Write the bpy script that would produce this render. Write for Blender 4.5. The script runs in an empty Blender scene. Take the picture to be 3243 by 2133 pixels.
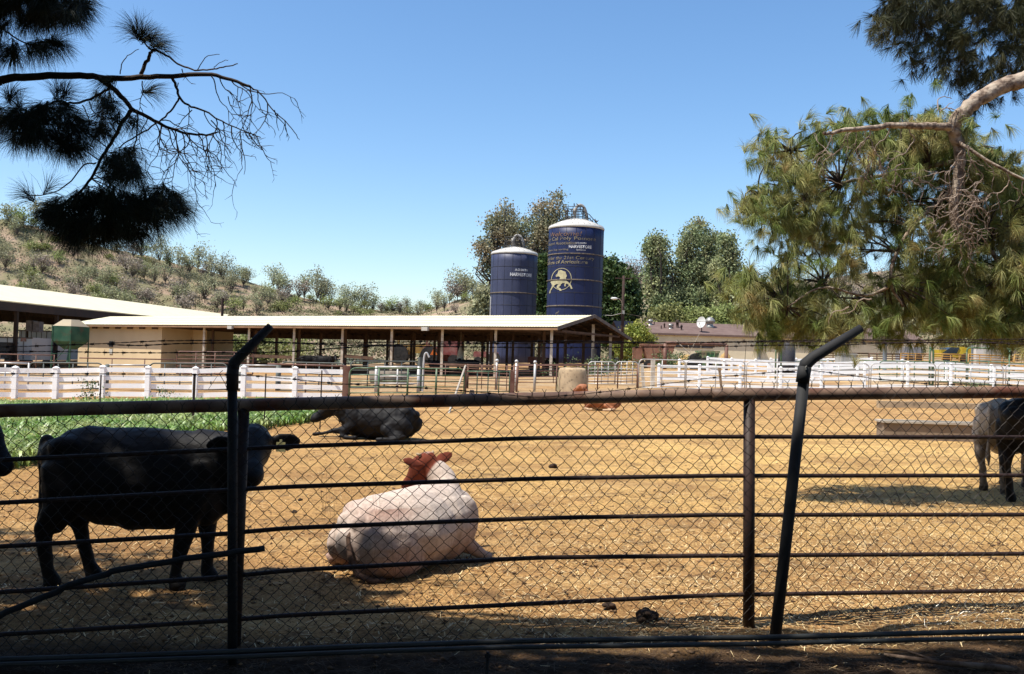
import bpy, bmesh, math, random
import numpy as np
from mathutils import Vector, Matrix
random.seed(7); rng = np.random.default_rng(7)
S = bpy.context.scene
COL = S.collection
R = math.radians

# ------------------------------------------------------------------ camera
F = 2950.0; CX, CY = 1621.5, 1066.5; ZC = 1.65
HZ = 1140.0; ROLL = R(1.7)
PITCH = math.atan((HZ - CY) / F)
fwd = Vector((0, math.cos(PITCH), math.sin(PITCH)))
u0 = Vector((0, -math.sin(PITCH), math.cos(PITCH)))
r0 = Vector((1, 0, 0))
rt = math.cos(ROLL) * r0 + math.sin(ROLL) * u0
up = -math.sin(ROLL) * r0 + math.cos(ROLL) * u0
cam = bpy.data.cameras.new('camera'); co = bpy.data.objects.new('camera', cam); COL.objects.link(co)
co.matrix_world = Matrix(((rt.x, up.x, -fwd.x, 0), (rt.y, up.y, -fwd.y, 0), (rt.z, up.z, -fwd.z, ZC), (0, 0, 0, 1)))
cam.sensor_width = 36; cam.lens = 36 * F / 3243; cam.clip_end = 3000; cam.clip_start = 0.05
S.camera = co

def W(px, py, Y):
    """world point that the photo shows at source pixel px, py when it stands Y metres ahead"""
    d = rt * ((px - CX) / F) - up * ((py - CY) / F) + fwd
    k = Y / d.y
    return Vector((d.x * k, Y, ZC + d.z * k))
def PXof(X, Y, Z):
    v = Vector((X, Y, Z - ZC)); k = v.dot(fwd)
    return CX + F * v.dot(rt) / k, CY - F * v.dot(up) / k
def Hline(px): return HZ + math.tan(ROLL) * (px - CX)

# ------------------------------------------------------------------ light
SUN_EL = R(64); sx, sy = -0.90, -0.44
n_ = math.hypot(sx, sy); sx /= n_; sy /= n_
to_sun = Vector((sx * math.cos(SUN_EL), sy * math.cos(SUN_EL), math.sin(SUN_EL)))
wd = bpy.data.worlds.new('World'); S.world = wd; wd.use_nodes = True
nt = wd.node_tree; nt.nodes.clear()
sky = nt.nodes.new('ShaderNodeTexSky'); sky.sky_type = 'NISHITA'; sky.sun_disc = False
sky.sun_elevation = SUN_EL; sky.sun_rotation = math.atan2(sx, sy)
sky.air_density = 1.0; sky.dust_density = 0.9; sky.ozone_density = 1.6; sky.altitude = 200
bg = nt.nodes.new('ShaderNodeBackground'); bg.inputs['Strength'].default_value = 0.125
wo = nt.nodes.new('ShaderNodeOutputWorld')
sat = nt.nodes.new('ShaderNodeHueSaturation'); sat.inputs['Saturation'].default_value = 1.2
nt.links.new(sky.outputs[0], sat.inputs['Color']); nt.links.new(sat.outputs[0], bg.inputs['Color']); nt.links.new(bg.outputs[0], wo.inputs['Surface'])
sl = bpy.data.lights.new('sun', 'SUN'); sl.energy = 5.0; sl.angle = R(0.53); sl.color = (1.0, 0.95, 0.86)
so = bpy.data.objects.new('sun', sl); COL.objects.link(so); so.location = (-30, -15, 60)
so.rotation_euler = to_sun.to_track_quat('Z', 'Y').to_euler()
S.view_settings.view_transform = 'Standard'; S.view_settings.look = 'None'
S.view_settings.exposure = 0.68; S.view_settings.gamma = 1.0

# ------------------------------------------------------------------ materials
MATS = {}
def mat(name, c, c2=None, rough=0.8, metal=0.0, scale=4.0, bump=0.0, bscale=None, contrast=(0.35, 0.65), detail=6,
        stretch=None, spec=0.3, rand=0.0, island=0.0, c3=None, c3scale=1.0, c3range=(0.5, 0.65), trans=0.0, leafy=False):
    if name in MATS: return MATS[name]
    if not leafy: c, c2, c3 = [None if q is None else tuple(x * .72 for x in q) for q in (c, c2, c3)]
    m = bpy.data.materials.new(name); m.use_nodes = True; MATS[name] = m
    t = m.node_tree; N = t.nodes; L = t.links
    b = N['Principled BSDF']; b.inputs['Roughness'].default_value = rough; b.inputs['Metallic'].default_value = metal
    b.inputs['Specular IOR Level'].default_value = spec
    tc = N.new('ShaderNodeTexCoord'); mp = N.new('ShaderNodeMapping'); L.new(tc.outputs['Object'], mp.inputs[0])
    if stretch: mp.inputs['Scale'].default_value = stretch
    out = None
    if c2 is not None:
        nz = N.new('ShaderNodeTexNoise'); nz.inputs['Scale'].default_value = scale; nz.inputs['Detail'].default_value = detail
        L.new(mp.outputs[0], nz.inputs['Vector'])
        mr = N.new('ShaderNodeMapRange'); mr.inputs[1].default_value = contrast[0]; mr.inputs[2].default_value = contrast[1]
        L.new(nz.outputs[0], mr.inputs[0])
        mx = N.new('ShaderNodeMix'); mx.data_type = 'RGBA'; mx.inputs[6].default_value = (*c, 1); mx.inputs[7].default_value = (*c2, 1)
        L.new(mr.outputs[0], mx.inputs[0]); out = mx.outputs[2]
    if c3 is not None:
        nz3 = N.new('ShaderNodeTexNoise'); nz3.inputs['Scale'].default_value = c3scale; nz3.inputs['Detail'].default_value = 8
        L.new(mp.outputs[0], nz3.inputs['Vector'])
        mr3 = N.new('ShaderNodeMapRange'); mr3.inputs[1].default_value = c3range[0]; mr3.inputs[2].default_value = c3range[1]
        L.new(nz3.outputs[0], mr3.inputs[0])
        mx3 = N.new('ShaderNodeMix'); mx3.data_type = 'RGBA'; mx3.inputs[7].default_value = (*c3, 1)
        if out: L.new(out, mx3.inputs[6])
        else: mx3.inputs[6].default_value = (*c, 1)
        L.new(mr3.outputs[0], mx3.inputs[0]); out = mx3.outputs[2]
    if rand or island:
        hs = N.new('ShaderNodeHueSaturation')
        if out: L.new(out, hs.inputs['Color'])
        else: hs.inputs['Color'].default_value = (*c, 1)
        src = None
        if rand:
            oi = N.new('ShaderNodeObjectInfo'); a = N.new('ShaderNodeMapRange'); a.inputs[3].default_value = 1 - rand; a.inputs[4].default_value = 1 + rand
            L.new(oi.outputs['Random'], a.inputs[0]); src = a.outputs[0]
            h = N.new('ShaderNodeMapRange'); h.inputs[3].default_value = 0.5 - rand * 0.08; h.inputs[4].default_value = 0.5 + rand * 0.08
            L.new(oi.outputs['Random'], h.inputs[0]); L.new(h.outputs[0], hs.inputs['Hue'])
        if island:
            g = N.new('ShaderNodeNewGeometry'); a2 = N.new('ShaderNodeMapRange'); a2.inputs[3].default_value = 1 - island; a2.inputs[4].default_value = 1 + island
            L.new(g.outputs['Random Per Island'], a2.inputs[0])
            if src:
                mu = N.new('ShaderNodeMath'); mu.operation = 'MULTIPLY'; L.new(src, mu.inputs[0]); L.new(a2.outputs[0], mu.inputs[1]); src = mu.outputs[0]
            else: src = a2.outputs[0]
        L.new(src, hs.inputs['Value']); out = hs.outputs[0]
    if out: L.new(out, b.inputs['Base Color'])
    else: b.inputs['Base Color'].default_value = (*c, 1)
    if bump:
        nb = N.new('ShaderNodeTexNoise'); nb.inputs['Scale'].default_value = bscale or scale * 4; nb.inputs['Detail'].default_value = 8
        L.new(mp.outputs[0], nb.inputs['Vector'])
        bp = N.new('ShaderNodeBump'); bp.inputs['Strength'].default_value = 0.6; bp.inputs['Distance'].default_value = bump
        L.new(nb.outputs[0], bp.inputs['Height']); L.new(bp.outputs[0], b.inputs['Normal'])
    if trans:
        tl = N.new('ShaderNodeBsdfTranslucent'); ms = N.new('ShaderNodeMixShader'); ms.inputs[0].default_value = trans
        if out: L.new(out, tl.inputs[0])
        else: tl.inputs[0].default_value = (*c, 1)
        L.new(b.outputs[0], ms.inputs[1]); L.new(tl.outputs[0], ms.inputs[2])
        L.new(ms.outputs[0], N['Material Output'].inputs['Surface'])
    return m

# ------------------------------------------------------------------ mesh helpers
class MB:
    def __init__(s): s.v = []; s.f = []
    def add(s, vs, fs):
        o = len(s.v); s.v += [tuple(v) for v in vs]; s.f += [tuple(i + o for i in f) for f in fs]
    def hexa(s, c8): s.add(c8, [(0, 3, 2, 1), (4, 5, 6, 7), (0, 1, 5, 4), (1, 2, 6, 5), (2, 3, 7, 6), (3, 0, 4, 7)])
    def box(s, c, d, ax=None):
        c = Vector(c); ax = ax or (Vector((1, 0, 0)), Vector((0, 1, 0)), Vector((0, 0, 1)))
        h = [a * (k / 2) for a, k in zip(ax, d)]
        s.hexa([c - h[0] - h[1] - h[2], c + h[0] - h[1] - h[2], c + h[0] + h[1] - h[2], c - h[0] + h[1] - h[2],
                c - h[0] - h[1] + h[2], c + h[0] - h[1] + h[2], c + h[0] + h[1] + h[2], c - h[0] + h[1] + h[2]])
    def beam(s, a, b, w, h=None, upv=Vector((0, 0, 1))):
        a = Vector(a); b = Vector(b); h = h or w; t = (b - a); ln = t.length
        if ln < 1e-6: return
        t.normalize(); sd = t.cross(upv)
        if sd.length < 1e-3: sd = t.cross(Vector((0, 1, 0)))
        sd.normalize(); u = sd.cross(t)
        s.box((a + b) / 2, (ln, w, h), (t, sd, u))
    def tube(s, pts, rad, n=8, caps=True):
        pts = [Vector(p) for p in pts]; k = len(pts)
        if not hasattr(rad, '__len__'): rad = [rad] * k
        elif isinstance(rad, tuple): rad = [rad[0] + (rad[1] - rad[0]) * i / (k - 1) for i in range(k)]
        ref = None; vs = []; fs = []
        for i, p in enumerate(pts):
            t = (pts[min(i + 1, k - 1)] - pts[max(i - 1, 0)])
            if t.length < 1e-9: t = Vector((0, 0, 1))
            t.normalize()
            if ref is None:
                ref = t.cross(Vector((0, 0, 1)))
                if ref.length < 0.05: ref = t.cross(Vector((0, 1, 0)))
            ref = (ref - t * ref.dot(t)).normalized(); q = t.cross(ref)
            for j in range(n):
                a = 2 * math.pi * j / n
                vs.append(p + (ref * math.cos(a) + q * math.sin(a)) * rad[i])
        for i in range(k - 1):
            for j in range(n):
                fs.append((i * n + j, i * n + (j + 1) % n, (i + 1) * n + (j + 1) % n, (i + 1) * n + j))
        if caps: fs.append(tuple(range(n - 1, -1, -1))); fs.append(tuple(range((k - 1) * n, k * n)))
        s.add(vs, fs)
    def loft(s, secs, n=18, upv=Vector((0, 0, 1)), close=True):
        """secs: (x,y,z, half width, half height): closed organic tube with rounded ends"""
        P = [Vector(q[:3]) for q in secs]; rw = [q[3] for q in secs]; rh = [q[4] for q in secs]
        if close:
            t0 = (P[0] - P[1]).normalized(); t1 = (P[-1] - P[-2]).normalized()
            e0 = min(rw[0], rh[0]); e1 = min(rw[-1], rh[-1])
            P = [P[0] + t0 * e0 * 0.75, P[0] + t0 * e0 * 0.5] + P + [P[-1] + t1 * e1 * 0.5, P[-1] + t1 * e1 * 0.75]
            rw = [rw[0] * .3, rw[0] * .75] + rw + [rw[-1] * .75, rw[-1] * .3]; rh = [rh[0] * .3, rh[0] * .75] + rh + [rh[-1] * .75, rh[-1] * .3]
        k = len(P); vs = []; fs = []
        for i, p in enumerate(P):
            t = (P[min(i + 1, k - 1)] - P[max(i - 1, 0)]).normalized()
            sd = t.cross(upv)
            if sd.length < 0.15: sd = Vector((0, -1, 0))
            sd.normalize(); u = sd.cross(t)
            for j in range(n):
                a = 2 * math.pi * j / n
                vs.append(p + sd * math.cos(a) * rw[i] + u * math.sin(a) * rh[i])
        for i in range(k - 1):
            for j in range(n):
                fs.append((i * n + j, i * n + (j + 1) % n, (i + 1) * n + (j + 1) % n, (i + 1) * n + j))
        fs.append(tuple(range(n - 1, -1, -1))); fs.append(tuple(range((k - 1) * n, k * n)))
        s.add(vs, fs)
    def ball(s, c, r, n=12, m=8):
        if not hasattr(r, '__len__'): r = (r, r, r)
        vs = [(c[0], c[1], c[2] - r[2])]; fs = []
        for i in range(1, m):
            th = math.pi * i / m
            for j in range(n):
                a = 2 * math.pi * j / n
                vs.append((c[0] + r[0] * math.sin(th) * math.cos(a), c[1] + r[1] * math.sin(th) * math.sin(a), c[2] - r[2] * math.cos(th)))
        vs.append((c[0], c[1], c[2] + r[2])); T = len(vs) - 1
        for j in range(n):
            fs.append((0, 1 + (j + 1) % n, 1 + j)); fs.append((T, 1 + (m - 2) * n + j, 1 + (m - 2) * n + (j + 1) % n))
        for i in range(m - 2):
            for j in range(n):
                a = 1 + i * n + j; b2 = 1 + i * n + (j + 1) % n
                fs.append((a, b2, b2 + n, a + n))
        s.add(vs, fs)
    def lathe(s, c, prof, n=24, ax=None):
        """prof: (radius, height) pairs"""
        c = Vector(c); vs = []; fs = []
        for r_, z in prof:
            for j in range(n):
                a = 2 * math.pi * j / n; vs.append(c + Vector((r_ * math.cos(a), r_ * math.sin(a), z)))
        for i in range(len(prof) - 1):
            for j in range(n): fs.append((i * n + j, i * n + (j + 1) % n, (i + 1) * n + (j + 1) % n, (i + 1) * n + j))
        fs.append(tuple(range(n - 1, -1, -1))); fs.append(tuple(range((len(prof) - 1) * n, len(prof) * n)))
        s.add(vs, fs)
    def obj(s, name, m, parent=None, smooth=False):
        me = bpy.data.meshes.new(name); org = Vector((0, 0, 0))
        if parent is not None: org = Vector(parent.get('_o', (0, 0, 0)))
        vs = [(a[0] - org[0], a[1] - org[1], a[2] - org[2]) for a in s.v]
        me.from_pydata(vs, [], s.f); me.update()
        if smooth: me.polygons.foreach_set('use_smooth', [True] * len(me.polygons))
        if m: me.materials.append(m)
        o = bpy.data.objects.new(name, me); COL.objects.link(o)
        if parent is not None: o.parent = parent; o['_o'] = tuple(org)
        return o

def npmesh(name, V, Q, m, parent=None, smooth=False, origin=True):
    me = bpy.data.meshes.new(name); V = np.asarray(V, dtype=np.float32); Q = np.asarray(Q, dtype=np.int32)
    if parent is not None and origin: V = V - np.array(parent.get('_o', (0, 0, 0)), dtype=np.float32)
    nv, nf, k = len(V), len(Q), Q.shape[1]
    me.vertices.add(nv); me.vertices.foreach_set('co', V.ravel())
    me.loops.add(nf * k); me.loops.foreach_set('vertex_index', Q.ravel())
    me.polygons.add(nf); me.polygons.foreach_set('loop_start', np.arange(0, nf * k, k, dtype=np.int32))
    if smooth: me.polygons.foreach_set('use_smooth', np.ones(nf, dtype=bool))
    me.update(calc_edges=True); me.validate()
    if m: me.materials.append(m)
    o = bpy.data.objects.new(name, me); COL.objects.link(o)
    if parent is not None: o.parent = parent
    return o

def thing(name, label, cat, loc=(0, 0, 0), group=None):
    o = bpy.data.objects.new(name, None); COL.objects.link(o); o.location = loc; o['_o'] = tuple(loc)
    o.empty_display_size = 0.1
    tag(o, label, cat, group); return o
def tag(o, label, cat, group=None, kind=None):
    o['label'] = label; o['category'] = cat
    if group: o['group'] = group
    if kind: o['kind'] = kind
    return o
def struct(o, label=None):
    o['kind'] = 'structure'
    if label: o['label'] = label
    return o
def copy_tree(o, loc, label=None, rotz=None, scale=None):
    c = o.copy(); COL.objects.link(c); c.location = loc
    if rotz is not None: c.rotation_euler = (0, 0, rotz)
    if scale is not None: c.scale = scale if hasattr(scale, '__len__') else (scale,) * 3
    if label: c['label'] = label
    for ch in list(o.children):
        d = ch.copy(); COL.objects.link(d); d.parent = c
        for g in list(ch.children):
            e = g.copy(); COL.objects.link(e); e.parent = d
    return c

# ------------------------------------------------------------------ terrain
CT = []
def ct(px, py, Y):
    p = W(px, py, Y); CT.append((p.x, p.y, p.z))
for a in [(0, 2050, 5.35), (740, 2046, 5.5), (2370, 1985, 5.87), (3243, 1945, 6.08), (430, 1856, 6.9), (1250, 1818, 7.0),
          (1190, 1385, 19), (1905, 1297, 31), (3090, 1565, 12.6), (3200, 1602, 11.5), (2795, 1388, 22.5),
          (45, 1262, 33), (470, 1262, 33), (930, 1262, 33.5), (1815, 1244, 45), (1100, 1254, 36), (1623, 1247, 40),
          (2020, 1228, 47), (2500, 1240, 48), (3180, 1250, 48), (1870, 1205, 72), (1500, 1195, 78), (1000, 1186, 84), (245, 1165, 104), (40, 1165, 110), (600, 1172, 95),
          (2200, 1137, 98), (2600, 1140, 98), (3100, 1140, 95), (1960, 1150, 88), (1820, 1150, 104), (1400, 1150, 112), (900, 1152, 118),
          (2100, 1160, 68), (2900, 1180, 66)]: ct(*a)
CT += [(-3.5, 4.2, -.08), (0, 4.2, -.01), (3.5, 4.2, .06), (-3, 0, -.06), (3, 0, .03), (0, -8, 0)]
CT = np.array(CT)
def _key(X, Y):
    Yc = np.maximum(Y, 0) + 3.0
    return X / Yc * 1.6, np.log(Yc) * 1.2
ck = np.stack(_key(CT[:, 0], CT[:, 1]), 1)
def _ph(x, y, s, k): return np.sin(x * s + 1.3 * k + 2 * np.sin(y * s * .7 + k)) * np.cos(y * s * 1.1 + 0.7 * k + 1.5 * np.sin(x * s * .6 + 2 * k))
def terr(X, Y, fine=True):
    X = np.asarray(X, float); Y = np.asarray(Y, float)
    a, b = _key(X, Y); sh = a.shape; a = a.ravel(); b = b.ravel()
    out = np.zeros(len(a))
    for i in range(0, len(a), 20000):
        d2 = (a[i:i + 20000, None] - ck[None, :, 0]) ** 2 + (b[i:i + 20000, None] - ck[None, :, 1]) ** 2
        w = 1 / (d2 + 0.004) ** 1.6
        out[i:i + 20000] = (w * CT[None, :, 2]).sum(1) / w.sum(1)
    out = out.reshape(sh)
    if fine:
        near = np.clip((16 - Y) / 8, 0, 1) * np.clip(Y / 3, 0, 1)
        out = out + near * (.012 * _ph(X, Y, 2.3, 1) + .009 * _ph(X, Y, 5.9, 2) + .008 * _ph(X, Y, 13.7, 3) + .006 * _ph(X, Y, 31., 4))
        far = np.clip((Y - 14) / 20, 0, 1) * np.clip((80 - Y) / 30, 0, 1)
        out = out + far * .03 * _ph(X, Y, 1.1, 5)
    return out
def tz(x, y): return float(terr(np.array([x]), np.array([y]), False)[0])
def G(px, Y):
    """ground point under pixel column px at distance Y"""
    py = Hline(px) + 50
    for _ in range(4):
        p = W(px, py, Y); z = tz(p.x, p.y); py += (p.z - z) / Y * F
    p = W(px, py, Y); p.z = tz(p.x, p.y); return p

def spaced(segs):
    out = []
    for a, b, st in segs: out += list(np.arange(a, b, st))
    return np.array(out)
gx = np.unique(np.round(np.concatenate([-np.geomspace(9, 700, 40)[::-1], spaced([(-9, -4, .25), (-4, 5, .055), (5, 9, .25)]), np.geomspace(9, 700, 40)]), 4))
gy = np.unique(np.round(np.concatenate([spaced([(-60, -5, 5), (-5, 4, .5), (4, 13, .055), (13, 30, .3), (30, 60, .8), (60, 140, 2.5)]), np.geomspace(140, 1500, 14)]), 4))
GX, GY = np.meshgrid(gx, gy); GZ = terr(GX, GY)
nx, ny = len(gx), len(gy)
idx = np.arange(nx * ny).reshape(ny, nx)
Q = np.stack([idx[:-1, :-1], idx[:-1, 1:], idx[1:, 1:], idx[1:, :-1]], -1).reshape(-1, 4)

def ground_mat():
    m = bpy.data.materials.new('ground_dirt'); m.use_nodes = True; t = m.node_tree; N = t.nodes; L = t.links
    b = N['Principled BSDF']; b.inputs['Roughness'].default_value = .95; b.inputs['Specular IOR Level'].default_value = .1
    g = N.new('ShaderNodeNewGeometry')
    def noise(sc, det=8, vec=None, st=None):
        n = N.new('ShaderNodeTexNoise'); n.inputs['Scale'].default_value = sc; n.inputs['Detail'].default_value = det; n.inputs['Roughness'].default_value = .62
        if st:
            mp = N.new('ShaderNodeMapping'); mp.inputs['Scale'].default_value = st; L.new(g.outputs['Position'], mp.inputs[0]); L.new(mp.outputs[0], n.inputs['Vector'])
        else: L.new(g.outputs['Position'], n.inputs['Vector'])
        return n.outputs[0]
    def rng_(x, a, b2, c=0., d=1.):
        r = N.new('ShaderNodeMapRange'); r.inputs[1].default_value = a; r.inputs[2].default_value = b2; r.inputs[3].default_value = c; r.inputs[4].default_value = d
        L.new(x, r.inputs[0]); return r.outputs[0]
    def mix(f, a, b2):
        x = N.new('ShaderNodeMix'); x.data_type = 'RGBA'; L.new(f, x.inputs[0])
        for s_, v in ((6, a), (7, b2)):
            if isinstance(v, tuple): x.inputs[s_].default_value = (*v, 1)
            else: L.new(v, x.inputs[s_])
        return x.outputs[2]
    def mul(a, b2):
        x = N.new('ShaderNodeMath'); x.operation = 'MULTIPLY'; L.new(a, x.inputs[0])
        if isinstance(b2, float): x.inputs[1].default_value = b2
        else: L.new(b2, x.inputs[1])
        return x.outputs[0]
    c = mix(rng_(noise(1.1), .35, .65), (.36, .192, .076), (.52, .295, .115))
    c = mix(rng_(noise(14.), .45, .62), c, (.30, .165, .062))
    # straw: fine stretched flecks, more of it towards the right-hand side of the pen
    sep = N.new('ShaderNodeSeparateXYZ'); L.new(g.outputs['Position'], sep.inputs[0])
    s1 = rng_(noise(60., 4, st=(1, .35, 1)), .56, .66); s2 = rng_(noise(60., 4, st=(.35, 1, 1)), .57, .66)
    mxx = N.new('ShaderNodeMath'); mxx.operation = 'MAXIMUM'; L.new(s1, mxx.inputs[0]); L.new(s2, mxx.inputs[1])
    fr = N.new('ShaderNodeMath'); fr.operation = 'DIVIDE'; L.new(sep.outputs[0], fr.inputs[0]); L.new(sep.outputs[1], fr.inputs[1])
    side = rng_(fr.outputs[0], -.25, .30, .30, 1.)
    c = mix(mul(mul(mxx.outputs[0], side), rng_(noise(.5, 3), .3, .6, .4, 1.)), c, (.88, .62, .26))
    strawband = mul(rng_(sep.outputs[1], 7., 13.), rng_(sep.outputs[1], 30., 20.))
    c = mix(mul(mul(strawband, side), rng_(noise(.8, 6), .3, .6, .2, .75)), c, (.74, .48, .17))
    # manure crumbs and dark damp patches
    c = mix(mul(rng_(noise(45., 6), .52, .64), .6), c, (.075, .042, .020))
    c = mix(mul(rng_(noise(11., 10), .56, .66), .8), c, (.06, .034, .018))
    c = mix(mul(rng_(noise(2.4, 10), .54, .66), .7), c, (.10, .06, .034))
    # greyer dusty lane past the pen
    lane = mul(rng_(sep.outputs[1], 36., 42.), rng_(sep.outputs[1], 80., 60.))
    c = mix(mul(lane, rng_(noise(.25, 5), .35, .6, .1, .8)), c, (.36, .27, .17))
    far = rng_(sep.outputs[1], 80., 110.)
    c = mix(far, c, mix(rng_(noise(.4, 6), .4, .6), (.31, .215, .135), (.24, .175, .10)))
    # trodden darker belts and pale dusty drifts
    c = mix(mul(rng_(noise(.45, 7), .48, .64), .7), c, (.25, .135, .055))
    c = mix(mul(rng_(noise(.7, 5, st=(.5, 1.6, 1)), .55, .70), .5), c, (.62, .41, .18))
    # litter-rich soil outside the fence, colour deepened further for the pine's shade
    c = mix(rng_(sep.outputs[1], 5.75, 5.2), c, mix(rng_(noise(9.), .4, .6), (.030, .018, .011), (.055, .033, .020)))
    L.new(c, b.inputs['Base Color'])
    bp = N.new('ShaderNodeBump'); bp.inputs['Strength'].default_value = 1.0; bp.inputs['Distance'].default_value = .055
    ad = N.new('ShaderNodeMath'); ad.operation = 'ADD'; L.new(noise(30., 12), ad.inputs[0]); L.new(mul(noise(5., 6), 1.4), ad.inputs[1])
    L.new(ad.outputs[0], bp.inputs['Height']); L.new(bp.outputs[0], b.inputs['Normal'])
    return m
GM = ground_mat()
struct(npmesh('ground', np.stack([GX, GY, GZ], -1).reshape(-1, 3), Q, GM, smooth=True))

# ------------------------------------------------------------------ hills
SKY = [(-900, 560), (-400, 610), (0, 705), (140, 728), (270, 770), (480, 812), (600, 838), (700, 872), (820, 908), (950, 945), (1090, 968), (1190, 980), (1310, 985),
       (1400, 960), (1500, 935), (1600, 925), (1800, 915), (1950, 885), (2050, 850), (2200, 880), (2400, 900), (2600, 880), (2900, 850), (3243, 820), (3700, 790), (4300, 800)]
SX = np.array([a for a, _ in SKY]); SYv = np.array([b for _, b in SKY])
def ridge(px):
    Yr = np.interp(px, [-900, 0, 900, 1300, 1700, 2400, 4300], [205, 210, 235, 262, 235, 240, 235])
    py = np.interp(px, SX, SYv); zr = ZC + (HZ + math.tan(ROLL) * (px - CX) - py) / F * Yr
    return Yr, zr
def hillz(X, Y, fine=True):
    px = CX + X / Y * F; Yr, zr = ridge(px)
    Yf = np.interp(px, [-900, 600, 1000, 1400, 2000, 2600, 4300], [152, 152, 125, 116, 118, 128, 130])
    t = (Y - Yf) / (Yr - Yf); base = 0.2 + 1.6 * np.clip((px - 900) / 1600, 0, 1)
    tt = np.clip(t, 0, 1); pr = tt ** 1.15 * (1 - .12 * np.sin(tt * math.pi))
    z = base + (zr - base) * pr
    z = np.where(t > 1, zr - (t - 1) * 18, z)
    z = np.where(t < 0, base - 2.5 * np.clip(-t * 8, 0, 1), z)
    if fine: z = z + np.clip(t * 3, 0, 1) * np.clip((1.12 - t) * 6, .25, 1) * (1.1 * _ph(X, Y, .045, 1) + .55 * _ph(X, Y, .12, 2) + .25 * _ph(X, Y, .3, 3))
    return z
hp = np.linspace(-1100, 4400, 260); ht = np.linspace(105, 330, 110)
HP, HY = np.meshgrid(hp, ht); HX = (HP - CX) / F * HY
HZ_ = hillz(HX, HY)
i2 = np.arange(HP.size).reshape(HP.shape)
Q2 = np.stack([i2[:-1, :-1], i2[:-1, 1:], i2[1:, 1:], i2[1:, :-1]], -1).reshape(-1, 4)
HM = mat('hill_dirt', (.33, .235, .165), (.42, .31, .225), rough=.95, scale=.12, bump=.5, bscale=.8, c3=(.23, .21, .12), c3scale=.2, c3range=(.40, .58), spec=.05)
struct(npmesh('hills', np.stack([HX, HY, HZ_], -1).reshape(-1, 3), Q2, HM, smooth=True))

# ------------------------------------------------------------------ near pipe fence
M_pipe = mat('rusty_pipe', (.12, .065, .045), (.30, .20, .14), rough=.55, scale=5, contrast=(.35, .6), bump=.002, bscale=90, c3=(.15, .055, .03), c3scale=3, c3range=(.5, .62))
M_rust = mat('rusty_rod', (.022, .011, .009), (.042, .020, .015), rough=.6, scale=9, bump=.001, bscale=120)
M_galv = mat('weathered_steel', (.016, .017, .019), (.028, .028, .030), rough=.75, metal=.0, scale=8, bump=.001, bscale=100)
M_wire = mat('fence_wire', (.016, .013, .011), (.03, .02, .015), rough=.6, metal=.1, scale=6)
M_wire_rust = mat('barbed_wire_rust', (.022, .013, .010), (.045, .024, .016), rough=.6, scale=6)
M_silverwire = mat('bright_wire', (.42, .41, .38), (.25, .24, .22), rough=.4, metal=.5, scale=10)
def Yp(px): return 737.5 / (138 - .0052 * px)
def Yl(px): return Yp(px) - .36
def curve_pts(ctrl, fY, step=40, off=0.0):
    xs = np.array([c[0] for c in ctrl], float); ys = np.array([c[1] for c in ctrl], float)
    q = np.unique(np.concatenate([np.arange(xs[0], xs[-1], step), xs]))
    # smooth the polyline a little
    yy = np.interp(q, xs, ys)
    for _ in range(3): yy[1:-1] = (yy[:-2] + 2 * yy[1:-1] + yy[2:]) / 4
    return [W(x, y, fY(x) + off) for x, y in zip(q, yy)]
pf = thing('pipe_fence', 'near rusty pipe fence with one thick top rail and five thin rails', 'fence', (0, 5.75, 0))
TOP = [(-900, 1330), (0, 1300), (722, 1283), (900, 1279), (1600, 1264), (2250, 1249), (2500, 1248), (3243, 1241), (4200, 1238)]
RA = [(-900, 1508), (0, 1456), (722, 1423), (900, 1414), (1700, 1386), (2250, 1382), (3243, 1384), (4200, 1386)]
RB = [(-900, 1642), (0, 1592), (722, 1552), (900, 1541), (1700, 1515), (2250, 1506), (3243, 1505), (4200, 1504)]
RC = [(-900, 1780), (0, 1730), (722, 1689), (900, 1672), (1700, 1640), (2250, 1630), (3243, 1629), (4200, 1626)]
RD = [(-900, 1932), (0, 1875), (722, 1826), (900, 1806), (1700, 1765), (2250, 1759), (3243, 1753), (4200, 1748)]
RE = [(-900, 2070), (0, 2009), (722, 1964), (900, 1948), (1500, 1920), (2250, 1884), (3243, 1869), (4200, 1860)]
m = MB(); m.tube(curve_pts(TOP, Yp), .0385, 20); m.obj('top_rail', M_pipe, pf, True)
for r_ in (RA, RB, RC, RD, RE):
    m = MB(); m.tube(curve_pts(r_, Yp), .0135, 10); m.obj('rail', M_rust, pf, True)
for (xt, yt, xb, yb, w) in ((772, 1290, 742, 2052, .068), (2373, 1256, 2371, 1990, .072)):
    m = MB(); a = W(xt, yt, Yp(xt) + .0); b_ = W(xb, yb + 40, Yp(xb) + .0)
    m.tube([a, b_], w / 2, 18)
    m.obj('post', M_rust, pf, True)
for (x0, x1) in ((1290, 1420),):   # a welded sleeve on the top rail
    pass
m = MB(); pts = curve_pts([(2250, 1250), (2452, 1248.5)], Yp); m.tube(pts, .0425, 18); m.obj('sleeve', M_pipe, pf, True)

# ------------------------------------------------------------------ chain link fence with barbed wire arms
cf = thing('chain_link_fence', 'chain link fence on two dark posts with bent arms carrying barbed wire', 'fence', (0, 5.3, 0))
def vec_cyl(m, path, r, n=16): m.tube(path, r, n)
# left post
m = MB(); m.tube([W(736, 2100, 5.17), W(736, 1600, 5.17), W(736, 1160, 5.17)], .0265, 18); pl = m.obj('post', M_galv, cf, True)
m = MB(); m.tube([W(736, 1236, 5.165), W(737, 1180, 5.165), W(739, 1158, 5.165)], .0325, 18)
m.tube([W(739, 1166, 5.165), W(741, 1150, 5.165), W(760, 1128, 5.165), W(857, 1032, 5.15)], [.0325, .033, .029, .0215], 14); arml = m.obj('arm', M_galv, pl, True)
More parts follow.
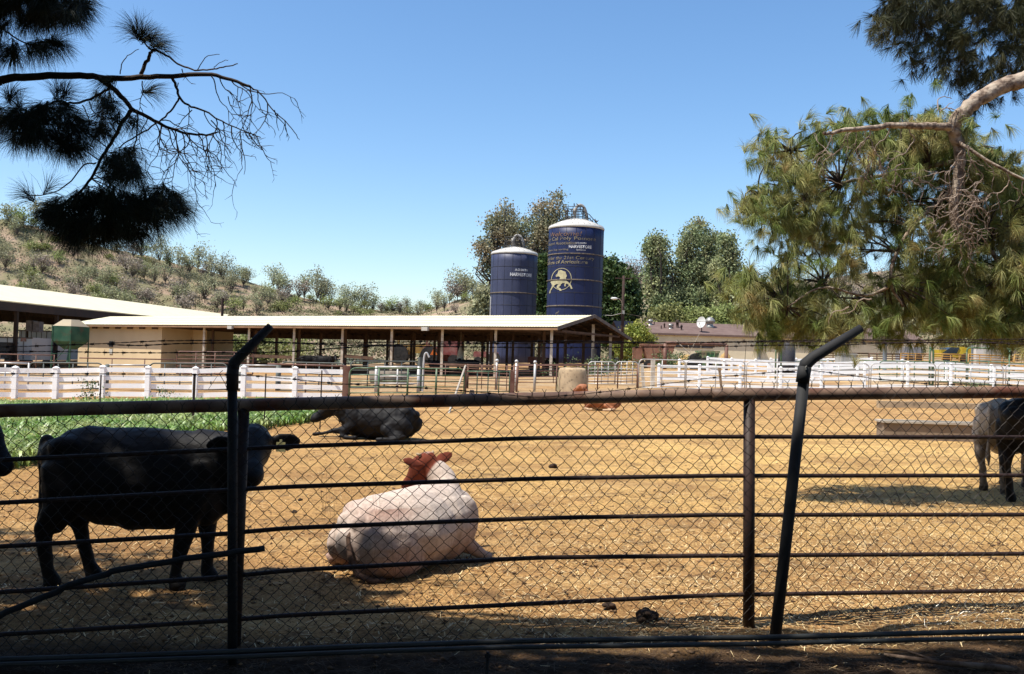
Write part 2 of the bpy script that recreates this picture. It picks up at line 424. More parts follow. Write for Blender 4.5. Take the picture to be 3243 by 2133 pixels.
# right post
m = MB(); m.tube([W(2450, 2060, 5.5), W(2500, 1620, 5.5), W(2549, 1170, 5.5)], .0335, 18); pr_ = m.obj('post', M_galv, cf, True)
m = MB(); m.tube([W(2541, 1212, 5.495), W(2549, 1160, 5.495)], .039, 18)
m.tube([W(2548, 1172, 5.495), W(2552, 1152, 5.495), W(2575, 1132, 5.495), W(2728, 1038, 5.48)], [.038, .038, .034, .0235], 14); armr = m.obj('arm', M_galv, pr_, True)
m = MB(); m.tube([W(2556, 1158, 5.45), W(2552, 1163, 5.452), W(2553, 1170, 5.452)], .006, 6); m.obj('bolt', M_silverwire, armr)
# mesh sheet
LT = [(-900, 1440), (0, 1352), (200, 1330), (400, 1306), (735, 1284), (1300, 1268), (1700, 1258), (2000, 1247), (2300, 1234), (2700, 1220), (3243, 1222), (4200, 1225)]
LTx = np.array([a for a, _ in LT]); LTy = np.array([b for _, b in LT])
VB = MB()
x0w, x1w = -4.2, 4.7; cell = .0385; ncol = int((x1w - x0w) / cell); rowh = .0405; nrow = 34
def px_of_X(Xw):
    px = CX
    for _ in range(6): px = CX + Xw / Yl(px) * F
    return px
def sheet(Xw, dz, wob=0.0):
    px = px_of_X(Xw); Y = Yl(px); top = W(px, np.interp(px, LTx, LTy), Y)
    X2 = Xw + .014 * math.sin(Xw * 3.1 + dz * 4) + .006 * math.sin(Xw * 23 + dz * 17) + .006 * math.sin(Xw * 9 + dz * 11) + .02 * dz * math.sin(Xw * 1.3)
    z2 = top.z - dz + .010 * math.sin(Xw * 5 + dz * 5) + .005 * math.sin(Xw * 19 + dz * 13)
    return Vector((X2, Y + wob + .015 * math.sin(Xw * 2.2 + dz * 3), z2))
for k in range(ncol):
    Xc = x0w + (k + .5) * cell; pts = []
    for j in range(nrow + 1):
        sg = -1 if (j + k) % 2 == 0 else 1
        xx = Xc + sg * cell * .5; dz = j * rowh
        # the hook where neighbouring wires interlink
        pts.append(sheet(xx - sg * .003, dz - .006, .0035 * sg)); pts.append(sheet(xx + sg * .0015, dz, 0)); pts.append(sheet(xx - sg * .003, dz + .006, -.0035 * sg))
    VB.tube(pts[:-1], .0019, 4, caps=False)
    # twisted knuckle and two splayed ends above the top
    sg = -1 if k % 2 == 0 else 1
    if sg == 1:
        b0 = Xc + cell * .5; js = random.uniform(-.004, .004)
        VB.tube([sheet(b0, 0), sheet(b0 + .002, -.014), sheet(b0 - .001, -.022)], .0026, 5)
        VB.tube([sheet(b0, -.018), sheet(b0 + .014 + js, -.038)], .0015, 4); VB.tube([sheet(b0, -.018), sheet(b0 - .014 + js, -.036 + js)], .0015, 4)
VB.obj('wire_mesh', M_wire, cf)
# crumpled bright wire along the right-hand foot of the mesh
m = MB()
for i in range(46):
    px = random.uniform(2830, 3300); py = 1962 - (px - 2830) * .05 + random.uniform(-26, 26)
    a = W(px, py, Yl(px) + random.uniform(-.05, .05)); pts = [a]
    d = Vector((random.uniform(-1, 1), random.uniform(-.3, .3), random.uniform(-.5, .5)))
    for q in range(4):
        d = (d + Vector((random.uniform(-1, 1), random.uniform(-.3, .3), random.uniform(-.8, .8))) * .7).normalized(); pts.append(pts[-1] + d * .022)
    m.tube(pts, .0015, 4)
m.obj('loose_wire', M_silverwire, cf)
# barbed strands
def barbed(ctrl, barbs=True, r=.0018, Yo=0.0, gap=.11):
    pts = curve_pts(ctrl, Yl, 25, Yo); m = MB()
    if not barbs:
        m.tube(pts, r, 5); return m.obj('plain_wire', M_wire_rust, cf)
    # resample
    P = [pts[0]]
    for a, b in zip(pts[:-1], pts[1:]):
        n = max(1, int((b - a).length / .012))
        for i in range(n): P.append(a.lerp(b, (i + 1) / n))
    wob = random.uniform(0, 9)
    P = [p + Vector((0, 0, .004 * math.sin(i * .013 + wob) + .003 * math.sin(i * .05 + wob))) for i, p in enumerate(P)]
    for ph in (0, math.pi):
        m.tube([p + Vector((0, math.cos(i * .9 + ph), math.sin(i * .9 + ph))) * .0022 for i, p in enumerate(P)], r, 4)
    i = random.randint(2, 8); st = int(gap / .012)
    while i < len(P) - 2:
        p = P[i]; t = (P[i + 1] - P[i - 1]).normalized()
        m.tube([p - t * .009, p + t * .009], .0055, 6)
        for q in range(4):
            a = random.uniform(0, 6.28); d = (Vector((0, math.cos(a), math.sin(a))) + t * random.uniform(-.5, .5)).normalized()
            m.tube([p + t * random.uniform(-.006, .006), p + d * .019], [.0016, .0006], 4)
        i += st + random.randint(-2, 2)
    return m.obj('barbed_wire', M_wire_rust, cf)
barbed([(-900, 1112), (0, 1098), (170, 1094), (340, 1090), (492, 1083), (643, 1081), (808, 1079), (872, 1084), (1065, 1092), (1254, 1092), (1367, 1090), (1700, 1088), (1903, 1082), (2130, 1082), (2500, 1077), (2660, 1074), (2800, 1073), (3243, 1075), (4200, 1078)])
barbed([(-900, 1128), (0, 1115), (170, 1115), (340, 1118), (511, 1117), (643, 1113), (760, 1114), (800, 1114), (913, 1111), (1027, 1103), (1178, 1094), (1367, 1096), (1700, 1097), (1903, 1096), (2280, 1098), (2500, 1092), (2596, 1095), (2721, 1088), (2876, 1086), (3084, 1087), (3243, 1092), (4200, 1100)], Yo=-.03)
barbed([(340, 1092), (446, 1097), (548, 1091), (700, 1088), (780, 1087), (900, 1086), (1100, 1087), (1300, 1083), (1500, 1087), (1800, 1080), (2100, 1083), (2400, 1082), (2620, 1081), (2900, 1080), (3300, 1082)], Yo=.03)
barbed([(-900, 1190), (0, 1185), (227, 1185), (718, 1183), (756, 1183), (800, 1186), (951, 1200), (1065, 1213), (1273, 1224), (1470, 1235), (1600, 1246), (1702, 1255), (1865, 1243), (2016, 1226), (2243, 1198), (2500, 1174), (2545, 1169), (2600, 1175), (2751, 1197), (2959, 1221), (3060, 1221), (3243, 1223), (4200, 1226)], r=.0014, gap=.16)
m = MB(); m.tube([W(2364, 1078, 5.4), W(2362, 1100, 5.4), W(2358, 1160, 5.41), W(2352, 1222, 5.42)], .0013, 4); m.obj('tie_wire', M_wire_rust, cf); m = MB()
m.tube([W(742, 1262, 5.2), W(724, 1245, 5.2), W(712, 1212, 5.2), W(694, 1182, 5.2), W(700, 1177, 5.2), W(706, 1172, 5.2)], .0018, 4)
m.tube([W(694, 1182, 5.2), W(676, 1208, 5.2), W(660, 1232, 5.2)], .0012, 4); m.obj('tie_wire', M_wire_rust, cf)
# the vertical wisps of thin wire hanging in front of the mesh
m = MB()
for i in range(60):
    px = random.choice([1180, 1220, 1050, 2540, 2620, 2700, 2800, 3140, 1300]) + random.uniform(-40, 40); y0 = random.uniform(1420, 1800)
    pts = [W(px, y0, Yl(px) - .03)]
    dx = random.uniform(-5, 5)
    for q in range(5): dx += random.uniform(-4, 4); pts.append(W(px + dx, y0 + (q + 1) * random.uniform(22, 34), Yl(px) - .03))
    m.tube(pts, .0006, 3)
o = m.obj('dry_grass_stem', mat('dry_stem', (.09, .06, .035)), cf); o['kind'] = 'stuff'

# ------------------------------------------------------------------ loose pipes
M_loose = mat('grey_pipe', (.055, .06, .06), (.035, .038, .038), rough=.5, metal=.1, scale=4, bump=.001, bscale=60)
m = MB(); m.tube(curve_pts([(-700, 2095), (0, 2088), (376, 2076), (740, 2063), (1143, 2046), (1600, 2030), (2152, 2021), (2428, 2018), (2739, 2009), (3243, 1996), (4000, 1985)], lambda x: 4.96 + .00008 * x), .0145, 12)
tag(m.obj('loose_pipe', M_loose, None, True), 'upper of the two long grey pipes lying along the foot of the mesh fence', 'pipe')
m = MB(); m.tube(curve_pts([(-700, 2120), (0, 2104), (376, 2092), (740, 2080), (1143, 2064), (1600, 2049), (2083, 2043), (2428, 2038), (2842, 2027), (3243, 2018), (4000, 2010)], lambda x: 4.90 + .00008 * x), .0125, 12)
tag(m.obj('loose_pipe', M_loose, None, True), 'lower of the two long grey pipes lying along the foot of the mesh fence', 'pipe')
m = MB(); m.tube(curve_pts([(-500, 2120), (-200, 2030), (0, 1950), (197, 1862), (350, 1809), (564, 1772), (734, 1749), (838, 1735)], lambda x: 4.72 + .0003 * max(x, 0)), [.018] * 40, 12) if False else m.tube(curve_pts([(-500, 2120), (-200, 2030), (0, 1950), (197, 1862), (350, 1809), (564, 1772), (734, 1749), (838, 1735)], lambda x: 4.80 + .00035 * max(x, 0)), .0165, 12)
tag(m.obj('bent_pipe', M_galv, None, True), 'dark bent pipe slanting up across the lower left of the fence behind the left post', 'pipe')
m = MB(); a = G(1540, 4.95); m.tube([a - Vector((0, 0, .1)), a + Vector((.005, 0, .12))], .009, 8); m.box(a + Vector((.004, 0, .1)), (.03, .008, .02))
tag(m.obj('metal_stake', M_galv), 'short dark metal stake holding up the two long grey pipes', 'stake')
M_bark = mat('pine_bark', (.055, .036, .025), (.15, .10, .072), rough=.95, scale=14, bump=.02, bscale=30, c3=(.23, .17, .125), c3scale=7, c3range=(.52, .62))
# fallen branch and bark chips in the foreground
m = MB(); m.tube([W(2800, 2072, 5.05) + Vector((0, 0, .0)), W(2980, 2098, 5.0), W(3120, 2110, 4.95), W(3220, 2118, 4.92)], [.008, .014, .018, .014], 8)
m.tube([W(2980, 2098, 5.0), W(2870, 2060, 5.1), W(2720, 2052, 5.15)], [.009, .007, .004], 6)
tag(m.obj('fallen_branch', M_bark, None, True), 'forked dead branch lying on the dark soil at the lower right corner', 'branch')
# ------------------------------------------------------------------ cattle
def coat_mat(name, rough=.55, spec=.35, sheen=0.0, bump=.004):
    m = bpy.data.materials.new(name); m.use_nodes = True; t = m.node_tree; N = t.nodes; L = t.links; b = N['Principled BSDF']
    at = N.new('ShaderNodeAttribute'); at.attribute_name = 'coat'
    tc = N.new('ShaderNodeTexCoord'); nz = N.new('ShaderNodeTexNoise'); nz.inputs['Scale'].default_value = 28; nz.inputs['Detail'].default_value = 8
    L.new(tc.outputs['Object'], nz.inputs['Vector'])
    mr = N.new('ShaderNodeMapRange'); mr.inputs[1].default_value = .3; mr.inputs[2].default_value = .7; mr.inputs[3].default_value = .78; mr.inputs[4].default_value = 1.18
    L.new(nz.outputs[0], mr.inputs[0]); hs = N.new('ShaderNodeHueSaturation'); L.new(at.outputs['Color'], hs.inputs['Color']); L.new(mr.outputs[0], hs.inputs['Value'])
    L.new(hs.outputs[0], b.inputs['Base Color']); b.inputs['Roughness'].default_value = rough; b.inputs['Specular IOR Level'].default_value = spec
    n2 = N.new('ShaderNodeTexNoise'); n2.inputs['Scale'].default_value = 90; n2.inputs['Detail'].default_value = 6
    mp = N.new('ShaderNodeMapping'); mp.inputs['Scale'].default_value = (.4, 1, 1); L.new(tc.outputs['Object'], mp.inputs[0]); L.new(mp.outputs[0], n2.inputs['Vector'])
    bp = N.new('ShaderNodeBump'); bp.inputs['Strength'].default_value = .7; bp.inputs['Distance'].default_value = bump; L.new(n2.outputs[0], bp.inputs['Height']); L.new(bp.outputs[0], b.inputs['Normal'])
    return m
M_black = coat_mat('black_coat', .6, .16); M_pale = coat_mat('pale_coat', .8, .1); M_brown = coat_mat('brown_coat', .6, .3)
M_horn = mat('horn', (.5, .38, .25)); M_eye = mat('eye', (.01, .008, .006), rough=.1, spec=.8)

def fuse(mb, name, m, parent, colf, voxel=.017, smooth=7, disp=.006, pre=None):
    me = bpy.data.meshes.new('tmp'); me.from_pydata([tuple(v) for v in mb.v], [], mb.f); me.update()
    o = bpy.data.objects.new('tmp', me); COL.objects.link(o)
    bm = bmesh.new(); bm.from_mesh(me); bmesh.ops.recalc_face_normals(bm, faces=bm.faces); bm.to_mesh(me); bm.free()
    r = o.modifiers.new('r', 'REMESH'); r.mode = 'VOXEL'; r.voxel_size = voxel
    s = o.modifiers.new('s', 'SMOOTH'); s.factor = .5; s.iterations = smooth
    dg = bpy.context.evaluated_depsgraph_get(); ev = o.evaluated_get(dg)
    nm = bpy.data.meshes.new_from_object(ev, preserve_all_data_layers=True, depsgraph=dg); nm.name = name
    bpy.data.objects.remove(o); bpy.data.meshes.remove(me)
    n = len(nm.vertices); co_ = np.empty(n * 3); nm.vertices.foreach_get('co', co_); co_ = co_.reshape(-1, 3)
    nn = np.empty(n * 3); nm.vertices.foreach_get('normal', nn); nn = nn.reshape(-1, 3)
    # muscle and hide relief
    f = lambda s_, k: _ph(co_[:, 0] + .3 * co_[:, 2], co_[:, 1] * .8 + co_[:, 2], s_, k)
    co_ += nn * (disp * f(7, 1) + disp * .6 * f(15, 2) + disp * .3 * f(33, 3))[:, None]
    nm.vertices.foreach_set('co', co_.ravel())
    cols = np.ones((n, 4)); cols[:, :3] = colf(co_)
    at = nm.color_attributes.new('coat', 'FLOAT_COLOR', 'POINT'); at.data.foreach_set('color', cols.ravel().astype(np.float32))
    nm.polygons.foreach_set('use_smooth', [True] * len(nm.polygons)); nm.materials.clear(); nm.materials.append(m); nm.update()
    b = bpy.data.objects.new(name, nm); COL.objects.link(b); b.parent = parent
    return b

def head(mb, poll, d, upv, sc=1.0, ears=(1, 1), eardroop=.1, earlen=.2):
    """poll point, direction down the face, returns frame; built of lofts"""
    d = Vector(d).normalized(); P = Vector(poll); upv = Vector(upv); side = d.cross(upv).normalized(); fr = side.cross(d)   # fr: out of the forehead
    q = lambda s_, o=0: tuple(P + d * s_ * sc + fr * o * sc)
    secs = [(-.05, -.02, .085, .10), (.03, -.01, .115, .125), (.12, 0, .118, .135), (.20, -.01, .102, .125), (.29, -.02, .082, .10), (.36, -.025, .078, .085), (.42, -.03, .090, .085), (.47, -.035, .080, .068)]
    mb.loft([(*q(a, b2), w * sc, h * sc) for a, b2, w, h in secs], 18, fr)
    mb.loft([(*q(.12, -.10), .06 * sc, .05 * sc), (*q(.28, -.09), .045 * sc, .04 * sc), (*q(.44, -.075), .045 * sc, .03 * sc)], 12, fr)      # jaw
    mb.ball(tuple(P - d * .03 * sc + fr * .03 * sc), (.07 * sc, .07 * sc, .06 * sc))
    for sgn, on in ((1, ears[0]), (-1, ears[1])):
        mb.ball(tuple(P + d * .13 * sc + side * sgn * .09 * sc + fr * .05 * sc), .035 * sc)        # brow over the eye
        if not on: continue
        e0 = P + side * sgn * .09 * sc - fr * .03 * sc + d * .02 * sc; out = (side * sgn - Vector((0, 0, eardroop)) - fr * .15).normalized()
        L_ = earlen * sc
        mb.loft([(*(e0), .03 * sc, .03 * sc), (*(e0 + out * L_ * .35), .020 * sc, .062 * sc), (*(e0 + out * L_ * .65), .017 * sc, .072 * sc), (*(e0 + out * L_ * .9), .014 * sc, .05 * sc), (*(e0 + out * L_ * 1.05), .012 * sc, .025 * sc)], 12, fr)
    return side, fr, d

def standing_body(mb, belly=0.0):
    mb.loft([(.03, 0, .98, .11, .11), (.10, 0, .95, .20, .22), (.25, 0, .91, .255, .30), (.45, 0, .865, .28, .335), (.70, 0, .80, .315, .385 + belly), (.95, 0, .80, .30, .375 + belly * .6), (1.15, 0, .825, .25, .355), (1.30, 0, .85, .19, .28), (1.40, 0, .86, .12, .19)], 24)
    for s_ in (-1, 1):
        mb.ball((.24, s_ * .14, 1.04), (.17, .11, .10)); mb.ball((.10, s_ * .09, .98), (.10, .08, .12))          # hooks and pins
        mb.loft([(.24, s_ * .14, .90, .12, .21), (.26, s_ * .18, .74, .10, .19), (.29, s_ * .18, .62, .075, .13)], 14, Vector((1, 0, 0)))
        mb.loft([(1.16, s_ * .15, .92, .09, .17), (1.20, s_ * .19, .74, .085, .15), (1.18, s_ * .18, .6, .065, .10)], 14, Vector((1, 0, 0)))
def leg(mb, pts): mb.loft([(a, b, c, w * 1.17, h * 1.17) for a, b, c, w, h in pts], 12, Vector((1, 0, 0)))
def std_legs(mb, f1=(0, 0), f2=(0, 0), h1=(0, 0), h2=(0, 0)):
    for s_, (fx, _), (hx, _2) in ((1, f1, h1), (-1, f2, h2)):
        leg(mb, [(1.18 + fx * .2, s_ * .17, .66, .075, .10), (1.17 + fx * .4, s_ * .15, .50, .055, .075), (1.16 + fx * .7, s_ * .14, .34, .045, .055), (1.15 + fx * .9, s_ * .14, .2, .034, .038), (1.14 + fx, s_ * .14, .10, .036, .04), (1.16 + fx, s_ * .14, .055, .046, .052), (1.17 + fx, s_ * .14, .02, .052, .06)])
        leg(mb, [(.25, s_ * .17, .72, .09, .17), (.20 + hx * .4, s_ * .17, .56, .065, .11), (.09 + hx * .7, s_ * .15, .42, .045, .065), (.10 + hx * .9, s_ * .14, .30, .036, .045), (.14 + hx, s_ * .14, .11, .038, .042), (.17 + hx, s_ * .14, .055, .046, .052), (.18 + hx, s_ * .14, .02, .052, .06)])
BLK = np.array([.0065, .0058, .0062])
def blackcol(c): return np.tile(BLK, (len(c), 1))
def place(o, x, y, yaw, z=None, sc=1.0):
    o.location = (x, y, tz(x, y) if z is None else z); o.rotation_euler = (0, 0, yaw); o.scale = (sc,) * 3

# black cow standing broadside, head turned to the viewer
c = thing('cow', 'black cow standing side-on in the shade at left, with an ear tag', 'cow')
mb = MB(); standing_body(mb, .015); std_legs(mb, f1=(.07, 0), f2=(-.09, 0), h1=(.16, 0), h2=(-.03, 0))
mb.ball((.55, 0, .80), (.42, .31, .37)); mb.ball((.92, 0, .80), (.40, .30, .38)); mb.ball((1.22, 0, .76), (.22, .24, .32))
for s_ in (-1, 1):
    mb.loft([(.22, s_ * .15, .70, .10, .19), (.17, s_ * .16, .54, .075, .12), (.13, s_ * .15, .44, .055, .08)], 12, Vector((1, 0, 0)))
mb.loft([(1.20, 0, .90, .22, .30), (1.36, -.04, .93, .17, .27), (1.48, -.10, .99, .14, .22), (1.56, -.17, 1.06, .12, .16)], 18)
HP = Vector((1.62, -.20, 1.15)); sd, fr_, d_ = head(mb, HP, (.16, -.90, -.36), (0, -.36, .92), 1.16, eardroop=-.16, earlen=.19)
mb.loft([(.00, 0, 1.08, .05, .05), (-.03, 0, 1.0, .035, .04), (-.02, 0, .8, .03, .03), (-.01, 0, .55, .03, .03), (-.02, 0, .42, .045, .035), (-.02, 0, .32, .02, .02)], 8, Vector((1, 0, 0)))
mb.loft([(1.28, 0, .60, .07, .10), (1.38, -.02, .66, .08, .13), (1.46, -.06, .80, .08, .14)], 12)
body = fuse(mb, 'body', M_black, c, blackcol, .0135, 6, .005)
rs_ = sd if sd.x > 0 else -sd
m = MB(); tagc = HP + rs_ * .21 + Vector((0, -.06, -.07)); m.box(tagc, (.066, .008, .07)); m.box(tagc + Vector((0, 0, .04)), (.018, .01, .03))
m.obj('ear_tag', mat('tag_plastic', (.55, .50, .22), (.35, .33, .2), rough=.5, scale=30), c)
for s_ in (-1, 1): m = MB(); m.ball(tuple(HP + d_ * .16 + sd * s_ * .118 + fr_ * .065), .019); m.obj('eye', M_eye, c, True)
p = G(130, 6.95); place(c, p.x + .0, 6.95, R(2), tz(-2.4, 6.9) - .0, .97)
COW1 = c

# muzzle of the cow just entering at the left edge
c = thing('cow', 'black cow mostly cut off by the left edge, only its nose and cheek in view', 'cow')
mb = MB(); standing_body(mb); std_legs(mb)
mb.loft([(1.20, 0, .92, .20, .27), (1.40, 0, .98, .15, .22), (1.56, 0, 1.10, .12, .17), (1.68, 0, 1.20, .10, .13)], 18)
head(mb, (1.70, 0, 1.27), (.62, 0, -.78), (.8, 0, .6), 1.0)
fuse(mb, 'body', M_black, c, blackcol, .018, 6, .005)
hx = W(-8, 1400, 6.6); place(c, hx.x - 1.86, 6.62, R(0), tz(-3.7, 6.6) + .0, .97)

# two cattle standing at the right edge, rumps towards the viewer
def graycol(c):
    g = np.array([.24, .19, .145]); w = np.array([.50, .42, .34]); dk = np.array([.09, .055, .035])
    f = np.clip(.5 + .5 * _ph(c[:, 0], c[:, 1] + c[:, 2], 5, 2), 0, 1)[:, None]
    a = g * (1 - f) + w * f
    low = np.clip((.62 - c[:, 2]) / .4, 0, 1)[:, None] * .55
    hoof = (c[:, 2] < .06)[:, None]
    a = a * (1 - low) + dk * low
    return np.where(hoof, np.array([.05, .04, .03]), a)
c = thing('cow', 'grey and tan cow standing between the trough and a black cow at right', 'cow')
mb = MB(); standing_body(mb, -.02); std_legs(mb, f1=(.05, 0), f2=(-.05, 0), h1=(.10, 0), h2=(-.06, 0))
mb.loft([(1.20, 0, .95, .18, .25), (1.42, 0, 1.02, .14, .20), (1.60, 0, 1.08, .11, .16)], 18)
head(mb, (1.64, 0, 1.16), (.7, 0, -.7), (.7, 0, .7), 1.0)
mb.loft([(-.01, 0, 1.10, .035, .035), (-.06, 0, 1.02, .025, .025), (-.06, .01, .7, .018, .018), (-.05, .01, .45, .03, .025), (-.05, 0, .36, .015, .015)], 8, Vector((1, 0, 0)))
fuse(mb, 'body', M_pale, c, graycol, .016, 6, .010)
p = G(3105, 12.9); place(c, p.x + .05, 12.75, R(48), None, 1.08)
c2 = thing('cow', 'black cow cut off by the right edge, standing nearer than the grey cow', 'cow')
mb = MB(); standing_body(mb, .0); std_legs(mb, f1=(.05, 0), f2=(-.05, 0), h1=(.12, 0), h2=(-.02, 0))
mb.loft([(1.20, 0, .95, .18, .25), (1.42, 0, .95, .14, .20), (1.60, 0, .9, .11, .16)], 18); head(mb, (1.64, 0, .92), (.7, 0, -.7), (.7, 0, .7), 1.0)
fuse(mb, 'body', M_black, c2, blackcol, .018, 6, .006)
p = G(3205, 11.6); place(c2, p.x - .02, 11.6, R(35), None, 1.13)

# lying cattle
def lying_body(mb, sides=(-1, 1)):
    mb.loft([(.03, 0, .30, .15, .16), (.12, 0, .32, .26, .27), (.30, 0, .345, .35, .335), (.55, 0, .35, .39, .35), (.82, 0, .36, .38, .36), (1.08, 0, .385, .32, .36), (1.26, 0, .42, .24, .31), (1.38, 0, .45, .16, .22)], 24)
    for s_ in (-1, 1):
        mb.ball((.24, s_ * .17, .53), (.14, .11, .10)); mb.ball((.07, s_ * .09, .47), (.10, .08, .09))
        mb.ball((.34, s_ * .32, .24), (.30, .12, .22))                                              # folded thigh
        if s_ in sides: mb.loft([(.56, s_ * .40, .22, .08, .10), (.40, s_ * .44, .12, .06, .08), (.16, s_ * .46, .07, .045, .06), (.30, s_ * .52, .05, .035, .035), (.52, s_ * .54, .045, .035, .035), (.66, s_ * .53, .04, .045, .04)], 12)
        mb.ball((1.18, s_ * .24, .40), (.17, .10, .24))                                             # shoulder
        if s_ not in sides: continue
        mb.loft([(1.18, s_ * .27, .28, .08, .10), (1.36, s_ * .29, .13, .055, .07), (1.42, s_ * .28, .07, .045, .05), (1.28, s_ * .32, .045, .035, .035), (1.10, s_ * .33, .04, .045, .04)], 12)

def roancol(c):
    n = len(c); w = np.array([.50, .42, .36]); r_ = np.array([.20, .085, .055])
    f = .5 + .5 * _ph(c[:, 0] * 1.0, c[:, 1] + .6 * c[:, 2], 4.2, 3); f2 = rng.random(n)
    amt = np.clip(.08 + .55 * f ** 1.5 * np.clip((c[:, 2] < .60) * 1.0, .3, 1) + .16 * (f2 - .5), 0, .65)
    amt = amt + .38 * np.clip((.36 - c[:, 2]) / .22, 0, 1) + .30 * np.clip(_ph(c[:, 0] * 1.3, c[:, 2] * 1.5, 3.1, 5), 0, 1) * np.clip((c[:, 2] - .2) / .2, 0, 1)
    a = w * (1 - amt[:, None]) + r_ * amt[:, None]
    red = np.array([.13, .032, .018])
    hd = c[:, 0] * .9 + (c[:, 2] - .5) * .75
    def seg(A, B):
        A = np.array(A); B = np.array(B); ab = B - A; t_ = np.clip(((c - A) @ ab) / (ab @ ab), 0, 1); return np.linalg.norm(c - (A + t_[:, None] * ab), axis=1)
    HA = np.array(HP); HD = np.array(d_); HS = np.array(sd); HF = np.array(fr_)
    k = np.clip((.165 - seg(HA + HD * .02, HA + HD * .5)) / .02, 0, 1)
    k = np.maximum(k, np.clip((.085 - np.minimum(seg(HA + HS * .10, HA + HS * .33), seg(HA - HS * .10, HA - HS * .33))) / .02, 0, 1))[:, None]
    blaze = (np.abs((c - HA) @ HS) < .035)[:, None] * (((c - HA) @ HF) > .03)[:, None] * k * .55
    a = a * (1 - k) + red * k
    return a * (1 - blaze) + np.array([.42, .30, .24]) * blaze
c = thing('cow', 'cream and roan cow with a red-brown head lying down behind the middle of the fence', 'cow')
mb = MB(); lying_body(mb, (1,))
mb.ball((.62, -.08, .36), (.50, .40, .36)); mb.ball((.30, -.14, .30), (.34, .32, .32)); mb.ball((1.0, -.06, .36), (.34, .34, .36))
mb.loft([(1.16, -.22, .22, .08, .10), (1.34, -.26, .10, .055, .06), (1.44, -.27, .05, .045, .045), (1.50, -.28, .035, .04, .035)], 12)
mb.loft([(1.12, 0, .50, .22, .26), (1.24, .05, .60, .16, .19), (1.25, .13, .73, .12, .14), (1.22, .21, .83, .095, .11)], 18)
HP = Vector((1.19, .29, .90)); sd, fr_, d_ = head(mb, HP, (.10, .75, -.62), (0, .62, .75), .90, eardroop=-.45, earlen=.25)
body = fuse(mb, 'body', M_pale, c, roancol, .0125, 7, .0035)
for s_ in (-1, 1):
    m = MB(); a = HP + sd * .07 * s_ - d_ * .03 + fr_ * .05; m.tube([a, a + sd * .035 * s_ + fr_ * .03], [.016, .009], 8); m.obj('horn', M_horn, c, True)
m = MB(); m.loft([(.06, -.02, .44, .04, .05), (-.04, -.06, .36, .03, .04), (-.07, -.12, .22, .025, .035), (-.04, -.20, .08, .03, .03), (.04, -.28, .03, .045, .025), (.14, -.32, .03, .025, .02)], 10)
o = fuse(m, 'tail', M_pale, c, lambda c_: np.tile([.09, .055, .04], (len(c_), 1)), .012, 3, .002)
place(c, -1.17, 6.92, math.atan2(.76, .65), tz(-.9, 6.9) - .03, .875)
ROAN = c

c = thing('cow', 'black cow lying side-on in the sun near the green field', 'cow')
mb = MB(); lying_body(mb)
mb.loft([(1.16, 0, .48, .24, .30), (1.36, 0, .54, .18, .27), (1.50, .0, .57, .14, .20), (1.58, 0, .58, .12, .16)], 18)
head(mb, (1.54, 0, .64), (.84, -.05, -.50), (.4, 0, .9), 1.15, eardroop=.1)
mb.loft([(1.26, .22, .24, .08, .09), (1.45, .24, .15, .055, .06), (1.62, .24, .13, .04, .045), (1.78, .24, .09, .033, .035), (1.92, .24, .07, .045, .04)], 12)
fuse(mb, 'body', M_black, c, blackcol, .020, 5, .012)
p = G(1322, 18.6); place(c, p.x, 18.6, R(177), None, 1.06)
LYB = c
c = thing('calf', 'small reddish brown calf lying in front of the round concrete tank', 'calf')
mb = MB(); lying_body(mb)
mb.loft([(1.20, 0, .50, .20, .26), (1.34, 0, .62, .14, .19), (1.42, .0, .76, .11, .15), (1.45, 0, .88, .10, .12)], 18)
head(mb, (1.45, 0, .97), (.85, -.3, -.40), (.4, 0, .9), 1.05)
fuse(mb, 'body', M_brown, c, lambda q: np.where((q[:, 2] < .12)[:, None], np.array([.45, .30, .18]), np.array([.28, .10, .04])) * np.ones((len(q), 3)), .025, 5, .015)
p = G(1960, 30.5); place(c, p.x, 30.5, R(176), None, .80)
# cattle in the far open barn share two shapes
def barn_cow(src, px, Y, yaw, sc, label):
    p = G(px, Y); o = copy_tree(src, (p.x, Y, p.z), label, yaw, sc); o['group'] = 'black cattle in the open barn'; return o
def low(src, name):
    root = thing('cow', 'x', 'cow')
    for ch in src.children:
        if ch.name.startswith('body'): d = ch.copy(); COL.objects.link(d); d.parent = root
    return root
proto = low(COW1, 'b')
proto['label'] = 'left one of two black cows standing together under the barn roof'; proto['group'] = 'black cattle in the open barn'
p = G(948, 84); proto.location = (p.x, 84, p.z + .35); proto.rotation_euler = (0, 0, R(25)); proto.scale = (1.15,) * 3
barn_cow(proto, 990, 83, R(8), 1.2, 'right one of two black cows standing together under the barn roof').location.z += .3
barn_cow(proto, 1515, 77, R(160), 1.15, 'black cow under the barn roof in front of the smaller silo').location.z += .1
barn_cow(proto, 1420, 78, R(170), 1.1, 'black cow under the barn roof beside the hanging pale sack').location.z -= .0
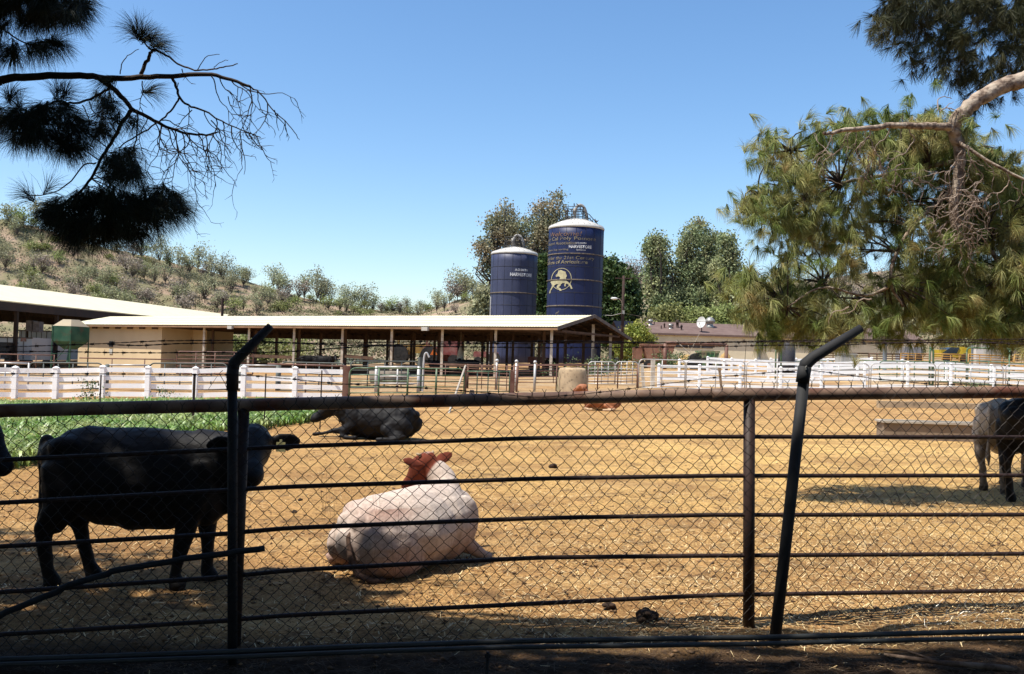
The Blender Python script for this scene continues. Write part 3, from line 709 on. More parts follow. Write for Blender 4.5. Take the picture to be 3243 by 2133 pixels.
# ------------------------------------------------------------------ pines
M_ndark = mat('pine_needles_shade', (.010, .019, .008), (.020, .028, .011), rough=.7, scale=3, island=.35, leafy=True)  # near-black needle green; the boughs' shade is put into the colour
M_ngreen = mat('pine_needles', (.14, .195, .042), (.38, .36, .14), rough=.6, scale=2.2, contrast=(.4, .6), island=.5, c3=(.38, .25, .11), c3scale=2.2, c3range=(.60, .72), trans=.3, leafy=True)
M_ngreend = mat('pine_needles_upper_shade', (.040, .050, .014), (.085, .078, .026), rough=.65, scale=1.6, island=.45, trans=.08)  # darker needle green; the thick crown's own shade is put into the colour
M_twig = mat('twig', (.045, .03, .022), (.085, .06, .045), rough=.9, scale=20)
M_twigp = mat('pale_twig', (.30, .22, .17), (.50, .40, .32), rough=.9, scale=12)

def needles(base, dirs, n, L, spread, droop, width, rs, segs=2, twl=.06):
    """base (T,3), dirs (T,3): returns quads of n needles per tuft"""
    T = len(base); B = np.repeat(base, n, 0); D = np.repeat(dirs, n, 0)
    al = rs.random((T * n, 1)); B = B - D * al * twl
    rnd = rs.normal(size=(T * n, 3)); rnd /= np.linalg.norm(rnd, axis=1, keepdims=True)
    d = D * (1 - .35 * al) + rnd * spread; d /= np.linalg.norm(d, axis=1, keepdims=True)
    ln = L * (.7 + .45 * rs.random((T * n, 1)))
    d2 = d + np.array([0, 0, -1.]) * droop; d2 /= np.linalg.norm(d2, axis=1, keepdims=True)
    sd = np.cross(d, rs.normal(size=(T * n, 3))); sd /= np.linalg.norm(sd, axis=1, keepdims=True); sd *= width / 2
    if segs == 1:
        P0 = B; P2 = B + (d + d2) * ln / 2
        V = np.stack([P0 - sd, P0 + sd, P2 + sd * .5, P2 - sd * .5], 1).reshape(-1, 3)
        Q = np.arange(T * n * 4).reshape(-1, 4); return V, Q
    P0 = B; P1 = B + d * ln * .5; P2 = P1 + d2 * ln * .5
    V = np.stack([P0 - sd, P0 + sd, P1 + sd * .9, P1 - sd * .9, P2 + sd * .3, P2 - sd * .3], 1).reshape(-1, 3)
    k = np.arange(T * n)[:, None] * 6
    Q = np.concatenate([k + np.array([[0, 1, 2, 3]]), k + np.array([[3, 2, 4, 5]])], 0); return V, Q
def inpoly(x, y, P):
    r = False; j = len(P) - 1
    for i in range(len(P)):
        xi, yi = P[i]; xj, yj = P[j]
        if (yi > y) != (yj > y) and x < (xj - xi) * (y - yi) / (yj - yi) + xi: r = not r
        j = i
    return r
def sample_poly(P, n, rr):
    xs = [p[0] for p in P]; ys = [p[1] for p in P]; out = []
    while len(out) < n:
        x = rr.uniform(min(xs), max(xs)); y = rr.uniform(min(ys), max(ys))
        if inpoly(x, y, P): out.append((x, y))
    return out
rr = random.Random(11); rs = np.random.default_rng(11)
def smooth_path(P, it=2):
    for _ in range(it):
        Q_ = [P[0]]
        for a, b in zip(P[:-1], P[1:]): Q_ += [a.lerp(b, .25), a.lerp(b, .75)]
        Q_.append(P[-1]); P = Q_
    return P
def traced(mb, pts, r0_, r1_, k, Y0, Y1, n=8, x0=0, wig=.004):
    """pts in zoomed-crop pixels (scale k, offset x0)"""
    P = [W(x0 + x / k, y / k, Y0 + (Y1 - Y0) * i / (len(pts) - 1)) for i, (x, y) in enumerate(pts)]
    P = smooth_path(P, 2); P = [P[0]] + [p + Vector((rr.uniform(-wig, wig), rr.uniform(-wig, wig), rr.uniform(-wig, wig))) for p in P[1:-1]] + [P[-1]]
    rad = [r0_ + (r1_ - r0_) * i / (len(P) - 1) for i in range(len(P))]
    mb.tube(P, rad, n); return P

# ---- left pine: trunk out of frame to the left, boughs reaching into view
k1 = 1.841
lp = thing('pine_tree', 'dark pine with long drooping needles whose boughs hang in from the left', 'tree', (-5.6, 4.6, 0))
m = MB(); m.tube([(-5.6, 4.6, -.3), (-5.6, 4.6, .3), (-5.55, 4.65, 2), (-5.4, 4.7, 4.5), (-5.1, 4.6, 7), (-4.9, 4.5, 9.5)], [.34, .29, .25, .22, .17, .08], 16); m.obj('trunk', M_bark, lp, True)
m = MB()
P = traced(m, [(0, 470), (60, 452), (250, 440), (500, 438), (620, 455), (850, 450), (1030, 440), (1230, 432), (1330, 455), (1460, 505)], .028, .0085, k1, 6.0, 6.15, 10)
m.tube([(-5.45, 4.7, 4.1), (-4.6, 5.3, 3.9), (-3.9, 5.8, 3.45), P[0] + Vector((-.12, -.02, -.06)), P[0]], [.07, .055, .045, .036, .029], 10)
traced(m, [(1460, 505), (1520, 540), (1590, 640), (1700, 740), (1745, 815)], .006, .002, k1, 6.15, 6.2, 6)
B2 = traced(m, [(560, 445), (640, 500), (720, 570), (770, 640), (860, 680), (960, 735), (1060, 770), (1200, 790), (1270, 770)], .019, .005, k1, 6.05, 6.2)
B3 = traced(m, [(765, 640), (730, 680), (650, 830), (590, 920), (540, 1030), (470, 1110), (400, 1210)], .014, .006, k1, 6.1, 6.0)
traced(m, [(560, 950), (490, 950), (430, 1040), (330, 1120), (220, 1140), (165, 1140)], .006, .003, k1, 6.05, 5.95, 6)
traced(m, [(820, 430), (860, 350), (880, 300), (910, 285)], .013, .009, k1, 6.1, 6.1)
traced(m, [(910, 290), (870, 290), (830, 230), (790, 185)], .007, .004, k1, 6.1, 6.1, 6)
B4 = traced(m, [(910, 290), (1000, 340), (1060, 385), (1150, 412), (1240, 405), (1310, 390), (1385, 370)], .008, .003, k1, 6.1, 6.0, 6)
traced(m, [(1150, 410), (1200, 320), (1280, 316)], .0035, .0018, k1, 6.05, 6.0, 5); traced(m, [(1240, 405), (1270, 365), (1330, 348)], .003, .0018, k1, 6.0, 6.0, 5)
B5 = traced(m, [(1000, 450), (1030, 500), (1045, 570), (1100, 620), (1190, 640), (1260, 690), (1350, 735), (1520, 800)], .0105, .003, k1, 6.1, 6.3)
traced(m, [(1045, 570), (1000, 640), (940, 700), (850, 760), (780, 800), (690, 860)], .0065, .004, k1, 6.12, 6.1, 6)
traced(m, [(640, 510), (560, 560), (470, 600), (400, 600), (330, 580), (230, 640), (100, 670), (0, 690)], .009, .004, k1, 6.1, 5.9, 6)
traced(m, [(800, 640), (805, 760), (770, 900), (760, 1010), (790, 1100)], .006, .003, k1, 6.1, 6.0, 6)
traced(m, [(700, 430), (715, 350), (760, 310), (810, 285)], .004, .002, k1, 6.1, 6.1, 5)
traced(m, [(0, 150), (60, 200), (150, 260), (250, 250), (330, 240)], .006, .003, k1, 5.8, 5.8, 6)
m.obj('bough', M_twig, lp, True)
# dead curling twigs
def twig(mb, x, y, Y, ang, ln, r, depth=0):
    pts = [(x, y)]; a = ang; st = 26
    n = int(ln / st)
    for i in range(n):
        a += rr.uniform(-.45, .45); a += (1.45 - a) * .07
        x += math.cos(a) * st; y += math.sin(a) * st; pts.append((x, y))
        if depth < 3 and rr.random() < .40 and i > 0: twig(mb, x, y, Y + rr.uniform(-.05, .05), a + rr.choice([-1, 1]) * rr.uniform(.5, 1.1), ln * rr.uniform(.3, .5), r * .65, depth + 1)
    if len(pts) > 1:
        P = [W(px / k1, py / k1, Y + .006 * i) for i, (px, py) in enumerate(pts)]
        mb.tube(P, [r * (1 - .6 * i / (len(P) - 1)) for i in range(len(P))], 4)
m = MB()
for (x, y, a, ln) in [(1230, 440, 1.1, 330), (1280, 450, 1.0, 260), (1350, 470, 1.2, 300), (1400, 490, .9, 380), (1460, 510, 1.5, 330), (1450, 520, 1.25, 300), (1500, 530, 1.0, 260), (1560, 600, 1.6, 240), (1620, 660, 1.8, 130),
                      (1100, 620, 1.2, 180), (1190, 640, 1.3, 300), (1260, 690, 1.4, 330), (1300, 710, 1.1, 300), (1350, 735, 1.3, 300), (1400, 760, 1.2, 280), (1450, 780, 1.0, 250), (1480, 780, .4, 150),
                      (860, 690, 1.5, 340), (900, 710, 1.35, 380), (940, 730, 1.5, 350), (980, 750, 1.2, 420), (1020, 760, 1.1, 440), (1060, 770, 1.05, 460), (1100, 775, 1.0, 430), (1150, 780, 1.1, 330), (1200, 790, 1.2, 260), (1240, 780, 1.0, 260),
                      (940, 700, .2, 300), (1000, 745, .15, 260), (1000, 755, 1.3, 380), (1080, 775, 1.25, 440), (830, 470, 1.5, 260), (1060, 400, 1.5, 110), (1040, 480, 2.0, 60), (950, 720, 1.8, 300), (1600, 640, 1.0, 180), (1660, 700, 1.4, 120),
                      (960, 300, -.1, 60), (480, 610, 1.2, 260), (520, 590, 1.0, 240), (1230, 700, .3, 250), (1120, 640, 2.0, 200), (1330, 560, 1.8, 200), (1380, 560, 1.3, 260)]:
    twig(m, x, y, 6.1 + rr.uniform(-.12, .15), a, ln * rr.uniform(.85, 1.15), .0042)
m.obj('dead_twig', M_twig, lp)
# needle mops
MOPS = [([(-60, -60), (255, -60), (270, 30), (225, 75), (200, 85), (150, 70), (60, 80), (-60, 110)], 130, 5.8), ([(-60, 120), (60, 140), (190, 128), (180, 150), (90, 170), (-60, 190)], 34, 5.8),
        ([(-60, 330), (60, 350), (130, 320), (230, 330), (270, 400), (300, 450), (230, 490), (150, 470), (40, 440), (-60, 400)], 120, 6.0), ([(300, 300), (420, 300), (440, 400), (330, 440), (260, 380)], 24, 6.1),
        ([(100, 640), (210, 615), (300, 600), (400, 620), (520, 640), (560, 690), (480, 740), (300, 770), (220, 760), (140, 700)], 190, 6.0), ([(330, 500), (430, 470), (440, 560), (340, 580)], 34, 6.0), ([(430, 580), (540, 600), (590, 660), (500, 680)], 26, 6.05)]
tb = []; td = []; cn = []
for P, n, Y in MOPS:
    cx_ = sum(p[0] for p in P) / len(P)
    for (x, y) in sample_poly(P, n, rr):
        Yq = Y + rr.uniform(-.3, .3); b = W(x, y, Yq); o = (x - cx_) / 300
        d = Vector((o * 1.1 + rr.uniform(-.5, .5), rr.uniform(-.5, .5), -.75 + rr.uniform(-.3, .7))).normalized()
        tb.append(b); td.append(d); cn.append((x, y, Yq))
for (x, y, n, dx, dz) in [(428, 98, 3, -.3, .4), (470, 125, 3, .6, .3), (500, 140, 2, .8, .1), (450, 110, 2, 0, .6), (88, 620, 2, -.7, .6), (35, 305, 3, .1, .4), (475, 290, 2, .4, .2), (180, 290, 2, .1, .8), (160, 600, 1, .2, .8), (210, 300, 2, .4, .5), (60, 330, 2, -.2, .3), (570, 665, 3, .9, -.1), (560, 640, 2, .8, .2), (180, 140, 2, .8, .3), (240, 60, 3, .8, -.1), (245, 20, 3, .8, .1), (640 / 1.84, 480 / 1.84, 2, -.3, -.5)]:
    for i in range(n):
        tb.append(W(x + rr.uniform(-5, 5), y + rr.uniform(-5, 5), 6.05)); td.append(Vector((dx + rr.uniform(-.3, .3), rr.uniform(-.3, .3), dz + rr.uniform(-.3, .3))).normalized())
V, Q = needles(np.array(tb), np.array(td), 70, .165, .62, .45, .0021, rs)
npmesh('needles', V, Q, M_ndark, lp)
# twigs that carry the mops
skel = [Vector(v) for P_ in (B2, B3, B4, P[:0]) for v in P_] if False else [v for P_ in (B2, B3, B4) for v in P_]
m = MB()
for i in range(0, len(cn), 4):
    b = tb[i]; q = min(skel, key=lambda s_: (s_ - b).length); mid = q.lerp(b, .5) + Vector((rr.uniform(-.05, .05), rr.uniform(-.05, .05), rr.uniform(0, .08)))
    if (q - b).length < .33: m.tube(smooth_path([q, mid, b], 1), (.004, .0025), 5)
m.obj('twig', M_twig, lp)

# ---- canopy of the same pine above and behind the viewer: what really shades the foreground
def gxy(px, py): Y = ZC * F / (py - Hline(px)); return ((px - CX) / F * Y, Y)
SH = [gxy(a, b) for a, b in [(-1500, 1640), (60, 1648), (230, 1690), (250, 1785), (740, 1790), (860, 1835), (1100, 1845), (1250, 1898), (1390, 1935), (1600, 1990), (1750, 2060), (2300, 2085), (3400, 2085), (4300, 2085)]]
SH = [(-9, 9.2)] + SH + [(8.5, 5.0), (8.5, -8), (-9, -8)]
DAP = [gxy(a, b) for a, b in [(250, 1700), (700, 1700), (760, 1790), (250, 1790)]]
HOLES = [gxy(a, b) + (r_,) for a, b, r_ in [(640, 2030, .10), (250, 2092, .16), (560, 2080, .12), (1060, 2085, .16), (1900, 2100, .22), (2720, 2085, .13), (1230, 2020, .12), (320, 1885, .16), (480, 1835, .13), (640, 1822, .12), (90, 1880, .14), (600, 1905, .12), (1180, 1885, .12), (2100, 2030, .10), (1450, 1950, .12)]]
cb = []; cd = []
clump = []
tries = 0
while len(clump) < 2100:
    gx_, gy_ = rr.uniform(-9, 8.5), rr.uniform(-8, 9.3)
    if inpoly(gx_, gy_, SH) or (inpoly(gx_, gy_, DAP) and rr.random() < .8): clump.append((gx_, gy_, rr.uniform(4.7, 7.6)))
for (gx_, gy_, h) in clump:
    for q in range(17):
        ax, ay, ah = gx_ + rr.gauss(0, .24), gy_ + rr.gauss(0, .22), h + rr.gauss(0, .14)
        if not (inpoly(ax, ay, SH) or inpoly(ax, ay, DAP)): continue
        if any((ax - a) ** 2 + (ay - b) ** 2 < r_ * r_ for a, b, r_ in HOLES): continue
        p = Vector((ax, ay, 0)) + to_sun * (ah / to_sun.z)
        if p.y > .3:
            u, v = PXof(p.x, p.y, p.z)
            if -130 < u < 3370 and v > -150: continue
        cb.append(p); cd.append(Vector((rr.uniform(-1, 1), rr.uniform(-1, 1), rr.uniform(-.8, .3))).normalized())
V, Q = needles(np.array(cb), np.array(cd), 24, .20, .8, .3, .016, rs, segs=1)
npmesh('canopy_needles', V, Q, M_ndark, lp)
m = MB()
for i in range(0, len(clump), 9):
    gx_, gy_, h = clump[i]; p = Vector((gx_, gy_, 0)) + to_sun * (h / to_sun.z)
    if p.y > .3:
        u, v = PXof(p.x, p.y, p.z)
        if -200 < u < 3500 and v > -300: continue
    st = Vector((-5.3, 4.65, 5.0 + (i % 40) * .08)); mid = st.lerp(p, .5) + Vector((0, 0, .5))
    bad = False
    for t_ in (.25, .5, .75):
        q_ = st.lerp(p, t_)
        if q_.y > .5:
            u, v = PXof(*q_)
            if -100 < u < 3300 and v > -100: bad = True
    if not bad: m.tube([st, mid, p], [.05, .03, .008], 6)
m.obj('canopy_bough', M_bark, lp, True)

# ---- right pine, sunlit
k2 = 1.9565; X2 = 2300
rp = thing('pine_tree', 'sunlit pine with drooping olive needles and a thick bark-flaked limb on the right', 'tree', (8.4, 11.6, 0))
m = MB(); m.tube([(8.6, 11.8, -.3), (8.55, 11.75, .4), (8.4, 11.6, 2.5), (8.1, 11.4, 5), (7.9, 11.4, 8), (7.7, 11.4, 10)], [.42, .36, .30, .26, .2, .08], 18); m.obj('trunk', M_bark, rp, True)
M_limb = mat('limb_bark', (.16, .11, .08), (.40, .30, .22), rough=.95, scale=16, bump=.03, bscale=26, c3=(.52, .42, .32), c3scale=9, c3range=(.5, .6), contrast=(.42, .56))
m = MB()

P = traced(m, [(1900, 470), (1845, 488), (1700, 535), (1560, 615), (1470, 690), (1400, 775), (1425, 850), (1440, 900), (1450, 1000), (1430, 1150), (1400, 1300), (1440, 1500)], .105, .045, k2, 10.7, 11.0, 14, X2, .012)
m.tube([(8.35, 11.6, 4.9), (7.4, 11.2, 5.15), W(3330, 225, 10.75), P[0]], [.16, .13, .115, .105], 14)
traced(m, [(1385, 785), (1300, 782), (1200, 778), (1000, 776), (880, 795), (750, 800), (640, 828), (600, 822)], .05, .014, k2, 10.75, 10.3, 10, X2, .008)
traced(m, [(1440, 880), (1480, 905), (1600, 985), (1740, 1060), (1860, 1120)], .022, .014, k2, 10.8, 10.6, 8, X2)
traced(m, [(1420, 1000), (1250, 1030), (1100, 1060), (900, 1100), (700, 1130), (500, 1230)], .035, .012, k2, 11.3, 11.5, 8, X2)
traced(m, [(1430, 1150), (1300, 1260), (1150, 1400), (1050, 1560), (1000, 1750), (1100, 1900)], .035, .014, k2, 11.3, 11.2, 8, X2)
traced(m, [(1440, 1350), (1600, 1500), (1750, 1700), (1900, 1850)], .035, .02, k2, 11.3, 11.4, 8, X2)
traced(m, [(1000, 1780), (850, 1850), (600, 1750), (380, 1900)], .02, .008, k2, 11.2, 11.0, 8, X2)
traced(m, [(500, 1230), (350, 1280), (200, 1200)], .012, .006, k2, 11.5, 11.3, 6, X2)
traced(m, [(600, 1180), (500, 1040), (400, 930)], .012, .006, k2, 11.5, 11.3, 6, X2)
m.obj('limb', M_limb, rp, True)
# pale dead curly twigs in front of the foliage
def twig2(mb, x, y, Y, ang, ln, r, depth=0):
    pts = [(x, y)]; a = ang; st = 16
    for i in range(int(ln / st)):
        a += rr.uniform(-.7, .7); a += (1.5 - a) * .10
        x += math.cos(a) * st; y += math.sin(a) * st; pts.append((x, y))
        if depth < 2 and rr.random() < .16 and i > 1: twig2(mb, x, y, Y + rr.uniform(-.05, .05), a + rr.choice([-1, 1]) * rr.uniform(.5, 1.2), ln * .45, r * .7, depth + 1)
    if len(pts) > 2:
        P_ = [W(X2 + px / k2, py / k2, Y + .01 * i) for i, (px, py) in enumerate(pts)]
        mb.tube(P_, [r * (1 - .6 * i / (len(P_) - 1)) for i in range(len(P_))], 5)
m = MB()
for (x, y, a, ln) in [(1130, 790, 1.7, 420), (890, 800, 1.5, 420), (750, 810, 1.4, 400), (830, 790, 2.6, 250), (1000, 770, 2.9, 260), (920, 930, 1.2, 300), (880, 960, 2.2, 300), (1460, 930, 2.0, 430), (1480, 940, 1.6, 380), (1500, 900, 1.1, 380), (1600, 990, 1.5, 260), (1740, 1070, 1.4, 420),
                      (1320, 690, -1.2, 170), (1310, 680, -1.5, 170), (1420, 1000, 1.8, 500), (1000, 780, 1.3, 300), (680, 820, 2.3, 250), (1840, 1120, 1.6, 300), (900, 1850, 2.5, 250), (760, 1900, 2.2, 200), (1100, 1000, 1.8, 260)]:
    twig2(m, x, y, 10.7 + rr.uniform(-.1, .1), a, ln, .0085)
for i in range(46):
    twig2(m, rr.uniform(1330, 1560), rr.uniform(1150, 1560), rr.uniform(10.5, 10.9), rr.uniform(0, 3), rr.uniform(90, 260), .007)
m.obj('dead_twig', M_twigp, rp)
CR = [(2440, 440), (2560, 425), (2650, 400), (2750, 380), (2850, 350), (3000, 352), (3060, 420), (3150, 470), (3243, 560), (3400, 560), (3400, 1090), (3243, 1090), (3000, 1075), (2900, 1090), (2760, 1060), (2700, 1060), (2600, 1070), (2520, 1085), (2420, 1060), (2370, 1040),
      (2340, 990), (2330, 900), (2330, 870), (2400, 880), (2470, 860), (2450, 800), (2440, 740), (2370, 690), (2375, 640), (2400, 590), (2450, 560), (2460, 500)]
THIN = [[(2540, 810), (2880, 800), (2900, 900), (2740, 960), (2560, 960)], [(3120, 330), (3300, 330), (3300, 560), (3160, 520)], [(2450, 450), (2700, 400), (2700, 430), (2450, 520)], [(2560, 960), (2800, 900), (2800, 1010), (2650, 1000)]]
tb = []; td = []; bc = []
for (x, y) in sample_poly(CR, 430, rr):
    if any(inpoly(x, y, T_) for T_ in THIN) and rr.random() < .6: continue
    bc.append((x, y, 11.6 + rr.uniform(-.65, .75)))
for (x, y) in [(2440, 440), (2410, 500), (2380, 640), (2420, 600), (2470, 600), (2375, 690), (2350, 670), (2340, 880), (2370, 900), (2335, 990), (2350, 1000), (2560, 420), (2620, 415), (2770, 375), (2860, 360), (2930, 355), (3080, 420), (2720, 1010), (2660, 1040), (2900, 1030), (2420, 540), (2440, 480), (3200, 700), (3210, 880), (2450, 1040), (2560, 1040), (2390, 960), (3150, 480), (2520, 700), (2600, 640)]:
    bc.append((x, y, 11.2 + rr.uniform(-.2, .2)))
for (x, y) in sample_poly([(3010, 560), (3130, 520), (3260, 600), (3400, 600), (3400, 1080), (3020, 1070), (2960, 800)], 110, rr): bc.append((x, y, 12.5 + rr.uniform(-.3, .9)))
main = [W(X2 + x / k2, y / k2, 11.25) for x, y in [(1440, 1000), (1430, 1150), (1250, 1030), (1100, 1060), (900, 1100), (700, 1130), (500, 1230), (1300, 1260), (1150, 1400), (1050, 1560), (1000, 1750), (1600, 1500), (1750, 1700), (850, 1850), (600, 1750), (380, 1900), (400, 930), (200, 1200)]]
mt = MB()
for (x, y, Y) in bc:
    c = W(x, y, Y); q = min(main, key=lambda s_: (s_ - c).length)
    if (q - c).length < 1.2:
        mid = q.lerp(c, .5) + Vector((rr.uniform(-.1, .1), rr.uniform(-.1, .1), rr.uniform(0, .15))); mt.tube(smooth_path([q, mid, c + Vector((0, 0, .05))], 1), (.014, .005), 5)
    for i in range(8):
        tb.append(c + Vector((rr.gauss(0, .13), rr.gauss(0, .14), rr.gauss(0, .10))))
        if i < 5: td.append(Vector((rr.uniform(-.6, .6), rr.uniform(-.7, .4), -.75 + rr.uniform(-.2, .5))).normalized())
        else: td.append(Vector((rr.uniform(-.8, .6), rr.uniform(-.8, .3), rr.uniform(-.1, .9))).normalized())
V, Q = needles(np.array(tb), np.array(td), 54, .19, .50, .70, .0042, rs)
npmesh('needles', V, Q, M_ngreen, rp)
mt.obj('twig', M_twig, rp)
# upper crown mass
UP = [(2800, -200), (3500, -200), (3500, 230), (3243, 200), (3160, 270), (3110, 290), (3060, 270), (3010, 240), (2950, 190), (2900, 170), (2870, 140), (2840, 120), (2810, 90), (2800, 40)]
tb = []; td = []
pts = sample_poly(UP, 230, rr) + [(2800, 30), (2795, 50), (2805, 105), (2850, 140), (2800, 120), (2840, 60), (3130, 300), (3090, 295), (3200, 270), (2960, 220), (2900, 190)]
for (x, y) in pts:
    c = W(x, y, 12.3 + rr.uniform(-.6, 1.2))
    for i in range(8):
        tb.append(c + Vector((rr.gauss(0, .12), rr.gauss(0, .13), rr.gauss(0, .09)))); td.append(Vector((rr.uniform(-.7, .5), rr.uniform(-.6, .6), -.7 + rr.uniform(-.3, .8))).normalized())
# the rest of this crown, above the frame, which shades it
for i in range(900):
    p = Vector((rr.uniform(4.6, 9.5), rr.uniform(12.2, 14.5), rr.uniform(6.6, 8.6)))
    u, v = PXof(*p)
    if v > -200 and u < 3300: continue
    for q in range(4): tb.append(p + Vector((rr.gauss(0, .2), rr.gauss(0, .2), rr.gauss(0, .15)))); td.append(Vector((rr.uniform(-.7, .7), rr.uniform(-.7, .7), rr.uniform(-1, .4))).normalized())
V, Q = needles(np.array(tb), np.array(td), 44, .20, .55, .5, .0050, rs, segs=1)
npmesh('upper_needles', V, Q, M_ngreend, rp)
m = MB()
for i in range(9):
    e = W(rr.uniform(2900, 3200), rr.uniform(-160, 100), 13.0); s_ = Vector((7.9, 11.6, rr.uniform(6.4, 7.4))); m.tube(smooth_path([s_, s_.lerp(e, .5) + Vector((0, .5, .5)), e]), (.03, .006), 6)
m.obj('upper_limb', M_bark, rp, True)

# dense pines added behind and beside the viewer, unseen, to close off the sky
def sky_block_pine(x, y, h, r_, label):
    t = thing('pine_tree', label, 'tree', (x, y, 0)); m = MB(); m.tube([(x, y, -.3), (x, y, h * .6), (x, y, h)], [.3, .2, .05], 10); m.obj('trunk', M_bark, t, True)
    tb = []; td = []
    for i in range(2600):
        z = rr.uniform(.5, h); q = r_ * (1 - .5 * z / h) * rr.random() ** .4; a = rr.uniform(0, 6.28)
        tb.append((x + q * math.cos(a), y + q * math.sin(a), z)); td.append((math.cos(a), math.sin(a), rr.uniform(-.8, .2)))
    td = np.array(td); td /= np.linalg.norm(td, axis=1, keepdims=True)
    V, Q = needles(np.array(tb), td, 16, .24, .7, .3, .03, rs, segs=1); npmesh('needles', V, Q, M_ndark, t)
sky_block_pine(-7.5, -3.0, 7, 3.2, 'bushy sky-blocking pine added behind the viewer to the left'); sky_block_pine(-1.5, -6.5, 7, 3.4, 'bushy sky-blocking pine added directly behind the viewer'); sky_block_pine(5.0, -5.0, 7, 3.4, 'bushy sky-blocking pine added behind the viewer to the right'); sky_block_pine(10.5, 0.5, 7, 3.0, 'bushy sky-blocking pine added beside the viewer on the right, out of view'); sky_block_pine(-9.6, 5.0, 7, 2.8, 'bushy sky-blocking pine added out of view to the left of the fence')
# ------------------------------------------------------------------ long open barn
M_roof = mat('pale_roof_sheet', (.66, .60, .40), (.60, .54, .36), rough=.5, scale=.6, spec=.3, leafy=True)
M_tan = mat('tan_plywood', (.80, .62, .38), (.70, .53, .32), rough=.85, scale=.5, stretch=(1, 1, .25), contrast=(.3, .7), bump=.004, bscale=12)
M_white = mat('white_post_paint', (.80, .72, .60), (.55, .45, .34), rough=.75, scale=3, bump=.002, bscale=30)
M_timber = mat('brown_timber', (.15, .085, .05), (.08, .045, .03), rough=.85, scale=2, stretch=(1, 1, .3), bump=.004, bscale=20)
M_darktimber = mat('dark_timber', (.06, .035, .022), (.03, .02, .014), rough=.9, scale=2)
M_greyfascia = mat('grey_fascia', (.20, .17, .15), (.12, .095, .08), rough=.8, scale=3)
M_conc = mat('concrete', (.56, .41, .25), (.42, .31, .19), rough=.9, scale=2.5, bump=.01, bscale=10, c3=(.26, .19, .12), c3scale=6, c3range=(.55, .7))
M_dark = mat('dark_metal', (.03, .03, .032), (.055, .05, .045), rough=.6, scale=6)
def Yb(px): return 70 / (1 - .000222 * (1748 - px))
def lineXY(px): Y = Yb(px); return Vector(((px - CX) / F * Y, Y, 0))
A_ = lineXY(1748); B_ = lineXY(231); U_ = (B_ - A_).normalized(); N_ = Vector((-U_.y, U_.x, 0))
if N_.y < 0: N_ = -N_
def proj_u(px, t=0.0):
    """distance along the barn at which the line t metres behind the front row meets pixel column px"""
    k = (px - CX) / F
    # (A.x + u*U.x + t*N.x) = k*(A.y + u*U.y + t*N.y)
    return (k * (A_.y + t * N_.y) - A_.x - t * N_.x) / (U_.x - k * U_.y)
EZ = W(1748, 1036, 70).z; RZ = W(1850, 998, 73.9).z
LB = (B_ - A_).length
def bp(u, t, z): p = A_ + U_ * u + N_ * t; return Vector((p.x, p.y, z))
zfl = lambda u: .25 - .006 * u
barn = thing('open_barn', 'long low open-sided barn with a pale sheet roof and rows of posts', 'barn', tuple(bp(LB / 2, 4.7, 0)))
def roof_sheet(mb, e0, e1, r0_, r1_, th=.06, n=0):
    a, b, c, d = e0, e1, r1_, r0_
    nn = (b - a).cross(d - a).normalized()
    if nn.z < 0: nn = -nn
    mb.hexa([a, b, c, d, a + nn * th, b + nn * th, c + nn * th, d + nn * th])
OH = .9
m = MB()
# front slope in corrugated strips: one sheet with ribs
ul0, ul1 = -1.0, LB + .3
ribs = 260
for side, (te, tr, ze, zr) in enumerate(((-OH, 4.7, EZ, RZ), (11.2, 4.7, EZ - .45, RZ))):
    vs = []; fs = []
    for i in range(ribs * 2 + 1):
        u = ul0 + (ul1 - ul0) * i / (ribs * 2); h = .025 if i % 2 else 0
        ut = u + (0 if u < LB - 8 else 0)
        vs.append(bp(u, te, ze + h)); vs.append(bp(u, tr, zr + h + .002 * side))
    for i in range(ribs * 2): fs.append((i * 2, i * 2 + 2, i * 2 + 3, i * 2 + 1))
    m.add(vs, fs)
m.obj('roof', M_roof, barn)
m = MB()
for (te, tr, ze, zr) in ((-OH + .02, 4.7, EZ, RZ), (11.2, 4.7, EZ - .45, RZ)): roof_sheet(m, bp(ul0, te, ze - .06), bp(ul1, te, ze - .06), bp(ul0, tr, zr - .07), bp(ul1, tr, zr - .07), .03)
m.obj('roof_shade_sheet', M_darktimber, barn)  # dark sheet added to put deep shade under the roof
m = MB()
for k in range(1, 4):     # overlap seams on the front slope
    t_ = -OH + (4.7 + OH) * k / 4.0; z_ = EZ + (RZ - EZ) * k / 4.0
    m.beam(bp(ul0, t_, z_ + .035), bp(ul1, t_, z_ + .035), .012, .02)
m.obj('roof_seam', M_greyfascia, barn)
m = MB(); m.beam(bp(ul0 - .02, -OH, EZ - .10), bp(ul0 - .02, 4.7, RZ - .06), .06, .26); m.beam(bp(ul0 - .02, 4.7, RZ - .06), bp(ul0 - .02, 11.2, EZ - .52), .06, .26); m.obj('gable_board', M_greyfascia, barn)
m = MB(); m.beam(bp(ul0, -OH + .05, EZ - .16), bp(ul1, -OH + .05, EZ - .16), .05, .16); m.obj('eave_board', mat('eave_wood', (.36, .21, .11), (.26, .15, .08), rough=.85, scale=1), barn)
front_px = [647, 789, 932, 1085, 1241, 1401, 1570, 1747]
fu = [proj_u(p_) for p_ in front_px]
for u in fu:
    m = MB(); m.beam(bp(u, 0, zfl(u) - .3), bp(u, 0, EZ - .1), .20); m.obj('post', M_white, barn)
m = MB(); m.beam(bp(fu[0] + 1, 0.14, EZ - .14), bp(-.6, .14, EZ - .14), .10, .26); m.beam(bp(LB, 4.7, RZ - .3), bp(-.8, 4.7, RZ - .3), .10, .28); m.beam(bp(fu[0] + 6, 10.6, EZ - .55), bp(-.6, 10.6, EZ - .55), .12, .75)
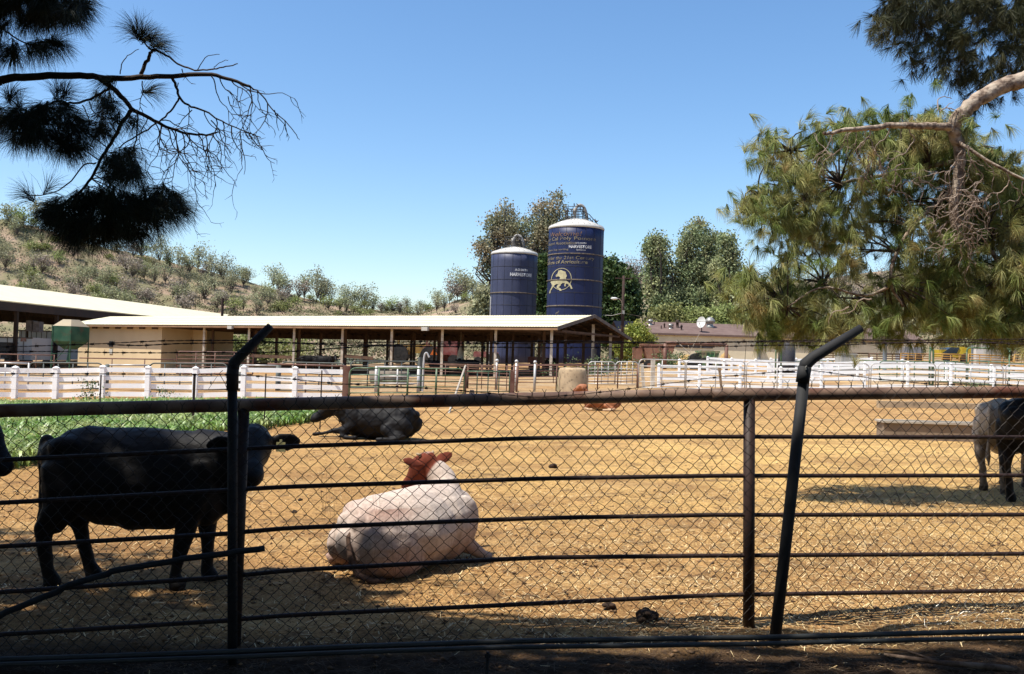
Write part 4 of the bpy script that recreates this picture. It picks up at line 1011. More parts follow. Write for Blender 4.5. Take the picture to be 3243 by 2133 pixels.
m.obj('beam', M_timber, barn)
for t_ in (3.1, 6.4, 9.4):
    for u in [f_ + (2.6 if t_ == 3.1 else 0) for f_ in fu] + ([(a + b) / 2 for a, b in zip(fu[:-1], fu[1:])] if t_ > 4 else []):
        if t_ != 3.1 and u < 1 and t_ != 6.4 and t_ != 9.4: continue
        zt = RZ - .25 - abs(t_ - 4.7) * (RZ - EZ) / 5.6
        m = MB(); m.beam(bp(u, t_, zfl(u) - .3), bp(u, t_, zt), .23); m.obj('post', M_white if u < 1.5 else M_timber, barn)
# rafters and purlins in the shade under the roof
m = MB(); u = -.8
while u < fu[0] + 6:
    m.beam(bp(u, -OH + .1, EZ - .13), bp(u, 4.7, RZ - .12), .06, .17); m.beam(bp(u, 4.7, RZ - .12), bp(u, 11, EZ - .56), .06, .17)
    m.beam(bp(u, 0.1, EZ - .25), bp(u, 9.4, EZ - .35), .06, .14) if int(u) % 2 == 0 else None
    u += 1.2
m.obj('rafter', M_timber, barn)
m = MB()
for t_ in (1, 2.2, 3.4, 5.9, 7.1, 8.3): z_ = RZ - .05 - abs(t_ - 4.7) * (RZ - EZ) / 5.6 - .3; m.beam(bp(-.9, t_, z_), bp(LB, t_, z_), .08, .12)
m.obj('purlin', M_darktimber, barn)
# closed room at the far left end and the recessed wall beside it
uw0, uw1 = proj_u(510), proj_u(247)
m = MB(); m.box(bp((uw0 + uw1) / 2, 4.7, (EZ - .22) / 2 - .2), (uw1 - uw0, 9.2, EZ + .2), (U_, N_, Vector((0, 0, 1))))
m.obj('end_wall', M_tan, barn)
m = MB(); ur = proj_u(640, 3.6)
m.box(bp((ur + uw0) / 2 - .02, 4.0, (EZ) / 2 - .1), (uw0 - ur + .5, .12, EZ + .55), (U_, N_, Vector((0, 0, 1)))); m.obj('inner_wall', M_tan, barn)
m = MB(); uu = proj_u(352); m.box(bp(uu, .06, W(352, 1089, 100).z), (.62, .14, .62), (U_, N_, Vector((0, 0, 1)))); m.obj('vent_opening', M_dark, barn)
m = MB(); m.box(bp(uu, .07, W(352, 1112, 100).z), (.6, .1, .5), (U_, N_, Vector((0, 0, 1)))); m.obj('paper_notice', mat('paper', (.6, .58, .52)), barn)
m = MB()
for i in range(7): u_ = uw0 + (uw1 - uw0) * (i + .5) / 7; m.box(bp(u_, -.02, EZ - .32), (.9, .1, .22), (U_, N_, Vector((0, 0, 1))))
m.obj('eave_block', M_timber, barn)
for px_ in (732, 1349):
    m = MB(); u_ = proj_u(px_, -OH); p = bp(u_, -OH - .12, EZ - .22); m.box(p, (.62, .25, .30), (U_, N_, Vector((0, 0, 1)))); m.box(p + N_ * .2 + Vector((0, 0, .1)), (.1, .3, .1), (U_, N_, Vector((0, 0, 1))))
    o = m.obj('flood_lamp', mat('lamp_grey', (.55, .52, .46), rough=.5), barn)
# feed rail, low boards and bunk along the front
m = MB(); m.beam(bp(-.3, 1.6, zfl(0) + 1.15), bp(fu[0], 1.6, zfl(40) + 1.15), .08, .08); m.beam(bp(-.3, 1.6, zfl(0) + .8), bp(fu[0], 1.6, zfl(40) + .8), .07, .07); m.obj('feed_rail', M_dark, barn)
m = MB(); m.box(bp(fu[0] / 2 + 3, 2.4, zfl(20) + .18), (fu[0] - 7, .5, .75), (U_, N_, Vector((0, 0, 1)))); m.obj('feed_bunk', M_darktimber, barn)
for a_, b_, w_ in ((bp(proj_u(1180), .14, zfl(25) + 1.35), bp(proj_u(1082), .14, zfl(25) + 1.5), .28), (bp(proj_u(1570), .14, zfl(25) + 1.0), bp(proj_u(1402), .14, zfl(25) + 1.05), .24), (bp(proj_u(930), .14, zfl(25) + 1.2), bp(proj_u(790), .14, zfl(25) + 1.25), .28), (bp(proj_u(1868, 9.3), 9.3, 1.45), bp(proj_u(1752), .1, 1.4), .2)):
    m = MB(); m.beam(a_, b_, .05, w_); m.obj('side_board', M_timber, barn)
# hanging feed sack
p = bp(proj_u(1460, 3), 3, zfl(9) + 1.35); m = MB(); m.lathe(p, [(.28, 0), (.31, .08), (.27, .5), (.14, .95), (.04, 1.2), (.03, 1.3)], 10); m.tube([p + Vector((0, 0, 1.28)), p + Vector((0, 0, 3.4))], .012, 4)
tag(m.obj('feed_sack', mat('sack_cloth', (.52, .47, .36), (.40, .36, .28), rough=.9, scale=5), None, True), 'pale sack hanging on a rope under the barn roof', 'sack')
# pigeon on the ridge
p = bp(proj_u(1762, 4.7), 4.7, RZ + .12); m = MB(); m.loft([(p.x - .14, p.y, p.z + .02, .03, .02), (p.x - .02, p.y, p.z + .07, .07, .07), (p.x + .1, p.y, p.z + .14, .05, .05), (p.x + .14, p.y, p.z + .24, .035, .035), (p.x + .19, p.y, p.z + .245, .01, .01)], 8); m.tube([(p.x, p.y, p.z - .08), (p.x, p.y, p.z + .05)], .015, 4)
tag(m.obj('pigeon', mat('pigeon_grey', (.10, .09, .09))), 'small dark bird perched on the barn ridge in front of the big silo', 'bird')

# ------------------------------------------------------------------ bigger barn to the left
bb = thing('tall_barn', 'tall open barn with a broad pale roof and dark posts at the left edge', 'barn', tuple(W(100, 1165, 125)))
e1 = W(0, 953, 98); e2 = W(435, 998, 127.4); 
zE = e1.z; d_ = (e2 - e1); d_.z = 0; d_.normalize()
def at_px(p0, d, px): k = (px - CX) / F; return (k * p0.y - p0.x) / (d.x - k * d.y)
nb_ = Vector((-d_.y, d_.x, 0)); nb_ = nb_ if nb_.y > 0 else -nb_
def q_(px, t, z): s_ = at_px(e1 + nb_ * t, d_, px); p = e1 + nb_ * t + d_ * s_; return Vector((p.x, p.y, z))
t_r = 11.0
r1 = q_(0, t_r, 0); zR = W(0, 904, r1.y).z
m = MB(); roof_sheet(m, q_(-700, 0, zE), q_(690, 0, zE), q_(-600, t_r, zR), q_(722, t_r, zR), .12); m2 = [q_(722, t_r, zR), q_(-600, t_r, zR)]
roof_sheet(m, q_(-560, 2 * t_r, zE), q_(735, 2 * t_r, zE), q_(-600, t_r, zR - .02), q_(722, t_r, zR - .02), .12); m.obj('roof', M_roof, bb)
m = MB(); m.beam(q_(-700, .1, zE - .45), q_(690, .1, zE - .45), .2, .9); m.obj('eave_beam', mat('rust_brown_steel', (.055, .028, .02), (.035, .02, .016), rough=.7, scale=1), bb)
m = MB(); m.beam(q_(-500, 20, zE - .75), q_(700, 20, zE - .75), .2, 1.1); m.beam(q_(-500, 9, zE - .3), q_(700, 9, zE - .3), .2, 1.0); m.obj('rear_beam', M_darktimber, bb)
for px_, t_ in ((-210, .3), (50, .3), (88, 8), (-150, 8), (-300, 20), (190, 20), (178, .3), (310, 8), (420, .3)):
    a = q_(px_, t_, zE - .3); b_ = a.copy(); b_.z = tz(a.x, a.y) - .3
    m = MB(); m.beam(b_, a, .36); m.obj('post', M_darktimber, bb)

# ------------------------------------------------------------------ silos
def blue_mat(name, c1, c2, seam):
    m = mat(name, c1, c2, rough=.5, scale=.9, stretch=(1, 1, .35), contrast=(.3, .7), spec=.3, bump=.006, bscale=3, c3=tuple(x * 1.5 for x in c2), c3scale=2.0, c3range=(.62, .8))
    return m
M_blue = blue_mat('big_silo_blue', (.007, .013, .062), (.012, .021, .085), None)
M_blue2 = blue_mat('small_silo_blue', (.040, .048, .100), (.062, .070, .130), None)
M_cap = mat('silo_cap', (.72, .70, .66), (.60, .58, .54), rough=.5, scale=1)
M_ring = mat('silo_ring', (.30, .24, .17), (.10, .085, .08), rough=.6, scale=4)
M_seam = mat('silo_seam', (.015, .018, .045), (.05, .048, .055), rough=.6, scale=3)
M_gold = mat('faded_lettering', (.30, .25, .15), (.05, .05, .075), rough=.6, scale=2.2, contrast=(.50, .66), detail=8)
M_gold2 = mat('emblem_gold', (.60, .54, .32), (.42, .37, .23), rough=.6, scale=2.5)
M_wlet = mat('white_lettering', (.75, .75, .76), (.35, .35, .40), rough=.6, scale=2.5, contrast=(.52, .68))
M_orange = mat('rusty_lettering', (.26, .15, .09), (.07, .055, .07), rough=.6, scale=2.0, contrast=(.46, .64), detail=8)
def pipe_circle(mb, c, r, rad, n=40, a0=0, a1=2 * math.pi, k=5):
    mb.tube([c + Vector((math.cos(a0 + (a1 - a0) * i / n) * r, math.sin(a0 + (a1 - a0) * i / n) * r, 0)) for i in range(n + 1)], rad, k)
def silo(name, label, pxb, Y, rad, ztop, zapex, rings, seams, m_, z0):
    b0 = W(pxb, 990, Y); c = Vector((b0.x, Y, 0))
    t = thing(name, label, 'silo', (c.x, c.y, z0))
    m = MB(); N = 64
    prof = [(rad, z0 - .3), (rad, z0 + 1)] + [(rad + (.012 if i % 2 else 0), z0 + 1 + (ztop - z0 - 1) * (i + 1) / 12) for i in range(12)]
    m.lathe(c, prof, N); body = m.obj('wall', m_, t, True)
    m = MB(); m.lathe(c, [(rad + .05, ztop - .12), (rad + .07, ztop + .05), (rad - .03, ztop + .22), (rad * .75, ztop + .22 + (zapex - ztop - .22) * .38), (rad * .35, ztop + .22 + (zapex - ztop - .22) * .85), (rad * .12, zapex)], N); m.obj('cap', M_cap, t, True)
    m = MB()
    for i in range(28):
        a = 2 * math.pi * i / 28; dv = Vector((math.cos(a), math.sin(a), 0)); m.beam(c + dv * (rad - .03) + Vector((0, 0, ztop + .25)), c + dv * rad * .36 + Vector((0, 0, ztop + .25 + (zapex - ztop - .22) * .85)), .035, .035)
    m.obj('cap_rib', mat('cap_rib', (.35, .33, .3)), t)
    for z in rings:
        m = MB(); m.lathe(c, [(rad + .005, z - .07), (rad + .10, z - .05), (rad + .10, z + .03), (rad + .005, z + .05)], N); m.obj('ring', M_ring, t)
    m = MB()
    for z in seams: m.lathe(c, [(rad + .012, z - .03), (rad + .03, z - .02), (rad + .03, z + .02), (rad + .012, z + .03)], N)
    for i in range(18):
        a = 2 * math.pi * (i + .3) / 18; p = c + Vector((math.cos(a), math.sin(a), 0)) * (rad + .012); m.beam((p.x, p.y, z0), (p.x, p.y, ztop - .1), .022, .03)
    m.obj('sheet_seam', M_seam, t)
    return t, c
def zat(px, py, Y): return W(px, py, Y).z
YS = 100.0; RS = 2.96
zb = tz(6.6, 100)
big, cb_ = silo('tall_silo', 'taller dark blue silo with faded gold lettering and a horse emblem', 1818, YS, RS, zat(1827, 722, YS - RS * .3), zat(1827, 692, YS), [zat(1820, y, YS - RS) for y in (801, 884, 967)], [zat(1820, y, YS - RS) for y in (842, 925)], M_blue, zb)
YS2 = 111.0; RS2 = 2.76
small, cs_ = silo('short_silo', 'shorter faded blue-grey silo left of the lettered one', 1624, YS2, RS2, zat(1629, 803, YS2 - 1), zat(1629, 781, YS2), [zat(1627, y, YS2 - RS2) for y in (925,)], [zat(1627, y, YS2 - RS2) for y in (842, 883, 965)], M_blue2, zb - .2)
# blue sheet shed wall seen through the barn in front of the silos is the silo bases themselves; railings and chutes on top
def topgear(t, c, zap, rad, sc, birds):
    m = MB(); z = zap
    for h_ in (.25, .9, 1.55): pipe_circle(m, c + Vector((-.2 * sc, 0, z + h_ * sc)), 1.25 * sc * (1 if h_ > .5 else 1.1), .05 * sc, 24)
    for i in range(10):
        a = 2 * math.pi * i / 10; p = c + Vector((-.2 * sc + math.cos(a) * 1.25 * sc, math.sin(a) * 1.25 * sc, z)); m.tube([p + Vector((0, 0, -.2)), p + Vector((0, 0, 1.6 * sc))], .045 * sc, 4)
    m.tube([c + Vector((.3 * sc, -.6, z + 1.3 * sc)), c + Vector((1.6 * sc, -.6, z + .6 * sc)), c + Vector((2.7 * sc, -.4, z - .55 * sc))], .055 * sc, 4)
    m.tube([c + Vector((.6 * sc, -.6, z + .7 * sc)), c + Vector((1.7 * sc, -.6, z + .0 * sc)), c + Vector((2.7 * sc, -.4, z - .9 * sc))], .055 * sc, 4)
    for i in range(8): q = i / 7; m.tube([c + Vector(((.3 + 2.4 * q) * sc, -.6, z + (1.3 - 1.85 * q) * sc)), c + Vector(((.6 + 2.1 * q) * sc, -.6, z + (.7 - 1.6 * q) * sc))], .04 * sc, 4)
    m.obj('top_railing', M_dark, t)
    m = MB(); P = smooth_path([c + Vector((-.25 * sc, -.2, z - .1)), c + Vector((-.2 * sc, -.2, z + 1.5 * sc)), c + Vector((.3 * sc, -.2, z + 2.0 * sc)), c + Vector((.9 * sc, -.2, z + 1.7 * sc)), c + Vector((1.25 * sc, -.2, z + .8 * sc)), c + Vector((1.4 * sc, -.2, z - .3 * sc))], 2)
    m.tube(P, .19 * sc, 10); m.box(c + Vector((-.35 * sc, -.3, z + 1.0 * sc)), (.35 * sc, .3, .8 * sc)); m.obj('filler_chute', mat('chute_grey', (.42, .40, .37), (.25, .23, .21), rough=.5, scale=3), t, True)
topgear(big, cb_, zat(1827, 695, YS), RS, .82, 10)
topgear(small, cs_, zat(1629, 785, YS2), RS2, .80, 0)
m = MB(); p = cs_ + Vector((-RS2 * .97, -RS2 * .3, 0)); m.beam((p.x, p.y, 1), (p.x, p.y, zat(1550, 940, YS2)), .12, .12); m.obj('ladder_pipe', M_cap, small)
# lettering bent round the shell
def bend(bm, c, rad, toc):
    """flat mesh in (arc length, height) wrapped on the cylinder"""
    xs = [v.co.x for v in bm.verts]; x = min(xs); e = max(xs)
    while x < e:
        x += .22; bmesh.ops.bisect_plane(bm, geom=bm.verts[:] + bm.edges[:] + bm.faces[:], plane_co=(x, 0, 0), plane_no=(1, 0, 0))
    bmesh.ops.triangulate(bm, faces=bm.faces)
    for v in bm.verts:
        a = v.co.x / rad; off = v.co.z
        v.co = Vector((c.x + (rad + .045 + off) * math.sin(a + toc), c.y - (rad + .045 + off) * math.cos(a + toc), v.co.y))
TOCb = -math.atan2(cb_.x, cb_.y) * -1 if False else math.atan2(-cb_.x, cb_.y)
TOCs = math.atan2(-cs_.x, cs_.y)
def lettering(text, t, c, rad, toc, x0, x1, zbase, cap, m_, name='lettering', bold=.0, shear=0.0, arc=True):
    cu = bpy.data.curves.new('t', 'FONT'); cu.body = text; cu.size = 1; cu.offset = bold; cu.shear = shear; cu.resolution_u = 3
    o = bpy.data.objects.new('t', cu); COL.objects.link(o); dg = bpy.context.evaluated_depsgraph_get(); dg.update()
    me = bpy.data.meshes.new_from_object(o.evaluated_get(dg)); bpy.data.objects.remove(o)
    bm = bmesh.new(); bm.from_mesh(me); bpy.data.meshes.remove(me)
    xs = [v.co.x for v in bm.verts]; w = max(xs) - min(xs); mn = min(xs); sy_ = cap / .70
    for v in bm.verts: v.co = Vector((x0 + (v.co.x - mn) / w * (x1 - x0), zbase + v.co.y * sy_, 0))
    bend(bm, c, rad, toc)
    org = Vector(t['_o'])
    for v in bm.verts: v.co -= org
    me = bpy.data.meshes.new(name); bm.to_mesh(me); bm.free(); me.materials.append(m_); ob = bpy.data.objects.new(name, me); COL.objects.link(ob); ob.parent = t
    return ob
def sa(x): return math.asin(max(-.999, min(.999, x))) * RS
KC = 3.816; cxx = 487; rr_ = 332
def X_(x, dy=0): return sa((x - cxx + dy) / rr_)
def Z_(y): return zat(1822, 640 + y / KC, YS - RS)
lettering('Welcome!', big, cb_, RS, TOCb, X_(185), X_(552), Z_(402), .48, M_orange, shear=.2)
lettering('to your Cal Poly Pomona', big, cb_, RS, TOCb, X_(158) - 1.3, X_(716), Z_(452), .36, M_gold)
lettering('Alumni Association', big, cb_, RS, TOCb, X_(165), X_(490), Z_(506), .32, M_gold)
lettering('A.O.SMITH', big, cb_, RS, TOCb, X_(478), X_(606), Z_(498), .15, M_wlet, bold=.02)
lettering('HARVESTORE', big, cb_, RS, TOCb, X_(406), X_(668), Z_(550), .30, M_wlet, bold=.03)
lettering('Systems', big, cb_, RS, TOCb, X_(492), X_(602), Z_(580), .15, M_wlet)
lettering('Students Supporting', big, cb_, RS, TOCb, X_(158), X_(400), Z_(576), .18, M_gold)
lettering('Leadership for the 21st Century', big, cb_, RS, TOCb, X_(180) - 2.6, X_(704), Z_(686), .34, M_gold, shear=.1)
lettering('-College of Agriculture', big, cb_, RS, TOCb, X_(158) - .3, X_(627), Z_(738), .36, M_gold, shear=.1, bold=.02)
lettering('A.O.SMITH', small, cs_, RS2, TOCs, RS2 * math.asin(.04), RS2 * math.asin(.57), zat(1640, 857, YS2 - RS2), .27, M_wlet, bold=.02)
lettering('HARVESTORE', small, cs_, RS2, TOCs, RS2 * math.asin(-.16), RS2 * math.asin(.74), zat(1640, 873, YS2 - RS2), .36, M_wlet, bold=.04)
# horse in a ring
def flatpoly(polys, t, c, rad, toc, m_, name, off=0.0):
    bm = bmesh.new()
    for P in polys:
        vs = [bm.verts.new((X_(x), Z_(y), off)) for x, y in P]; bm.faces.new(vs)
    bmesh.ops.triangulate(bm, faces=bm.faces); bend(bm, c, rad, toc); org = Vector(t['_o'])
    for v in bm.verts: v.co -= org
    me = bpy.data.meshes.new(name); bm.to_mesh(me); bm.free(); me.materials.append(m_); o = bpy.data.objects.new(name, me); COL.objects.link(o); o.parent = t; return o
ring = []
for i in range(48):
    a0, a1 = 2 * math.pi * i / 48, 2 * math.pi * (i + 1) / 48
    ring.append([(328 + 120 * math.cos(a0), 927 + 134 * math.sin(a0)), (328 + 120 * math.cos(a1), 927 + 134 * math.sin(a1)), (328 + 113 * math.cos(a1), 927 + 127 * math.sin(a1)), (328 + 113 * math.cos(a0), 927 + 127 * math.sin(a0))])
flatpoly(ring, big, cb_, RS, TOCb, M_gold2, 'emblem_ring')
flatpoly([[(262, 885), (268, 872), (283, 858), (290, 838), (296, 815), (304, 826), (312, 816), (332, 822), (352, 832), (374, 838), (382, 862), (392, 892), (382, 912), (385, 928), (350, 931), (306, 931), (316, 910), (304, 896), (288, 893), (276, 902), (266, 896)],
          [(200, 955), (232, 943), (290, 940), (350, 943), (386, 948), (408, 962), (432, 984), (448, 1010), (462, 1044), (444, 1048), (434, 1022), (414, 996), (392, 982), (380, 998), (386, 1014), (372, 1020), (364, 1002), (372, 978), (345, 976), (326, 990), (322, 1008), (300, 1024), (326, 1044), (338, 1068), (316, 1071), (304, 1052), (276, 1032), (280, 1010), (300, 992), (274, 986), (246, 1004), (226, 1034), (208, 1066), (204, 1094), (190, 1094), (194, 1066), (214, 1028), (222, 996), (212, 976)]],
         big, cb_, RS, TOCb, M_gold2, 'horse_emblem', .006)

# ------------------------------------------------------------------ low tan building on the right
M_brownroof = mat('brown_roof', (.155, .10, .085), (.20, .135, .115), rough=.9, scale=1.2, c3=(.45, .40, .36), c3scale=.35, c3range=(.72, .76))
M_stucco = mat('tan_stucco', (.92, .80, .56), (.82, .70, .48), rough=.9, scale=1.2, bump=.003, bscale=20)
YB = 98.0
lb = thing('farm_building', 'low tan stucco building with a flat-looking brown roof and rooftop vents', 'building', tuple(W(2230, 1140, YB)))
zf = W(2200, 1142, YB).z; ze = W(2200, 1058, YB - 1).z; x0 = W(1958, 1058, YB).x; x1 = W(2900, 1058, YB).x
xw0 = W(1995, 1080, YB).x
m = MB(); m.box(((xw0 + x1) / 2, YB + 4, (zf + ze) / 2 - .3), (x1 - xw0, 8, ze - zf + .4)); m.obj('wall', M_stucco, lb)
zr_ = W(2200, 1024, YB + 5).z
m = MB(); m.hexa([Vector((x0, YB - .25, ze - .05)), Vector((x1 + 1, YB - .25, ze - .05)), Vector((x1 + 1, YB + 5, zr_ - .05)), Vector((x0, YB + 5, zr_ - .05)), Vector((x0, YB - .25, ze + .05)), Vector((x1 + 1, YB - .25, ze + .05)), Vector((x1 + 1, YB + 5, zr_ + .05)), Vector((x0, YB + 5, zr_ + .05))])
m.hexa([Vector((x0, YB + 5, zr_ - .05)), Vector((x1 + 1, YB + 5, zr_ - .05)), Vector((x1 + 1, YB + 10, ze - .05)), Vector((x0, YB + 10, ze - .05)), Vector((x0, YB + 5, zr_ + .046)), Vector((x1 + 1, YB + 5, zr_ + .046)), Vector((x1 + 1, YB + 10, ze + .05)), Vector((x0, YB + 10, ze + .05))]); m.obj('roof', M_brownroof, lb)
m = MB(); m.box(((x0 + x1) / 2, YB - .28, ze - .04), (x1 - x0 + .6, .06, .2)); m.obj('gutter', M_brownroof, lb)
m = MB(); a = W(2141, 1089, YB - .03); b_ = W(2257, 1103, YB - .03); m.box(((a.x + b_.x) / 2, YB - .02, (a.z + b_.z) / 2), (b_.x - a.x, .1, a.z - b_.z)); win = m.obj('window', mat('window_dark', (.05, .05, .055), (.10, .09, .09), rough=.25, scale=2), lb)
for pxv in (2180, 2220):
    m = MB(); v = W(pxv, 1096, YB - .09); m.box((v.x, YB - .09, v.z), (.05, .05, a.z - b_.z)); m.obj('mullion', M_stucco, win)
m = MB(); v = W(2080, 1072, YB - .05); m.box((v.x, YB - .03, v.z), (.22, .1, .3)); m.obj('wall_vent', M_dark, lb)
m = MB(); v = W(2405, 1096, YB - .2); m.box((v.x, YB - .25, v.z), (.75, .5, .55)); m.box((v.x, YB - .05, v.z - .9), (.35, .1, 1.5)); m.obj('meter_box', mat('meter_grey', (.30, .31, .34)), lb)
def rz_at(Yq): return ze + (zr_ - ze) * (Yq - YB + .25) / 5.25
def roofpt(px, py):
    for Yq in np.arange(YB - .25, YB + 5, .1):
        p = W(px, py, Yq)
        if p.z <= rz_at(Yq): return p
    return W(px, py, YB + 4.8)
p = roofpt(2248, 1037); m = MB(); m.lathe(p - Vector((0, 0, .2)), [(.42, 0), (.42, .4), (.34, .45), (.34, .7), (.52, .72), (.55, .95), (.40, 1.15), (.22, 1.32), (.05, 1.38)], 18); m.obj('turbine_vent', mat('vent_metal', (.5, .48, .42), (.35, .33, .3), rough=.35, metal=.4, scale=8), lb, True)
for px_, py_, r_, h_, mm in ((2059, 1029, .3, .5, 'v'), (2123, 1040, .25, .4, 'v'), (2145, 1038, .22, .75, 'r'), (2104, 1039, .1, .45, 'r'), (2158, 1046, .12, .5, 'r'), (2094, 1042, .06, .3, 'r'), (2131, 1040, .06, .4, 'r'), (2072, 1030, .05, .35, 'r')):
    p = roofpt(px_, py_); m = MB(); m.lathe(p - Vector((0, 0, .15)), [(r_ * 1.3, 0), (r_ * 1.3, .15), (r_ * .7, .2), (r_ * .7, h_), (r_ * 1.1, h_ + .02), (r_ * .9, h_ + .2), (r_ * .3, h_ + .3)], 12); m.obj('roof_vent', MATS['vent_metal'] if mm == 'v' else MATS['rust_brown_steel'], lb, True)
# satellite dish
p = roofpt(2222, 1052); sd_ = thing('satellite_dish', 'white satellite dish on a short mast at the edge of the brown roof', 'satellite dish', tuple(p))
m = MB(); vs = []; fs = []; dn = Vector((-.55, -.8, .25)).normalized(); s1 = dn.cross(Vector((0, 0, 1))).normalized(); s2 = s1.cross(dn); cc = p + Vector((-.05, -.1, 1.05))
for i in range(7):
    r_ = .62 * i / 6
    for j in range(24): a = j * math.pi / 12; vs.append(cc + s1 * math.cos(a) * r_ * .8 + s2 * math.sin(a) * r_ + dn * r_ * r_ * .35)
for i in range(6):
    for j in range(24): fs.append((i * 24 + j, i * 24 + (j + 1) % 24, (i + 1) * 24 + (j + 1) % 24, (i + 1) * 24 + j))
m.add(vs, fs); m.obj('dish', mat('dish_white', (.75, .74, .7)), sd_, True)
m = MB(); m.tube([p - Vector((0, 0, .2)), cc - dn * .05], .05, 8); m.obj('mast', M_dark, sd_); m = MB(); m.tube([cc - s2 * .5 + dn * .1, cc + dn * .6 - s2 * .2], .025, 6); m.obj('arm', M_dark, sd_)

# utility pole with lamp
p = G(1968, 88); zt = W(1962, 872, 88).z; zl = W(1945, 950, 88).z
up_ = thing('utility_pole', 'dark wooden utility pole with a curved lamp arm beside the big silo', 'pole', tuple(p))
xt = W(1956, 872, 88).x
m = MB(); m.tube([(p.x, 88, p.z - .3), (p.x, 88, zt)], (.17, .12), 10); m.obj('pole', mat('creosote_wood', (.065, .035, .028), (.04, .025, .02), rough=.9, scale=4), up_, True)
m = MB(); m.beam((p.x - .8, 88, zt - .25), (p.x + .8, 88, zt - .25), .1); m.obj('crossarm', MATS['creosote_wood'], up_)
m = MB(); m.tube(smooth_path([Vector((p.x, 87.9, zl - .6)), Vector((p.x - .25, 87.7, zl + .1)), Vector((p.x - .75, 87.5, zl + .15))]), .035, 6); la = m.obj('lamp_arm', MATS['vent_metal'], up_)
m = MB(); m.ball((p.x - .9, 87.45, zl + .12), (.34, .2, .13)); m.obj('lamp_head', mat('lamp_white', (.7, .7, .68)), la, True)
m = MB(); m.box((p.x + .02, 87.8, W(1962, 988, 88).z), (.22, .2, .35)); m.obj('cable_box', MATS['vent_metal'], up_)
def wire_(pts, r, name='cable', label=None):
    m = MB(); m.tube(pts, r, 4); o = m.obj(name, M_dark); return o
a = Vector((p.x, 88, W(1962, 990, 88).z)); b_ = W(1908, 997, 100)
m = MB(); m.tube([a, a.lerp(b_, .5) - Vector((0, 0, .15)), b_], .02, 4); m.obj('cable', M_cap, up_)
b_ = W(2260, 1016, 94); m = MB(); m.tube([a, a.lerp(b_, .5) - Vector((0, 0, .5)), b_], .02, 4); m.obj('cable', M_greyfascia, up_)
# small pole on the hillside behind the roofs
p = W(703, 1010, 150); zt_ = W(705, 943, 150).z; m = MB(); m.tube([(p.x, 150, p.z - 4), (p.x, 150, zt_)], .22, 8); m.beam((p.x - .9, 150, zt_ - .2), (p.x + .9, 150, zt_ - .2), .12)
tag(m.obj('utility_pole', MATS['creosote_wood']), 'short dark pole rising behind the roof at the foot of the left hill', 'pole')

bird0 = None; rb = random.Random(3)
for k in range(16):
    on_big = k < 11; c = cb_ if on_big else cs_; sc = .82 if on_big else .8; zt = (zat(1827, 695, YS) if on_big else zat(1629, 785, YS2))
    if k % 3 == 2: q = rb.random(); p = c + Vector(((.3 + 2.4 * q) * sc, -.62, zt + (1.3 - 1.85 * q) * sc + .06))
    else: a = rb.uniform(0, 6.28); p = c + Vector((-.2 * sc + math.cos(a) * 1.25 * sc, math.sin(a) * 1.25 * sc, zt + rb.choice([.9, 1.55]) * sc + .06))
    if bird0 is None:
        m = MB(); m.loft([(-.13, 0, .02, .03, .02), (-.02, 0, .08, .075, .075), (.1, 0, .15, .05, .05), (.14, 0, .25, .04, .04), (.2, 0, .25, .012, .012)], 8); bird0 = m.obj('bird', MATS['pigeon_grey'], None, True); o = bird0; o.location = p
    else: o = bird0.copy(); COL.objects.link(o); o.location = p
    o.rotation_euler = (0, 0, rb.uniform(0, 6.28)); tag(o, 'small dark bird perched on a railing on top of the ' + ('taller silo' if on_big else 'shorter silo'), 'bird', 'birds perched on top of the ' + ('taller silo' if on_big else 'shorter silo'))
# ------------------------------------------------------------------ broadleaf trees
M_leaf = mat('scrub_leaves', (.25, .265, .14), (.33, .32, .20), rough=.75, scale=.5, rand=.22, island=.4, trans=.3, leafy=True)
M_leafy = mat('yellow_green_leaves', (.21, .25, .075), (.27, .28, .11), rough=.7, scale=.5, rand=.2, island=.4, trans=.3, leafy=True)
M_leafd = mat('dry_twig_mass', (.24, .195, .16), (.31, .26, .215), rough=.9, scale=.5, rand=.2, island=.35, trans=.2, leafy=True)
M_euc = mat('eucalyptus_leaves', (.19, .215, .12), (.34, .27, .17), rough=.7, scale=.22, contrast=(.42, .62), island=.45, trans=.3, leafy=True, c3=(.29, .22, .155), c3scale=.35, c3range=(.58, .72))
M_eucg = mat('eucalyptus_green', (.20, .25, .12), (.34, .345, .175), rough=.7, scale=.25, contrast=(.42, .62), island=.45, trans=.3, leafy=True, c3=(.27, .21, .14), c3scale=.3, c3range=(.60, .72))
M_oak = mat('dark_oak_leaves', (.030, .060, .016), (.085, .125, .033), rough=.6, scale=.5, contrast=(.45, .62), island=.6, trans=.2, leafy=True)
M_bush = mat('bright_bush_leaves', (.15, .20, .03), (.28, .28, .06), rough=.6, scale=.8, island=.5, trans=.25, leafy=True)
M_bark2 = mat('grey_bark', (.10, .08, .065), (.17, .14, .115), rough=.9, scale=3)
M_barkd = mat('dark_bark', (.045, .034, .028), (.08, .06, .05), rough=.9, scale=3)
def leaves(cen, sig, n, size, rs, flat=.8):
    """cen (K,3) clump centres, sig clump radius; returns leaf quads"""
    K = len(cen); C = np.repeat(cen, n, 0); off = rs.normal(size=(K * n, 3)) * sig * np.array([1, 1, flat]); P = C + off
    a = rs.normal(size=(K * n, 3)); a /= np.linalg.norm(a, axis=1, keepdims=True); b = np.cross(a, rs.normal(size=(K * n, 3))); b /= np.linalg.norm(b, axis=1, keepdims=True)
    s = size * (.5 + rs.random((K * n, 1))); a = a * s * .5; b = b * s * .32
    V = np.stack([P - a, P + b, P + a, P - b], 1).reshape(-1, 3); return V, np.arange(K * n * 4).reshape(-1, 4)
